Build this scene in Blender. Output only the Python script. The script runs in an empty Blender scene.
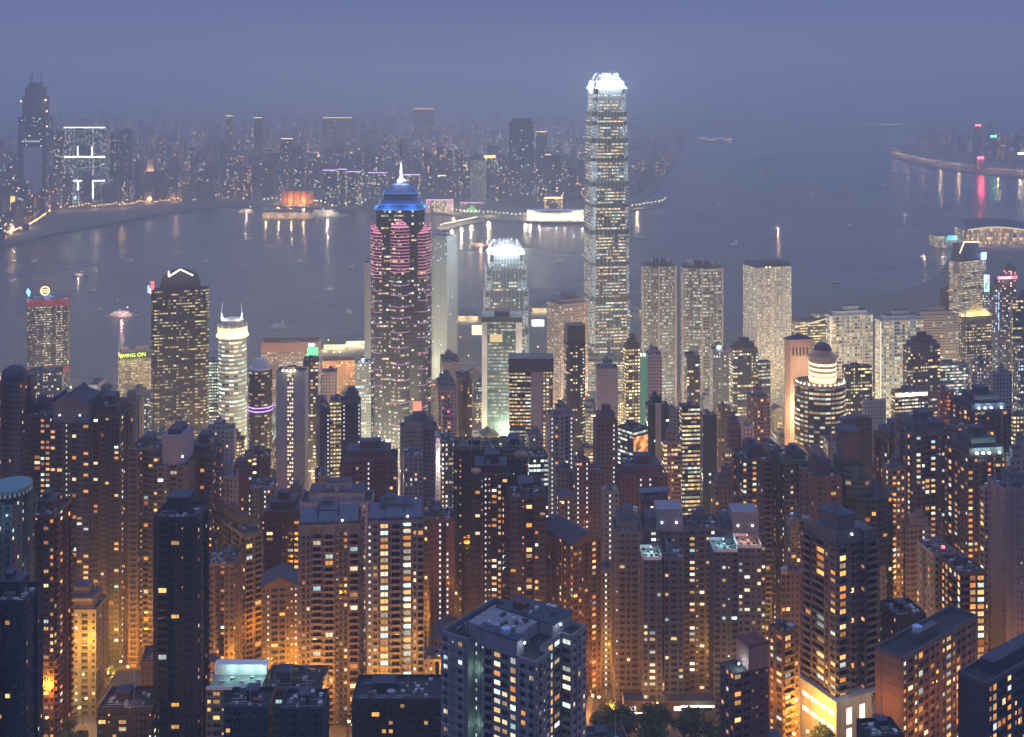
import bpy, math, random
from mathutils import Vector
# ------------------------------------------------------------------ camera, sky, light, exposure
SC = bpy.context.scene
COL = SC.collection
FPX, HZ, CH = 1190.0, 75.0, 400.0          # focal length in pixels, row of the horizon, camera height (m)
cam = bpy.data.cameras.new('camera')
camo = bpy.data.objects.new('camera', cam); COL.objects.link(camo); SC.camera = camo
camo.location = (0, 0, CH); camo.rotation_euler = (math.radians(90), 0, 0)
cam.sensor_width = 36; cam.lens = 36 * FPX / 1024; cam.shift_y = -(368.5 - HZ) / 1024
cam.clip_start = 1; cam.clip_end = 90000

world = bpy.data.worlds.new("World"); SC.world = world; world.use_nodes = True
wn = world.node_tree; bg = wn.nodes['Background']
sky = wn.nodes.new('ShaderNodeTexSky'); sky.sky_type = 'NISHITA'; sky.sun_disc = False
sky.sun_elevation = math.radians(-3.0); sky.sun_rotation = math.radians(160); sky.altitude = 400
sky.air_density = 1.4; sky.dust_density = 3; sky.ozone_density = 3
bg.inputs[1].default_value = 0.15
wn.links.new(sky.outputs[0], bg.inputs[0])
# the glow of the city under a dusk sky: brighter overhead than at the horizon
bg2 = wn.nodes.new('ShaderNodeBackground'); bg2.inputs[1].default_value = 1.0
tcw = wn.nodes.new('ShaderNodeTexCoord'); sep = wn.nodes.new('ShaderNodeSeparateXYZ')
rmp = wn.nodes.new('ShaderNodeValToRGB')
wn.links.new(tcw.outputs['Generated'], sep.inputs[0]); wn.links.new(sep.outputs['Z'], rmp.inputs[0])
e = rmp.color_ramp.elements
e[0].position = 0.0; e[0].color = (0.148, 0.167, 0.326, 1)
e[1].position = 0.9; e[1].color = (0.415, 0.525, 0.98, 1)
q = rmp.color_ramp.elements.new(0.075); q.color = (0.133, 0.176, 0.370, 1)
wn.links.new(rmp.outputs[0], bg2.inputs[0])
add = wn.nodes.new('ShaderNodeAddShader')
wn.links.new(bg.outputs[0], add.inputs[0]); wn.links.new(bg2.outputs[0], add.inputs[1])
wn.links.new(add.outputs[0], wn.nodes['World Output'].inputs[0])

sl = bpy.data.lights.new('afterglow', 'SUN'); sl.energy = 0.02; sl.angle = math.radians(30); sl.color = (1, .75, .6)
so = bpy.data.objects.new('afterglow', sl); COL.objects.link(so); so.rotation_euler = (math.radians(80), 0, math.radians(200))

vs = SC.view_settings; vs.view_transform = 'Standard'; vs.look = 'None'; vs.exposure = 0.0; vs.gamma = 1
cy = SC.cycles
cy.use_denoising = True; cy.max_bounces = 3; cy.diffuse_bounces = 1; cy.glossy_bounces = 2; cy.volume_bounces = 0
cy.transmission_bounces = 1; cy.sample_clamp_indirect = 1.5; cy.sample_clamp_direct = 0; cy.use_light_tree = True
cy.caustics_reflective = False; cy.caustics_refractive = False

R = random.Random(7)
def px_x(px, D): return (px - 512.0) / FPX * D
def py_z(py, D): return CH - (py - HZ) / FPX * D

# ------------------------------------------------------------------ materials
def new_mat(n):
    m = bpy.data.materials.new(n); m.use_nodes = True
    return m, m.node_tree, m.node_tree.nodes['Principled BSDF']
def math_n(t, op, a, b=None, c=None):
    n = t.nodes.new('ShaderNodeMath'); n.operation = op
    for i, v in enumerate((a, b, c)):
        if v is None: continue
        if isinstance(v, (int, float)): n.inputs[i].default_value = v
        else: t.links.new(v, n.inputs[i])
    return n.outputs[0]
MATS = {}
def paint(n, col, rough=.8, metal=0, var=.25, scale=.25):
    """plain surface with weathering: soft stains and vertical streaks"""
    key = ('p', n)
    if key in MATS: return MATS[key]
    m, t, b = new_mat(n); b.inputs['Roughness'].default_value = rough; b.inputs['Metallic'].default_value = metal
    tc = t.nodes.new('ShaderNodeTexCoord'); mp = t.nodes.new('ShaderNodeMapping'); mp.inputs['Scale'].default_value = (scale, scale, scale * .35)
    nz = t.nodes.new('ShaderNodeTexNoise'); nz.inputs['Scale'].default_value = 1; nz.inputs['Detail'].default_value = 5; nz.inputs['Roughness'].default_value = .7
    t.links.new(tc.outputs['Object'], mp.inputs[0]); t.links.new(mp.outputs[0], nz.inputs['Vector'])
    mp2 = t.nodes.new('ShaderNodeMapping'); mp2.inputs['Scale'].default_value = (1.3, 1.3, .05); t.links.new(tc.outputs['Object'], mp2.inputs[0])
    nz2 = t.nodes.new('ShaderNodeTexNoise'); nz2.inputs['Scale'].default_value = 1; nz2.inputs['Detail'].default_value = 3; t.links.new(mp2.outputs[0], nz2.inputs['Vector'])
    f = math_n(t, 'MULTIPLY', math_n(t, 'MULTIPLY_ADD', nz.outputs['Fac'], var * 2, 1 - var), math_n(t, 'MULTIPLY_ADD', nz2.outputs['Fac'], var * 2.4, 1 - var * 1.2))
    mx = t.nodes.new('ShaderNodeVectorMath'); mx.operation = 'SCALE'; mx.inputs[0].default_value = col
    t.links.new(f, mx.inputs['Scale']); t.links.new(mx.outputs[0], b.inputs['Base Color'])
    MATS[key] = m; return m
def emit(n, col, s, sample=False):
    key = ('e', n)
    if key in MATS: return MATS[key]
    m, t, b = new_mat(n); b.inputs['Base Color'].default_value = (.1, .1, .1, 1)
    b.inputs['Emission Color'].default_value = (*col, 1); b.inputs['Emission Strength'].default_value = s
    m.cycles.emission_sampling = 'AUTO' if sample else 'NONE'
    MATS[key] = m; return m

def ramp(t, fac, stops):
    r = t.nodes.new('ShaderNodeValToRGB'); t.links.new(fac, r.inputs[0]); r.color_ramp.interpolation = 'CONSTANT'
    el = r.color_ramp.elements
    while len(el) > 1: el.remove(el[-1])
    el[0].position = 0; el[0].color = (*stops[0][1], 1)
    for p, c in stops[1:]:
        x = el.new(p); x.color = (*c, 1)
    return r.outputs[0]
WARM = [(0, (1, .30, .05)), (.25, (1, .44, .10)), (.5, (1, .56, .18)), (.74, (1, .72, .36)), (.9, (.80, .95, .85))]
MIXD = [(0, (1, .55, .18)), (.25, (1, .75, .38)), (.5, (1, .88, .62)), (.75, (.88, 1, .88)), (.9, (.6, .95, 1))]
COOL = [(0, (1, .82, .5)), (.22, (1, .93, .72)), (.5, (.85, 1, .86)), (.8, (.7, .95, .95)), (.94, (.55, .85, 1))]
YELO = [(0, (1, .62, .2)), (.3, (1, .78, .38)), (.7, (1, .88, .52))]
TONES = {'warm': WARM, 'mix': MIXD, 'cool': COOL, 'yel': YELO}

def group_facade(tone):
    """windows of a distant facade: UV counts bays and storeys; every cell draws its own lamp, blind and tint"""
    g = bpy.data.node_groups.new('facade_' + tone, 'ShaderNodeTree')
    I = g.interface
    def soc(n, ty, d, io='INPUT'):
        s = I.new_socket(n, in_out=io, socket_type=ty)
        if d is not None: s.default_value = d
    soc('Wall', 'NodeSocketColor', (.3, .3, .3, 1)); soc('Glass', 'NodeSocketColor', (.02, .03, .04, 1))
    for n, d in (('Lit', .2), ('WW', .6), ('WH', .55), ('Corr', .2), ('Gain', 1.0), ('Band', 0.0)): soc(n, 'NodeSocketFloat', d)
    soc('BSDF', 'NodeSocketShader', None, 'OUTPUT')
    gi = g.nodes.new('NodeGroupInput'); go = g.nodes.new('NodeGroupOutput')
    uv = g.nodes.new('ShaderNodeUVMap'); sp = g.nodes.new('ShaderNodeSeparateXYZ'); g.links.new(uv.outputs[0], sp.inputs[0])
    u, v = sp.outputs[0], sp.outputs[1]
    oi = g.nodes.new('ShaderNodeObjectInfo'); seed = math_n(g, 'MULTIPLY', oi.outputs['Random'], 917.0)
    fu, fv = math_n(g, 'FRACT', u), math_n(g, 'FRACT', v)
    cu, cv = math_n(g, 'FLOOR', u), math_n(g, 'FLOOR', v)
    au = math_n(g, 'ABSOLUTE', math_n(g, 'SUBTRACT', fu, .5)); av = math_n(g, 'ABSOLUTE', math_n(g, 'SUBTRACT', fv, .5))
    def wn1(x, y):
        c = g.nodes.new('ShaderNodeCombineXYZ'); g.links.new(x, c.inputs[0]); g.links.new(y, c.inputs[1])
        w = g.nodes.new('ShaderNodeTexWhiteNoise'); w.noise_dimensions = '2D'; g.links.new(c.outputs[0], w.inputs['Vector']); return w.outputs['Value']
    colw = wn1(cu, seed)
    mu = math_n(g, 'LESS_THAN', au, math_n(g, 'MULTIPLY', gi.outputs['WW'], math_n(g, 'MULTIPLY_ADD', colw, .42, .30)))
    mv = math_n(g, 'LESS_THAN', av, math_n(g, 'MULTIPLY', gi.outputs['WH'], .5))
    mask = math_n(g, 'MULTIPLY', mu, mv)
    def wnoise(x, y, z):
        c = g.nodes.new('ShaderNodeCombineXYZ')
        for i, s in enumerate((x, y, z)): g.links.new(s, c.inputs[i])
        w = g.nodes.new('ShaderNodeTexWhiteNoise'); w.noise_dimensions = '3D'; g.links.new(c.outputs[0], w.inputs['Vector'])
        s2 = g.nodes.new('ShaderNodeSeparateColor'); g.links.new(w.outputs['Color'], s2.inputs[0])
        return w.outputs['Value'], s2.outputs
    r1, c1 = wnoise(cu, cv, seed)
    r2, c2 = wnoise(math_n(g, 'FLOOR', math_n(g, 'DIVIDE', u, 6.0)), cv, seed)
    inv = math_n(g, 'SUBTRACT', 1.0, gi.outputs['Corr'])
    val = math_n(g, 'ADD', math_n(g, 'MULTIPLY', r1, inv), math_n(g, 'MULTIPLY', r2, gi.outputs['Corr']))
    cb = math_n(g, 'MULTIPLY_ADD', math_n(g, 'POWER', math_n(g, 'FRACT', math_n(g, 'MULTIPLY', colw, 7.31)), 2.0), 1.5, .5)
    cb = math_n(g, 'ADD', math_n(g, 'MULTIPLY', cb, inv), gi.outputs['Corr'])
    lit = math_n(g, 'LESS_THAN', val, math_n(g, 'MULTIPLY', gi.outputs['Lit'], cb))
    tone_f = math_n(g, 'ADD', math_n(g, 'MULTIPLY', c1[1], inv), math_n(g, 'MULTIPLY', c2[1], gi.outputs['Corr']))
    colr = ramp(g, tone_f, TONES[tone])
    # blinds and ceiling lights inside the pane: brighter towards the ceiling in some rooms
    bl = math_n(g, 'MULTIPLY_ADD', math_n(g, 'POWER', c1[2], 1.6), .9, .2)
    half = math_n(g, 'GREATER_THAN', fv, math_n(g, 'MULTIPLY_ADD', c2[0], .5, .1))
    bl = math_n(g, 'MULTIPLY', bl, math_n(g, 'MULTIPLY_ADD', half, .45, .55))
    es = math_n(g, 'MULTIPLY', math_n(g, 'MULTIPLY', mask, lit), math_n(g, 'MULTIPLY', bl, gi.outputs['Gain']))
    # weathering of the wall
    tc = g.nodes.new('ShaderNodeTexCoord'); mp = g.nodes.new('ShaderNodeMapping'); mp.inputs['Scale'].default_value = (.12, .12, .03)
    g.links.new(tc.outputs['Object'], mp.inputs[0])
    nz = g.nodes.new('ShaderNodeTexNoise'); nz.inputs['Scale'].default_value = 1; nz.inputs['Detail'].default_value = 6; nz.inputs['Roughness'].default_value = .75
    g.links.new(mp.outputs[0], nz.inputs['Vector'])
    band = math_n(g, 'MULTIPLY', math_n(g, 'GREATER_THAN', av, .42), gi.outputs['Band'])
    k = math_n(g, 'SUBTRACT', math_n(g, 'MULTIPLY_ADD', nz.outputs['Fac'], .7, .65), band)
    k = math_n(g, 'MULTIPLY', k, math_n(g, 'MULTIPLY_ADD', c2[2], .12, .94))
    vm = g.nodes.new('ShaderNodeVectorMath'); vm.operation = 'SCALE'
    g.links.new(gi.outputs['Wall'], vm.inputs[0]); g.links.new(k, vm.inputs['Scale'])
    mx = g.nodes.new('ShaderNodeMix'); mx.data_type = 'RGBA'
    g.links.new(mask, mx.inputs[0]); g.links.new(vm.outputs[0], mx.inputs[6]); g.links.new(gi.outputs['Glass'], mx.inputs[7])
    b = g.nodes.new('ShaderNodeBsdfPrincipled')
    g.links.new(mx.outputs[2], b.inputs['Base Color'])
    g.links.new(math_n(g, 'MULTIPLY_ADD', mask, -.6, .82), b.inputs['Roughness'])
    g.links.new(colr, b.inputs['Emission Color']); g.links.new(es, b.inputs['Emission Strength'])
    g.links.new(b.outputs[0], go.inputs['BSDF'])
    return g
GROUPS = {}
def facade_mat(n, wall, glass=(.02, .028, .04), lit=.2, ww=.6, wh=.5, corr=.2, gain=1.0, band=0.0, tone='warm'):
    key = ('f', n, wall, glass, lit, ww, wh, corr, gain, band, tone)
    if key in MATS: return MATS[key]
    if tone not in GROUPS: GROUPS[tone] = group_facade(tone)
    m = bpy.data.materials.new(n); m.use_nodes = True; t = m.node_tree
    t.nodes.remove(t.nodes['Principled BSDF'])
    g = t.nodes.new('ShaderNodeGroup'); g.node_tree = GROUPS[tone]
    g.inputs['Wall'].default_value = (*wall, 1); g.inputs['Glass'].default_value = (*glass, 1)
    for a, b in (('Lit', lit), ('WW', ww), ('WH', wh), ('Corr', corr), ('Gain', gain), ('Band', band)): g.inputs[a].default_value = b
    t.links.new(g.outputs[0], t.nodes['Material Output'].inputs['Surface'])
    m.cycles.emission_sampling = 'NONE'
    MATS[key] = m; return m
def pane_mat(n, tone, gain):
    """a lit room behind one window; each window object draws its own colour, brightness and curtain"""
    key = ('l', n)
    if key in MATS: return MATS[key]
    m, t, b = new_mat(n); b.inputs['Base Color'].default_value = (.05, .05, .05, 1); b.inputs['Roughness'].default_value = .25
    oi = t.nodes.new('ShaderNodeObjectInfo')
    t.links.new(ramp(t, oi.outputs['Random'], TONES[tone]), b.inputs['Emission Color'])
    tc = t.nodes.new('ShaderNodeTexCoord'); nz = t.nodes.new('ShaderNodeTexNoise'); nz.noise_dimensions = '4D'
    nz.inputs['Scale'].default_value = 1.1; nz.inputs['Detail'].default_value = 2
    t.links.new(tc.outputs['Object'], nz.inputs['Vector']); t.links.new(math_n(t, 'MULTIPLY', oi.outputs['Random'], 733.0), nz.inputs['W'])
    r = math_n(t, 'FRACT', math_n(t, 'MULTIPLY', oi.outputs['Random'], 37.0))
    s = math_n(t, 'MULTIPLY', math_n(t, 'MULTIPLY_ADD', math_n(t, 'POWER', r, 1.8), 1.5, .3), gain)
    s = math_n(t, 'MULTIPLY', s, math_n(t, 'MULTIPLY_ADD', nz.outputs['Fac'], 1.6, .2))
    t.links.new(s, b.inputs['Emission Strength']); m.cycles.emission_sampling = 'NONE'
    MATS[key] = m; return m

M_ROOF = paint('roof_felt', (.03, .031, .038), .9, 0, .5)
M_ROOFB = paint('roof_membrane', (.05, .058, .085), .85, 0, .45)
M_PLANT = paint('plant_room_render', (.10, .098, .115), .85)
M_DARK = paint('dark_metal', (.05, .05, .06), .5)
M_STEEL = paint('painted_steel', (.45, .46, .48), .45)
M_TANK = paint('water_tank_steel', (.35, .37, .4), .35, .6)
M_UNIT = paint('cooling_unit_casing', (.11,.11,.115), .8)
M_GLASS = paint('dark_window_glass', (.02, .025, .035), .12, 0, .1)
M_FRAME = paint('window_frame', (.22, .22, .23), .5)
M_WHITE = paint('white_paint', (.75, .75, .76), .6)
M_LAMPW = emit('lamp_white', (.85, .95, 1), 9)
M_LAMPO = emit('lamp_sodium', (1, .52, .16), 14)
M_LAMPY = emit('lamp_yellow', (1, .8, .45), 12)

# ------------------------------------------------------------------ mesh builder
class MB:
    def __init__(s): s.v = []; s.f = []; s.m = []; s.uv = []; s.mats = []
    def mi(s, m):
        if m not in s.mats: s.mats.append(m)
        return s.mats.index(m)
    def face(s, pts, m, uv=None):
        i = len(s.v); s.v.extend(pts); s.f.append(tuple(range(i, i + len(pts)))); s.m.append(s.mi(m)); s.uv.append(uv)
    def box(s, x0, x1, y0, y1, z0, z1, m, bottom=True):
        i = len(s.v)
        s.v.extend(((x0,y0,z0),(x1,y0,z0),(x1,y1,z0),(x0,y1,z0),(x0,y0,z1),(x1,y0,z1),(x1,y1,z1),(x0,y1,z1)))
        fs = [(i,i+1,i+5,i+4),(i+1,i+2,i+6,i+5),(i+2,i+3,i+7,i+6),(i+3,i,i+4,i+7),(i+4,i+5,i+6,i+7)]
        if bottom: fs.append((i+3,i+2,i+1,i))
        k = s.mi(m)
        for f in fs: s.f.append(f); s.m.append(k); s.uv.append(None)
    def obox(s, o, ux, uy, w, d, h, m):
        """box from corner o along 2-D directions ux, uy"""
        x, y, z = o
        P = [(x + ux[0]*a + uy[0]*b, y + ux[1]*a + uy[1]*b) for a, b in ((0,0),(w,0),(w,d),(0,d))]
        s.prism(P, z, z + h, m, m)
    def prism(s, P, z0, z1, m, top, bay=0, fh=3.0, uoff=0, z_origin=None):
        n = len(P); zo = z0 if z_origin is None else z_origin
        for k in range(n):
            a, b = P[k], P[(k + 1) % n]
            L = math.hypot(b[0]-a[0], b[1]-a[1])
            uv = None
            if bay:
                nb = max(1, round(L / bay)) if L > bay * .6 else 0
                u0 = uoff + 40 * k
                if nb: uv = ((u0, (z0-zo)/fh), (u0+nb, (z0-zo)/fh), (u0+nb, (z1-zo)/fh), (u0, (z1-zo)/fh))
                else: uv = ((u0,0),(u0,0),(u0,0),(u0,0))
            s.face([(a[0],a[1],z0),(b[0],b[1],z0),(b[0],b[1],z1),(a[0],a[1],z1)], m[k % len(m)] if isinstance(m, (list, tuple)) else m, uv)
        if top: s.face([(p[0], p[1], z1) for p in P], top)
    def cyl(s, x, y, z0, z1, r, m, n=12, r2=None, top=True):
        r2 = r if r2 is None else r2
        A = [(x + r*math.cos(2*math.pi*k/n), y + r*math.sin(2*math.pi*k/n)) for k in range(n)]
        B = [(x + r2*math.cos(2*math.pi*k/n), y + r2*math.sin(2*math.pi*k/n)) for k in range(n)]
        for k in range(n):
            j = (k+1) % n
            s.face([(*A[k],z0),(*A[j],z0),(*B[j],z1),(*B[k],z1)], m)
        if top: s.face([(*p, z1) for p in B], m)
    def bar(s, a, b, r, m, n=5):
        a, b = Vector(a), Vector(b); d = (b-a).normalized(); q = d.orthogonal().normalized(); w = d.cross(q)
        A = [a + (q*math.cos(6.2832*k/n) + w*math.sin(6.2832*k/n))*r for k in range(n)]
        B = [p + (b-a) for p in A]
        for k in range(n):
            j = (k+1) % n; s.face([tuple(A[k]), tuple(A[j]), tuple(B[j]), tuple(B[k])], m)
    def dome(s, x, y, z, r, h, m, n=16, rings=6):
        pr = None
        for i in range(rings + 1):
            a = math.pi/2*i/rings; rr = r*math.cos(a); zz = z + h*math.sin(a)
            c = [(x + rr*math.cos(2*math.pi*k/n), y + rr*math.sin(2*math.pi*k/n), zz) for k in range(n)]
            if pr:
                for k in range(n): s.face([pr[k], pr[(k+1)%n], c[(k+1)%n], c[k]], m)
            pr = c
    def build(s, name, parent=None, loc=None, rz=0, smooth=False):
        me = bpy.data.meshes.new(name); me.from_pydata(s.v, [], s.f)
        for m in s.mats: me.materials.append(m)
        me.polygons.foreach_set('material_index', s.m)
        if any(u is not None for u in s.uv):
            L = me.uv_layers.new(name='UVMap'); buf = []
            for f, u in zip(s.f, s.uv):
                if u is None: buf.extend((0.0, 0.0) * len(f))
                else:
                    for p in u: buf.extend(p)
            L.data.foreach_set('uv', buf)
        if smooth: me.polygons.foreach_set('use_smooth', [True]*len(s.f))
        me.update()
        o = bpy.data.objects.new(name, me); COL.objects.link(o)
        if parent: o.parent = parent
        if loc: o.location = loc
        o.rotation_euler.z = rz
        return o
def tag(o, label=None, cat=None, group=None, kind=None):
    if label: o['label'] = label
    if cat: o['category'] = cat
    if group: o['group'] = group
    if kind: o['kind'] = kind
    return o
def empty(name, loc, rz=0):
    o = bpy.data.objects.new(name, None); COL.objects.link(o); o.location = loc; o.rotation_euler.z = rz
    o.empty_display_size = .1; return o
def copy_tree(o, parent=None):
    c = o.copy(); COL.objects.link(c)
    if parent: c.parent = parent
    for ch in list(o.children): copy_tree(ch, c)
    return c
def point(parent, loc, energy, col, size=.5):
    l = bpy.data.lights.new('bulb', 'POINT'); l.energy = energy; l.color = col; l.shadow_soft_size = size
    o = bpy.data.objects.new('bulb', l); COL.objects.link(o); o.parent = parent; o.location = loc; return o
def text_mesh(name, s, size, m, parent, loc, rot, depth=.15):
    c = bpy.data.curves.new(name, 'FONT'); c.body = s; c.size = size; c.extrude = depth; c.align_x = 'CENTER'; c.align_y = 'CENTER'
    t = bpy.data.objects.new(name, c); COL.objects.link(t); dg = bpy.context.evaluated_depsgraph_get()
    me = bpy.data.meshes.new_from_object(t.evaluated_get(dg)); bpy.data.objects.remove(t); me.materials.clear(); me.materials.append(m)
    o = bpy.data.objects.new(name, me); COL.objects.link(o); o.parent = parent; o.location = loc; o.rotation_euler = rot
    return o

# ------------------------------------------------------------------ ground, water, far shore, haze
GP = [(0, 330), (150, 262), (250, 215), (320, 186), (400, 158), (480, 128), (560, 98), (650, 72), (760, 50), (900, 30), (1050, 14), (1200, 6), (1400, 4), (9000, 4)]
def gz(D):
    for (a, za), (b, zb) in zip(GP, GP[1:]):
        if D <= b: return za + (zb-za)*(max(D, a)-a)/(b-a)
    return 4
M_WATER, wt, wb = new_mat('harbour_water')
wb.inputs['Base Color'].default_value = (.012, .02, .035, 1); wb.inputs['Roughness'].default_value = .2; wb.inputs['IOR'].default_value = 1.33
tc = wt.nodes.new('ShaderNodeTexCoord')
mp = wt.nodes.new('ShaderNodeMapping'); mp.inputs['Scale'].default_value = (.03, .05, .05); wt.links.new(tc.outputs['Object'], mp.inputs[0])
n1 = wt.nodes.new('ShaderNodeTexNoise'); n1.inputs['Scale'].default_value = 1; n1.inputs['Detail'].default_value = 8; n1.inputs['Roughness'].default_value = .62
wt.links.new(mp.outputs[0], n1.inputs['Vector'])
bp = wt.nodes.new('ShaderNodeBump'); bp.inputs['Strength'].default_value = .8; bp.inputs['Distance'].default_value = 1.5
n2 = wt.nodes.new('ShaderNodeTexNoise'); n2.inputs['Scale'].default_value = .07; n2.inputs['Detail'].default_value = 4; wt.links.new(mp.outputs[0], n2.inputs['Vector'])
wt.links.new(math_n(wt, 'MULTIPLY_ADD', n2.outputs['Fac'], .35, .06), wb.inputs['Roughness'])
wt.links.new(n1.outputs['Fac'], bp.inputs['Height']); wt.links.new(bp.outputs[0], wb.inputs['Normal'])
b = MB(); b.face([(-44900, -500, 0), (44900, -500, 0), (44900, 59900, 0), (-44900, 59900, 0)], M_WATER); tag(b.build('water'), kind='structure')

M_GROUND = paint('city_ground', (.075, .075, .08), .9, 0, .45, .05)
M_LAND = paint('reclaimed_land', (.11, .10, .085), .95, 0, .5, .02)
def shoreD(y): return CH * FPX / (y - HZ)
SHORE = [(-260, 420), (-60, 396), (25, 391), (105, 389), (150, 382), (200, 366), (262, 353), (318, 350), (372, 345), (430, 334), (452, 322), (470, 314), (500, 312),
         (545, 311), (600, 309), (640, 314), (690, 318), (722, 334), (760, 332), (798, 318), (806, 308), (850, 300), (905, 292), (938, 279), (948, 262), (958, 250), (990, 243), (1060, 240), (1300, 225)]
b = MB(); rows = 46; cols = []
for i in range(len(SHORE) - 1):
    (xa, ya), (xb, yb) = SHORE[i], SHORE[i+1]
    for k in range(4): cols.append((xa + (xb-xa)*k/4, ya + (yb-ya)*k/4))
cols.append(SHORE[-1])
gv = []
for (px, y) in cols:
    Ds = shoreD(y); c = []
    for r in range(rows):
        t = r/(rows-1); D = 60 + (Ds-60)*t**1.25
        c.append((px_x(px, max(D, 900)) if D > 200 else px_x(px, 900), D, gz(D) + (0 if D > 1200 else 1.2*math.sin(px*.03 + D*.02))))
    c.append((c[-1][0], Ds + .4, -2.5)); gv.append(c)
for i in range(len(gv)-1):
    for r in range(rows): b.face([gv[i][r], gv[i+1][r], gv[i+1][r+1], gv[i][r+1]], M_GROUND if r < rows*.8 else M_LAND)
tag(b.build('ground', smooth=False), kind='structure')

def slab(name, pix, z, m):
    """land drawn by its shoreline (pixel column, row of the water edge); closed polygon with a sea wall"""
    P = [(px_x(x, shoreD(y)), shoreD(y)) for x, y in pix]
    if sum(P[k][0]*P[(k+1)%len(P)][1] - P[(k+1)%len(P)][0]*P[k][1] for k in range(len(P))) < 0: P.reverse()
    b = MB(); b.prism(P, -2, z, M_PLANT, m); return tag(b.build(name), kind='structure')
slab('far_shore', [(-400, 262), (-120, 255), (-20, 253), (0, 249), (54, 235), (119, 223), (160, 215), (204, 209), (262, 206), (300, 208),
                      (345, 211), (400, 208), (440, 214), (470, 219), (505, 222), (560, 224), (600, 223), (628, 212), (645, 199), (662, 186), (650, 176),
                      (668, 168), (664, 158), (684, 150), (672, 140), (700, 128), (760, 121), (760, 95), (-900, 95), (-900, 240)], 4, M_LAND)
slab('harbour_headland', [(888, 152), (893, 158), (915, 164), (950, 171), (1000, 177), (1060, 182), (1400, 190), (1500, 120), (1100, 118), (960, 128), (905, 145)], 4, M_LAND)
slab('airport_runway', [(846, 129), (914, 130), (922, 127), (1000, 124), (1000, 120), (846, 125)], 4, M_LAND)
slab('container_island', [(702, 142), (722, 143.5), (733, 141), (728, 138), (706, 138)], 4, M_LAND)

hb = MB(); hb.box(-45000, 45000, -600, 60000, -3.5, 462, M_WHITE)
haze = hb.build('haze'); tag(haze, kind='stuff')
hm = bpy.data.materials.new('haze_air'); hm.use_nodes = True; ht = hm.node_tree; ht.nodes.remove(ht.nodes['Principled BSDF'])
hv = ht.nodes.new('ShaderNodeVolumePrincipled'); hv.inputs['Density'].default_value = 2.0e-4; hv.inputs['Color'].default_value = (.86, .93, 1.0, 1)
hv.inputs['Anisotropy'].default_value = 0.0
ht.links.new(hv.outputs[0], ht.nodes['Material Output'].inputs['Volume']); haze.data.materials.clear(); haze.data.materials.append(hm)
# ------------------------------------------------------------------ towers
DK, DM = .47, .5
def corner(xl, xc, xr, D, th, d=None):
    """plan of a block: near corner at column xc and distance D, right face turned by th degrees; sides end at columns xr and xl"""
    c, s = math.cos(math.radians(th)), math.sin(math.radians(th))
    if xl < xc and s + (xc-512)/FPX*c < .06: xc = xl; d = d or 16      # that side faces away from here
    X = px_x(xc, D); u = (xr-512)/FPX; w = (u*D - X)/(c - u*s)
    if d is None:
        u = (xl-512)/FPX; d = (X - u*D)/(s + u*c)
        if not 3 < d < 90: d = 15
    return X, w, d, c, s
PRE = dict(
 beige=dict(wall=(.30,.25,.19), lit=.17, ww=.55, wh=.5, bay=2.6, tone='warm', gain=1.5),
 cream=dict(wall=(.40,.35,.26), lit=.16, ww=.4, wh=.48, bay=2.6, tone='warm', gain=1.5),
 brown=dict(wall=(.16,.105,.08), lit=.15, ww=.55, wh=.5, bay=2.7, tone='warm', gain=1.5),
 red=dict(wall=(.20,.06,.05), lit=.12, ww=.4, wh=.5, bay=2.7, tone='warm', gain=1.4),
 pink=dict(wall=(.34,.22,.20), lit=.16, ww=.55, wh=.48, bay=2.6, tone='warm', gain=1.5),
 grey=dict(wall=(.24,.24,.26), lit=.16, ww=.55, wh=.48, bay=2.6, tone='mix', gain=1.4),
 pale=dict(wall=(.45,.44,.45), lit=.15, ww=.35, wh=.45, bay=2.8, tone='mix', gain=1.4),
 dark=dict(wall=(.09,.085,.10), lit=.13, ww=.56, wh=.55, bay=2.6, tone='warm', gain=1.5),
 violet=dict(wall=(.14,.12,.16), lit=.14, ww=.55, wh=.5, bay=2.6, tone='warm', gain=1.5),
 curtain=dict(wall=(.045,.055,.07), lit=.40, ww=.84, wh=.5, bay=2.2, tone='mix', gain=1.25, corr=.6),
 teal=dict(wall=(.03,.075,.085), glass=(.02,.06,.07), lit=.42, ww=.86, wh=.5, bay=2.3, tone='cool', gain=1.2, corr=.65),
 band=dict(wall=(.30,.29,.27), lit=.62, ww=.97, wh=.42, bay=3, tone='mix', gain=1.15, corr=.7),
 grid=dict(wall=(.46,.44,.40), lit=.72, ww=.62, wh=.56, bay=3.4, fh=3.8, tone='yel', gain=1.2, corr=.2),
 office=dict(wall=(.22,.21,.20), lit=.5, ww=.72, wh=.5, bay=2.6, tone='yel', gain=1.15, corr=.5),
 yellow=dict(wall=(.30,.28,.16), lit=.72, ww=.8, wh=.5, bay=2.6, tone='yel', gain=1.5, corr=.5),
)
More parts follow.
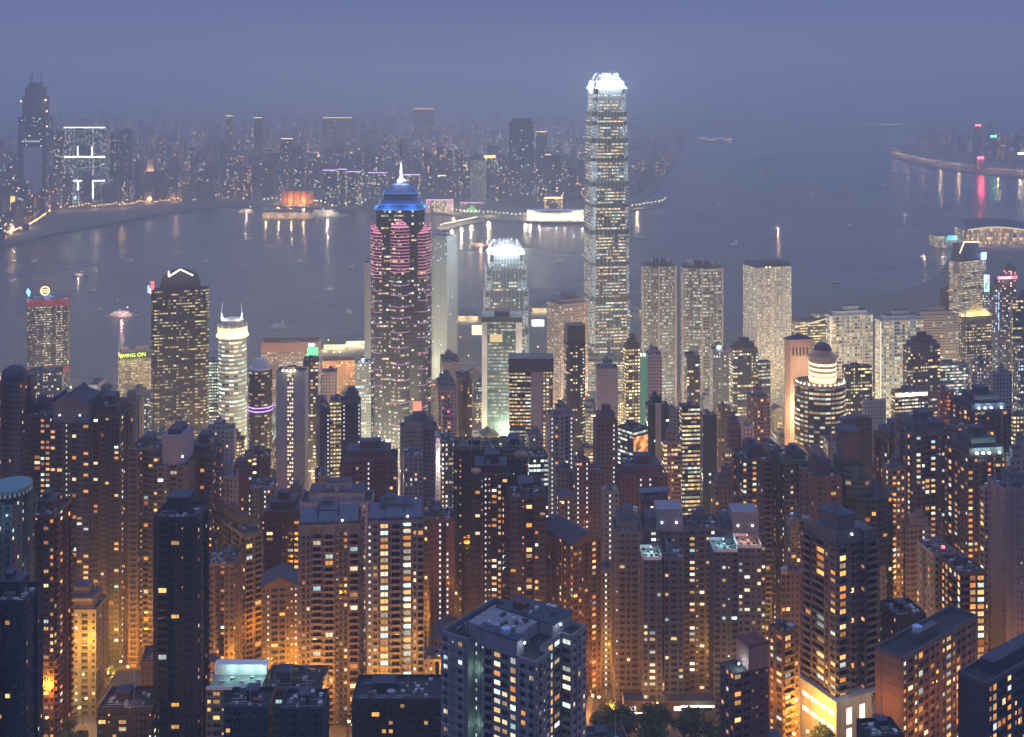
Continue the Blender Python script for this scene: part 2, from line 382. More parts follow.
def plan_bays(w, d, step=7.0, dep=1.1, notch=2.6, rr=None):
    """rectangle whose long sides step in and out, with a deep light well at the middle of the front and back"""
    def side(L, dep, notch):
        n = max(1, round(L/step)); n += 1 - n % 2
        P = []
        for k in range(n):
            a, b2 = L*k/n, L*(k+1)/n
            dd = 0 if k % 2 == 0 else (notch if k == n//2 or (n > 4 and k == n//2 + 1 and (n//2) % 2 == 0) else dep)
            P += [(a, dd), (b2, dd)]
        return P
    F, Sd = side(w, dep, notch), side(d, dep*.8, dep)
    P = [(x, y) for x, y in F] + [(w - y, x) for x, y in Sd] + [(w - x, d - y) for x, y in F] + [(y, d - x) for x, y in Sd]
    out = []
    for p in P:
        if not out or math.hypot(p[0]-out[-1][0], p[1]-out[-1][1]) > .05: out.append(p)
    if math.hypot(out[0][0]-out[-1][0], out[0][1]-out[-1][1]) < .05: out.pop()
    return out
def plan_cham(w, d, c=3.0):
    return [(c,0),(w-c,0),(w,c),(w,d-c),(w-c,d),(c,d),(0,d-c),(0,c)]
def plan_round(w, d, n=24):
    return [(w/2 + w/2*math.sin(2*math.pi*k/n), d/2 - d/2*math.cos(2*math.pi*k/n)) for k in range(n)]
def plan_bow(w, d, n=8):
    P = [(w*k/n, -d*.18*math.sin(math.pi*k/n)) for k in range(n+1)]
    return P + [(w, d), (0, d)]
def plan_hero(w, d):
    return [(0,0),(w*.3,0),(w*.3,4),(w*.7,4),(w*.7,0),(w,0),(w,d),(0,d),(0,d*.70),(3.2,d*.70),(3.2,d*.56),(1.3,d*.56),(1.3,d*.2),(0,d*.2)]
PLANS = {'hero': plan_hero, 'box': lambda w, d: [(0,0),(w,0),(w,d),(0,d)], 'bays': plan_bays, 'cham': plan_cham, 'round': plan_round, 'bow': plan_bow,
         'fine': lambda w, d: plan_bays(w, d, 4.2, .9, 2.0)}

def roof_kit(root, w, d, z, rnd, wallm, kind, big=True):
    """parapet, lift house, tanks, pipes and the like; each a part"""
    t = .3
    if kind not in ('dome', 'pyramid', 'gable'):
        p = MB(); ph = 1.2
        for a in ((0,w,0,t),(0,w,d-t,d),(0,t,t,d-t),(w-t,w,t,d-t)): p.box(a[0],a[1],a[2],a[3], z-.05, z+ph, wallm, False)
        p.build('parapet', root)
    def lh(fx0, fx1, fy0, fy1, h, nm='lift_house', m=None):
        q = MB(); x0, x1, y0, y1 = w*fx0, w*fx1, d*fy0, d*fy1
        q.box(x0, x1, y0, y1, z-.2, z+h, m or wallm, False); o = q.build(nm, root)
        q = MB(); q.box(x0-.25, x1+.25, y0-.25, y1+.25, z+h, z+h+.35, M_ROOFB, True); q.build('roof_slab', o)
        if x1-x0 > 3 and big:
            q = MB(); q.box(x0 + (x1-x0)*.3, x0+(x1-x0)*.3+1, y0-.06, y0-.003, z+.2, z+2.2, M_DARK, True); q.build('door', o)
        return o
    if kind == 'flat':
        a = rnd.uniform(.15,.5); lh(a, a+.25, .4, .75, rnd.uniform(2.5, 4))
    elif kind == 'plant':
        a = rnd.uniform(.2,.35); b2 = rnd.uniform(.6,.8); h = rnd.uniform(4, 7)
        lh(a, b2, .3, .8, h); 
        if rnd.random() < .7: lh(a+.08, a+.24, .4, .65, h + rnd.uniform(2, 3.5), 'tank_room')
    elif kind == 'big':
        lh(.12, .88, .12, .88, 5.5); lh(.35, .7, .3, .7, 10, 'tank_room')
    elif kind == 'tiers':
        lh(.08,.92,.08,.92, 4); lh(.2,.8,.2,.8, 8, 'upper_storey'); lh(.36,.64,.36,.64, 12, 'tank_room')
    elif kind == 'dome':
        q = MB(); r = min(w, d)*.42; q.cyl(w/2, d/2, z, z+3, r*1.05, wallm, 16); q.dome(w/2, d/2, z+3, r, r*.75, M_ROOFB, 18, 5); q.build('roof_dome', root, smooth=False)
        q = MB(); q.cyl(w/2, d/2, z+3+r*.74, z+7+r*.75, .35, M_STEEL, 6); q.build('finial', root)
    elif kind == 'pyramid':
        q = MB(); q.box(-.4, w+.4, -.4, d+.4, z, z+.8, wallm)
        ap = (w/2, d/2, z + .8 + min(w, d)*.55)
        for a, b2 in (((-.2,-.2),(w+.2,-.2)),((w+.2,-.2),(w+.2,d+.2)),((w+.2,d+.2),(-.2,d+.2)),((-.2,d+.2),(-.2,-.2))): q.face([(*a,z+.8),(*b2,z+.8),ap], M_ROOFB)
        q.build('pyramid_roof', root)
        q = MB(); q.cyl(w/2, d/2, ap[2]-1, ap[2]+5, .3, M_STEEL, 6); q.build('finial', root)
    elif kind == 'gable':
        q = MB(); h = min(w, d)*.32; y0, y1 = -.5, d+.5
        for s in (-1, 1):
            xa = -.6 if s < 0 else w+.6
            q.face([(xa, y0, z+.3), (w/2, y0, z+h), (w/2, y1, z+h), (xa, y1, z+.3)] if s < 0 else [(w/2, y0, z+h), (xa, y0, z+.3), (xa, y1, z+.3), (w/2, y1, z+h)], M_ROOFB)
            q.face([(-.6,d*0+.02,z),(w+.6,.02,z),(w/2,.02,z+h-.3)] if s<0 else [(w+.6,d-.02,z),(-.6,d-.02,z),(w/2,d-.02,z+h-.3)], wallm)
        q.build('gable_roof', root)
    if kind in ('flat','plant','big') and big:
        for _ in range(rnd.choice((1,2,2))):
            q = MB(); x, y, r = w*rnd.uniform(.12,.88), d*rnd.uniform(.12,.9), rnd.uniform(.9,1.6); zz = z + (0 if kind != 'big' else 5.8)
            q.cyl(x, y, zz, zz+rnd.uniform(1.6,2.6), r, M_TANK, 12); q.build('water_tank', root)
        q = MB(); x, y = w*rnd.uniform(.2,.8), d*rnd.uniform(.3,.7); q.bar((x,y,z),(x,y,z+rnd.uniform(6,12)), .12, M_STEEL, 5); q.build('aerial', root)
        q = MB()
        for k in range(rnd.randint(8,16)):
            x, y, a = w*rnd.uniform(.1,.85), d*rnd.uniform(.08,.85), rnd.uniform(.6,1.6); q.box(x, x+a, y, y+a*.8, z, z+rnd.uniform(.6,1.3), M_STEEL, False)
        for k in range(3):
            y = d*rnd.uniform(.1,.9); q.bar((w*.08,y,z+.3),(w*rnd.uniform(.5,.92),y,z+.3), .12, M_STEEL, 4)
        tag(q.build('roof_ducts', root), kind='stuff')
        q = MB(); x, y = w*rnd.uniform(.1,.6), d*rnd.uniform(.1,.3); q.box(x,x+rnd.uniform(2,4),y,y+2,z,z+2.3,rnd.choice((M_UNIT,M_PLANT,M_BRICK))); q.build('roof_shed', root)
        q = MB()
        for yy in (.5,):
            q.bar((.5,yy,z+1.9),(w-.5,yy,z+1.9),.05,M_STEEL,4)
            for k in range(int(w/2)): q.bar((.5+k*2,yy,z+1),(.5+k*2,yy,z+1.9),.04,M_STEEL,4)
        q.build('railing', root)

def opening(mb, a, ux, nx, x, zb, w, h, wallm, x0, x1, z0, z1, rec=.28, am=None):
    """one storey of one bay with an opening: four strips of wall and the reveal"""
    def P(xx, zz, dd=0.0): return (a[0]+ux[0]*xx - nx[0]*dd, a[1]+ux[1]*xx - nx[1]*dd, zz)
    xa, xb, za, zc = x, x+w, zb, zb+h
    mb.face([P(x0,z0),P(x1,z0),P(x1,za),P(x0,za)], am or wallm); mb.face([P(x0,zc),P(x1,zc),P(x1,z1),P(x0,z1)], wallm)
    mb.face([P(x0,za),P(xa,za),P(xa,zc),P(x0,zc)], wallm); mb.face([P(xb,za),P(x1,za),P(x1,zc),P(xb,zc)], wallm)
    mb.face([P(xa,za),P(xb,za),P(xb,za,rec),P(xa,za,rec)], wallm); mb.face([P(xa,zc,rec),P(xb,zc,rec),P(xb,zc),P(xa,zc)], wallm)
    mb.face([P(xa,za,rec),P(xa,zc,rec),P(xa,zc),P(xa,za)], wallm); mb.face([P(xb,za),P(xb,zc),P(xb,zc,rec),P(xb,za,rec)], wallm)
#        width  win_w win_h sill  kind
BAY = {'.': (1.1, 0, 0, 0, ''), 'w': (2.5, 1.45, 1.5, .85, 'w'), 'W': (3.6, 2.8, 1.65, .75, 'w'), 't': (3.2, 2.35, 1.5, .85, 'w'), 'n': (1.7, .65, .9, 1.1, 'w'),
       'b': (4.2, 2.9, 2.15, .15, 'b'), 'B': (6.0, 4.2, 2.15, .15, 'b'), 's': (2.0, .75, 1.2, .9, 's'), 'g': (2.7, 2.35, 2.1, .35, 'w'), '_': (4.5, 0, 0, 0, '')}
_WIN = {}
def window_mesh(w, h, m):
    k = (round(w,2), round(h,2), m.name)
    if k not in _WIN:
        b = MB(); b.face([(0,0,0),(w,0,0),(w,0,h),(0,0,h)], m); t = .07
        for a in ((0,w,0,t),(0,w,h-t,h),(0,t,t,h-t),(w-t,w,t,h-t),(w/2-.03,w/2+.03,t,h-t)): b.box(a[0],a[1],-.06,-.003,a[2],a[3], M_FRAME, True)
        o = b.build('window'); _WIN[k] = o.data; bpy.data.objects.remove(o)
    return _WIN[k]
def near_walls(root, P, z0, z1, fh, wallm, pats, rnd, litp, panem, theta_org, stairlit=.97, nwin=100, bands=True, lit_cols=None):
    """modelled walls: recessed openings, balconies, storey ledges, cooling units; lit windows become objects"""
    walls, bal, ac, dk = MB(), MB(), MB(), MB()
    X0, Y0, c, s = theta_org; n = len(P); nf = max(1, int((z1-z0)/fh)); ztop = z0 + nf*fh
    lit, dark = [], []; ptr = 0
    wc = wallm.node_tree.nodes['Vector Math'].inputs[0].default_value
    k_ = rnd.choice((.55, .7, 1.45, 1.7, .5)); acc = paint('spandrel_%.2f_%.3f_%.3f' % (k_, wc[0], wc[2]), tuple(min(.6, c*k_) for c in wc), .8)
    accset = rnd.choice((('w','W','t'), ('t','g'), ('W','n'), ('w',), ()))
    for k in range(n):
        a, b = P[k], P[(k+1) % n]; L = math.hypot(b[0]-a[0], b[1]-a[1])
        if L < .05: continue
        ux = ((b[0]-a[0])/L, (b[1]-a[1])/L); nx = (ux[1], -ux[0])
        wa = (X0 + c*a[0] - s*a[1], Y0 + s*a[0] + c*a[1]); wnx = (c*nx[0]-s*nx[1], s*nx[0]+c*nx[1])
        facing = -(wa[0]*wnx[0] + wa[1]*wnx[1]) > 0
        pat = pats[k % len(pats)] if isinstance(pats, list) else pats
        if callable(pat): pat = pat(L)
        if L < 1.6 or not pat or not facing:
            if L > 4 and not facing:
                nb = max(1, round(L/2.7)); walls.face([(a[0],a[1],z0),(b[0],b[1],z0),(b[0],b[1],z1),(a[0],a[1],z1)], FARWALL[0], ((0,0),(nb,0),(nb,(z1-z0)/fh),(0,(z1-z0)/fh)))
            else: walls.face([(a[0],a[1],z0),(b[0],b[1],z0),(b[0],b[1],z1),(a[0],a[1],z1)], wallm)
            continue
        seq = []; tot = 0; i = 0
        if isinstance(pats, list): ptr = 0; base = sum(BAY[q][0] for q in pat); seq = list(pat)*max(1, round(L/base)) if base < L*1.5 else []
        tot = sum(BAY[q][0] for q in seq)
        if not seq:
            while tot < L:
                q = pat[ptr % len(pat)]
                if seq and tot + BAY[q][0]*.55 > L: break
                seq.append(q); tot += BAY[q][0]; ptr += 1
        sc = L/tot
        x = 0
        for bi, q in enumerate(seq):
            bw, ww, wh, sill, kd = BAY[q]; bw *= sc; ww = min(ww*min(sc,1.15), bw-.2); x0, x1 = x, x+bw; x += bw
            def Pt(xx, zz, dd=0.0): return (a[0]+ux[0]*xx+nx[0]*dd, a[1]+ux[1]*xx+nx[1]*dd, zz)
            if not kd:
                walls.face([Pt(x0,z0),Pt(x1,z0),Pt(x1,z1),Pt(x0,z1)], wallm); continue
            bias = rnd.choice((.25,.5,.8,1.3,2.8))
            for f in range(nf):
                zf = z0 + f*fh; xa = (x0+x1-ww)/2; zb = zf + sill; hh = min(wh, fh - sill - .25)
                opening(walls, a, ux, nx, xa, zb, ww, hh, wallm, x0, x1, zf, zf+fh, .28 if kd != 'b' else .5, acc if (q in accset) else None)
                dd = .28 if kd != 'b' else .5
                p = (a[0]+ux[0]*xa - nx[0]*dd, a[1]+ux[1]*xa - nx[1]*dd, zb)
                isl = rnd.random() < (stairlit if kd == 's' else litp*1.6*bias)
                (lit if isl else dark).append((p, math.atan2(ux[1], ux[0]), ww, hh, kd, f))
                if kd == 'b':
                    m = wallm; o = (a[0]+ux[0]*(x0+.25), a[1]+ux[1]*(x0+.25), zf-.12)
                    W = bw-.5; bd = 1.15
                    bal.obox((o[0]+nx[0]*bd, o[1]+nx[1]*bd, zf-.12), ux, (-nx[0],-nx[1]), W, bd, .14, m)
                    bal.obox((o[0]+nx[0]*bd, o[1]+nx[1]*bd, zf+.02), ux, (-nx[0],-nx[1]), W, .1, .95, m)
                    for xx in (0, W-.1): bal.obox((o[0]+ux[0]*xx+nx[0]*(bd-.1), o[1]+ux[1]*xx+nx[1]*(bd-.1), zf+.02), ux, (-nx[0],-nx[1]), .1, bd-.1, .95, m)
                elif kd == 'w' and rnd.random() < .32:
                    xx = xa + rnd.uniform(0, max(.05, ww-.7)); o = (a[0]+ux[0]*xx+nx[0]*.5, a[1]+ux[1]*xx+nx[1]*.5, zb-.62)
                    ac.obox(o, ux, (-nx[0],-nx[1]), .72, .5, .45, M_UNIT)
        if z1 > ztop + .01: 
            walls.face([(a[0],a[1],ztop),(b[0],b[1],ztop),(b[0],b[1],z1),(a[0],a[1],z1)], wallm)
        if L > 4:
            xx = rnd.uniform(1, 3)
            while xx < L - .5:
                o = (a[0]+ux[0]*xx+nx[0]*.24, a[1]+ux[1]*xx+nx[1]*.24, z0); dk.obox(o, ux, (-nx[0],-nx[1]), .14, .14, z1-z0, M_UNIT); xx += rnd.uniform(4, 9)
        if bands and L > 3:
            for f in range(1, nf, bands if isinstance(bands, int) and bands > 1 else 1):
                o = (a[0]+nx[0]*.1, a[1]+nx[1]*.1, z0+f*fh-.13); bal.obox(o, ux, (-nx[0],-nx[1]), L, .1, .16, wallm)
    walls.face([(p[0], p[1], z1) for p in P], M_ROOF)
    w = walls.build('wall', root)
    if bal.f: tag(bal.build('balcony_ledges', root), kind='stuff')
    if ac.f: tag(ac.build('cooling_units', root), kind='stuff')
    if dk.f: tag(dk.build('drain_pipes', root), kind='stuff')
    allw = [(q, True) for q in lit] + [(q, False) for q in dark]
    rnd.shuffle(lit); take = lit[:nwin]; rest = [(q, True) for q in lit[nwin:]] 
    nd = nwin - len(take); dark.sort(key=lambda q: -q[5]); tk2 = dark[:nd]; rest += [(q, False) for q in dark[nd:]]
    for q, isl in [(q, True) for q in take] + [(q, False) for q in tk2]:
        p, ang, ww, hh, kd, f = q
        m = (STAIR_PANE if kd == 's' else panem) if isl else M_GLASS
        o = bpy.data.objects.new('window', window_mesh(ww, hh, m)); COL.objects.link(o); o.parent = root; o.location = p; o.rotation_euler.z = ang
    g = MB()
    for q, isl in rest:
        p, ang, ww, hh, kd, f = q; cx, sx = math.cos(ang), math.sin(ang)
        m = (STAIR_E if kd == 's' else REST_E[rnd.randrange(len(REST_E))]) if isl else M_GLASS
        g.face([p, (p[0]+cx*ww, p[1]+sx*ww, p[2]), (p[0]+cx*ww, p[1]+sx*ww, p[2]+hh), (p[0], p[1], p[2]+hh)], m)
        nx = (sx, -cx)
        g.obox((p[0]+cx*(ww/2-.03)+nx[0]*.05, p[1]+sx*(ww/2-.03)+nx[1]*.05, p[2]), (cx,sx), (-nx[0],-nx[1]), .06, .045, hh, M_FRAME)
    if g.f: tag(g.build('window_glazing', root), kind='stuff')
    return ztop
FARWALL = [None]
M_BRICK = paint('brick_red_render', (.13,.055,.04), .85)
STAIR_PANE = pane_mat('stair_light', 'cool', 1.6)
STAIR_E = emit('stair_lamp', (.85, 1, .95), 1.3)
REST_E = [emit('room_amber', (1,.40,.08), 1.0), emit('room_warm', (1,.56,.18), 1.2), emit('room_cream', (1,.76,.42), 1.3), emit('room_dim', (1,.5,.2), .5), emit('room_orange', (1,.36,.08), .8), emit('room_pale', (.8,1,.92), 1.3)]
PANES = {k: pane_mat('lit_room_' + k, k, 1.35) for k in ('warm', 'mix', 'cool', 'yel')}

BUILT = []      # (x px range, y top px, D, X, label) for spacing the fill-in buildings
NREG = {}
def T(name, label, xl, xc, xr, yt, D, pre='grey', th=0, d=None, plan='bays', roof='plant', near=None, cat=None, group=None, base=None, prism_only=False, rooflamp=False, fz=None, stair=None, big=None, parts=None, seed=None, side=None, wallcol=None, **kw):
    """one building = one Empty with wall, roof, lift house ... as parts. near = bay patterns -> modelled windows"""
    rnd = random.Random(seed if seed is not None else (int(xl*37+yt*13+D*7) & 0xffff))
    if wallcol: wallcol = tuple(c*DK for c in wallcol)
    P0 = dict(PRE[pre]); P0['wall'] = tuple(c*DM for c in P0['wall']); P0['gain'] = P0.get('gain',1)*1.7; bay = P0.pop('bay'); fh = P0.pop('fh', 3.0); fh = kw.pop('fh', fh); bay = kw.pop('bay', bay); P0.update(kw)
    X, w, dd, c, s = corner(xl, xc, xr, D, th, d)
    if fz: dd = fz
    zt = py_z(yt, D); zg = gz(D) - 3 if base is None else base
    root = empty(name, (X, D, zg), math.radians(th)); tag(root, label, cat or name.replace('_', ' ').replace('block', 'block').replace('apartment tower', 'tower'), group)
    h = zt - zg; nf = max(1, round(h/fh)); fh2 = h/nf
    if wallcol: P0['wall'] = wallcol
    wm = facade_mat('facade_' + pre, **P0)
    wall = P0['wall']
    plain = paint('render_%.2f_%.2f_%.2f' % wall, wall, .85)
    P = PLANS[plan](w, dd)
    if near:
        FARWALL[0] = wm
        zt2 = near_walls(root, P, 0, h, fh2, plain, near, rnd, P0['lit'], PANES[P0.get('tone','warm')], (X, D, c, s))
    else:
        b = MB(); b.prism(P, 0, h, wm, M_ROOF, bay, fh2, rnd.randrange(50))
        b.build('wall', root)
        if stair is not None:
            for sx in (stair if isinstance(stair, (list, tuple)) else [stair]):
                q = MB(); x0 = w*sx; yf = min([p[1] for p in P if abs(p[0]-x0) < 3.5] + [0]) - .12
                q.box(x0-.9, x0+.9, yf, yf+3.2, 0, h+.6, plain, False)
                for f in range(nf): q.box(x0-.4, x0+.4, yf-.04, yf, f*fh2+1, f*fh2+2.1, STAIR_E if rnd.random() < .93 else M_GLASS)
                q.build('stairwell', root)
    if roof: roof_kit(root, w, dd, h, rnd, plain, roof, big=(D < 1250) if big is None else big)
    if rooflamp:
        q = MB(); q.cyl(w*.45, dd*.25, h+2.6, h+3.2, .35, M_LAMPW, 8); o = q.build('roof_lamp', root)
        point(o, (w*.45, dd*.2-.8, h+3.0), rooflamp, (.7, .9, 1), .3)
    BUILT.append((xl, xr, yt, D, label, root, w, dd, h))
    return root, w, dd, h
def P_(root, name, fn, mat=None):
    b = MB(); fn(b); return b.build(name, root)
# ------------------------------------------------------------------ landmark towers
SILVER = facade_mat('silver_lit', (.55,.58,.6), lit=.3, ww=.8, wh=.35, corr=.3, gain=1.2, tone='cool')
def ring(mb, w, d, z, h, t, m, out=.3):
    mb.box(-out, w+out, -out, -out+t, z, z+h, m); mb.box(-out, w+out, d+out-t, d+out, z, z+h, m)
    mb.box(-out, -out+t, -out, d+out, z, z+h, m); mb.box(w+out-t, w+out, -out, d+out, z, z+h, m)
def finance(name, label, px, D, th, size, levels, crown, fh, lit, seed, flood):
    """tapering glass tower with notched corners, set-backs and a crown of bent fins, floodlit"""
    X = px_x(px, D); root = tag(empty(name, (X, D, 3), math.radians(th)), label, 'skyscraper')
    c2 = size/2
    gm = facade_mat('finance_glass', (.11,.14,.15), (.03,.05,.06), lit=lit, ww=1.25, wh=.42, corr=.72, gain=1.7, band=.3, tone='mix')
    gs = facade_mat('finance_corner', (.42,.47,.5), (.05,.07,.08), lit=lit*.8, ww=.7, wh=.4, corr=.5, gain=1.3, tone='cool')
    mech = paint('louvre_band', (.06,.07,.08), .6)
    z = 0
    def plan(sz, cut):
        a = sz/2; k = cut
        return [(-a+k,-a),(a-k,-a),(a-k,-a+k*.45),(a-k*.45,-a+k),(a,-a+k),(a,a-k),(a-k*.45,a-k),(a-k,a-k*.45),(a-k,a),(-a+k,a),(-a+k,a-k*.45),(-a+k*.45,a-k),(-a,a-k),(-a,-a+k),(-a+k*.45,-a+k),(-a+k,-a+k*.45)]
    wl = MB(); fins = MB()
    for i, (zt, f, cut) in enumerate(levels):
        P = plan(size*f, cut); nx = max(10, round(size*f/1.6))
        wl.prism(P, z, zt, [gm, gs, gs, gs]*4, M_ROOF, 1.6, fh, seed+i*7, 0)
        P_(root, 'plant_band', lambda q: q.prism([(p[0]*1.006, p[1]*1.006) for p in P], zt-fh*1.8, zt-fh*.3, mech, mech))
        P_(root, 'plant_band', lambda q: q.prism([(p[0]*1.006, p[1]*1.006) for p in P], z+(zt-z)*.45, z+(zt-z)*.45+fh*.9, mech, mech))
        a = size*f/2
        for k in range(9):
            x = -a+cut + (2*a-2*cut)*k/8
            for (ax, ay, bx, by) in ((x-.16,-a-.35,x+.16,-a+.1),(x-.16,a-.1,x+.16,a+.35),(-a-.35,x-.16,-a+.1,x+.16),(a-.1,x-.16,a+.35,x+.16)):
                fins.box(ax, bx, ay, by, z, zt+1.2, M_STEEL, False)
        z = zt
    wl.build('wall', root); tag(fins.build('mullion_fins', root), kind='stuff')
    # crown: fins leaning inward
    zt, hc, f0, f1 = z, crown[0], levels[-1][1]*size/2, crown[1]*size/2
    core = MB(); core.prism(plan(f1*2*.9, 2), zt, zt+hc*.55, M_STEEL, M_ROOF); core.build('crown_core', root)
    n = crown[2]
    for side in range(4):
        a = side*math.pi/2; ca, sa = math.cos(a), math.sin(a)
        fin = MB()
        for k in range(n):
            t = (k+.5)/n*2-1; hh = hc*(1-.28*abs(t)**3) * (0.86 if k % 2 else 1)
            pr = None
            for j in range(6):
                q = j/5; r = f0 + (f1-f0)*q**1.8; xx = t*(f0*.93 + (f1-f0)*.9*q**1.8); wdt = .42
                ring4 = []
                for (dx, dy) in ((-wdt,0),(wdt,0),(wdt,1.3),(-wdt,1.3)):
                    lx, ly = xx+dx, -r+dy
                    ring4.append((lx*ca-ly*sa, lx*sa+ly*ca, zt+hh*q))
                if pr:
                    for i4 in range(4): fin.face([pr[i4], pr[(i4+1)%4], ring4[(i4+1)%4], ring4[i4]], M_WHITE)
                pr = ring4
            fin.face(pr, M_WHITE)
        for q in (.04, .4):
            r = f0 + (f1-f0)*q**1.8
            e0, e1 = (-r*.93, -r-.1), (r*.93, -r-.1)
            A = (e0[0]*ca-e0[1]*sa, e0[0]*sa+e0[1]*ca); 
            fin.obox((A[0], A[1], zt+hc*q), (ca,sa), (-sa,ca), r*1.86, .5, 1.2, M_WHITE)
        fin.build('crown_fins', root)
        # floodlights: tubes at the foot of the crown and of the set-backs
        tb = MB(); r = f0+1.6; A = (-f0*.9*ca + r*sa, -f0*.9*sa - r*ca)
        tb.obox((A[0], A[1], zt+.2), (ca,sa), (-sa,ca), f0*1.8, .5, .5, M_LAMPW); tb.build('floodlight_tube', root)
        for xx in (-.55, .0, .55):
            lx, ly = f0*xx, -f0-7; point(root, (lx*ca-ly*sa, lx*sa+ly*ca, zt+2), flood, (.86,.97,1), .3)
        lx, ly = 0, -f1*.35; point(root, (lx*ca-ly*sa, lx*sa+ly*ca, zt+hc*.8), flood*.6, (.9,.98,1), .3)
    for (zt2, f, cut) in levels[:-1][-3:]:
        for (sx, sy) in ((-.5,-1),(.5,-1),(-1,-.3),(1,-.3)):
            a = size*f/2+11; point(root, (sx*a, sy*a, zt2+6), flood*.2, (.8,.93,1), 3)
    return root
# Two tall tapering towers by the harbour
finance('skyscraper', 'tallest silver glass skyscraper with a glowing white crown of fins', 606.5, 1530, 8, 51,
        [(118,1.0,5),(202,.985,5.5),(263,.965,6),(318,.94,6.5),(352,.90,6.5),(380,.82,6)], (20,.52,12), 4.1, .62, 3, 24000)
finance('skyscraper', 'shorter glass skyscraper with white glowing crown, beside the brightly lit harbour front', 505.5, 1440, 4, 53,
        [(96,1.0,5),(140,.97,5.5),(166,.90,5.5),(183,.76,5)], (15,.54,12), 4.1, .5, 9, 28000)
# podium of the tall tower
T('podium_building', 'broad low pale podium at the foot of the tallest skyscraper', 560, 560, 642, 362, 1490, 'band', d=50, plan='box', roof='big', lit=.8, gain=1.6)

# The blue-topped tower with pink light strips
def pink_tower():
    D = 1190; X = px_x(401, D); zb = 8
    root = tag(empty('skyscraper', (X, D, zb), math.radians(3)), 'dark skyscraper with blue stepped roof, white spire and pink light strips', 'skyscraper')
    gm = facade_mat('centre_glass', (.035,.045,.06), (.015,.025,.035), lit=.34, ww=.7, wh=.4, corr=.45, gain=1.9, tone='mix')
    H0 = py_z(208, D) - zb; a = 23.5
    P = [(-a+5,-a),(a-5,-a),(a,-a+5),(a,a-5),(a-5,a),(-a+5,a),(-a,a-5),(-a,-a+5)]
    b = MB(); b.prism(P, 0, H0, gm, M_ROOF, 2.4, 4.0, 3); b.build('wall', root)
    pink = emit('pink_strip', (1,.30,.52), 1.05); purp = emit('magenta_strip', (.85,.30,.75), 1.0)
    def bay(cx, cy, ang, rad, half, ht):
        b = MB(); n = 10; pts = []
        for k in range(n+1):
            t = ang - half + 2*half*k/n; pts.append((cx+rad*math.cos(t), cy+rad*math.sin(t)))
        def wall(p, z0, z1, m, grow=0):
            for k in range(n):
                A, B = p[k], p[k+1]; b.face([(*A,z0),(*B,z0),(*B,z1),(*A,z1)], m, ((k*1.2,z0/4),(k*1.2+1.2,z0/4),(k*1.2+1.2,z1/4),(k*1.2,z1/4)))
        wall(pts, 0, ht, gm); b.face([(*p, ht) for p in pts], M_ROOF); b.build('rounded_bay', root)
        # pointed head of the bay and its strips
        s = MB(); zs = []
        z = ht - .5
        while z > ht - 46: zs.append((z, .55, pink)); z -= 3.1
        for g in (10, 10, 11, 11, 14, 15, 16, 16, 22, 22): z -= g; zs.append((z, .5, purp))
        for z, hh, m in zs:
            if z < 30: break
            r2 = rad + .35; q = []
            for k in range(n+1):
                t = ang - half*1.0 + 2*half*k/n; q.append((cx+r2*math.cos(t), cy+r2*math.sin(t)))
            dip = lambda k: -.7*abs(k/(n/2)-1) if z < ht-46 else 0
            for k in range(n):
                s.face([(*q[k], z-dip(k)), (*q[k+1], z-dip(k+1)), (*q[k+1], z+hh-dip(k+1)), (*q[k], z+hh-dip(k))], m)
        s.build('light_strip', root)
        s = MB()
        for k, sc2 in enumerate((.8,.6,.4,.2)):
            q = [(cx+(rad*.99)*math.cos(ang-half*sc2+2*half*sc2*j/6), cy+(rad*.99)*math.sin(ang-half*sc2+2*half*sc2*j/6)) for j in range(7)]
            for j in range(6): s.face([(*q[j],ht+k*2.2),(*q[j+1],ht+k*2.2),(*q[j+1],ht+k*2.2+1.3),(*q[j],ht+k*2.2+1.3)], pink)
            s.face([(*p,ht+k*2.2+1.3) for p in q], M_ROOF)
        s.build('bay_gable', root)
    top = H0 - 16
    bay(0, -a+7, -math.pi/2, 11.5, 1.0, top); bay(0, a-7, math.pi/2, 11.5, 1.0, top)
    bay(-a+5, 0, math.pi, 11.5, 1.0, top-4); bay(a-5, 0, 0, 11.5, 1.0, top-4)
    bay(-a+6, -a+9, math.pi*1.22, 9.5, .9, top-6); bay(a-6, -a+9, -math.pi*.22, 9.5, .9, top-6)
    blue = paint('blue_roof_metal', (.05,.15,.34), .5); edge = emit('blue_edge_light', (.12,.45,1), 1.5)
    z = H0
    for k, (r0, r1, h0, nm) in enumerate(((25.5,25.5,1.2,'cornice'),(24.5,21,3.5,'roof_tier'),(21,21,1.0,'cornice'),(20.5,17,3.5,'roof_tier'),(16.2,16.2,6.0,'upper_storey'),(17,17,1,'cornice'),(16.4,12,4,'roof_tier'),(12,8,3.5,'roof_tier'))):
        b = MB()
        oc = lambda r: [(-r+r*.3,-r),(r-r*.3,-r),(r,-r+r*.3),(r,r-r*.3),(r-r*.3,r),(-r+r*.3,r),(-r,r-r*.3),(-r,-r+r*.3)]
        A, B = oc(r0), oc(r1)
        for j in range(8): b.face([(*A[j],z),(*A[(j+1)%8],z),(*B[(j+1)%8],z+h0),(*B[j],z+h0)], M_DARK if nm == 'upper_storey' else blue)
        b.face([(*p,z+h0) for p in B], blue)
        if nm == 'cornice':
            for j in range(8): b.bar((*A[j],z+h0+.1),(*A[(j+1)%8],z+h0+.1),.1,edge,5)
        b.build(nm, root); z += h0
    for j in range(8):
        t = math.pi/8+math.pi/4*j; point(root, (31*math.cos(t), 31*math.sin(t), H0+4.5), 5500, (.12,.42,1), .6)
    sp = MB(); sw = paint('white_mast', (.8,.8,.82), .5)
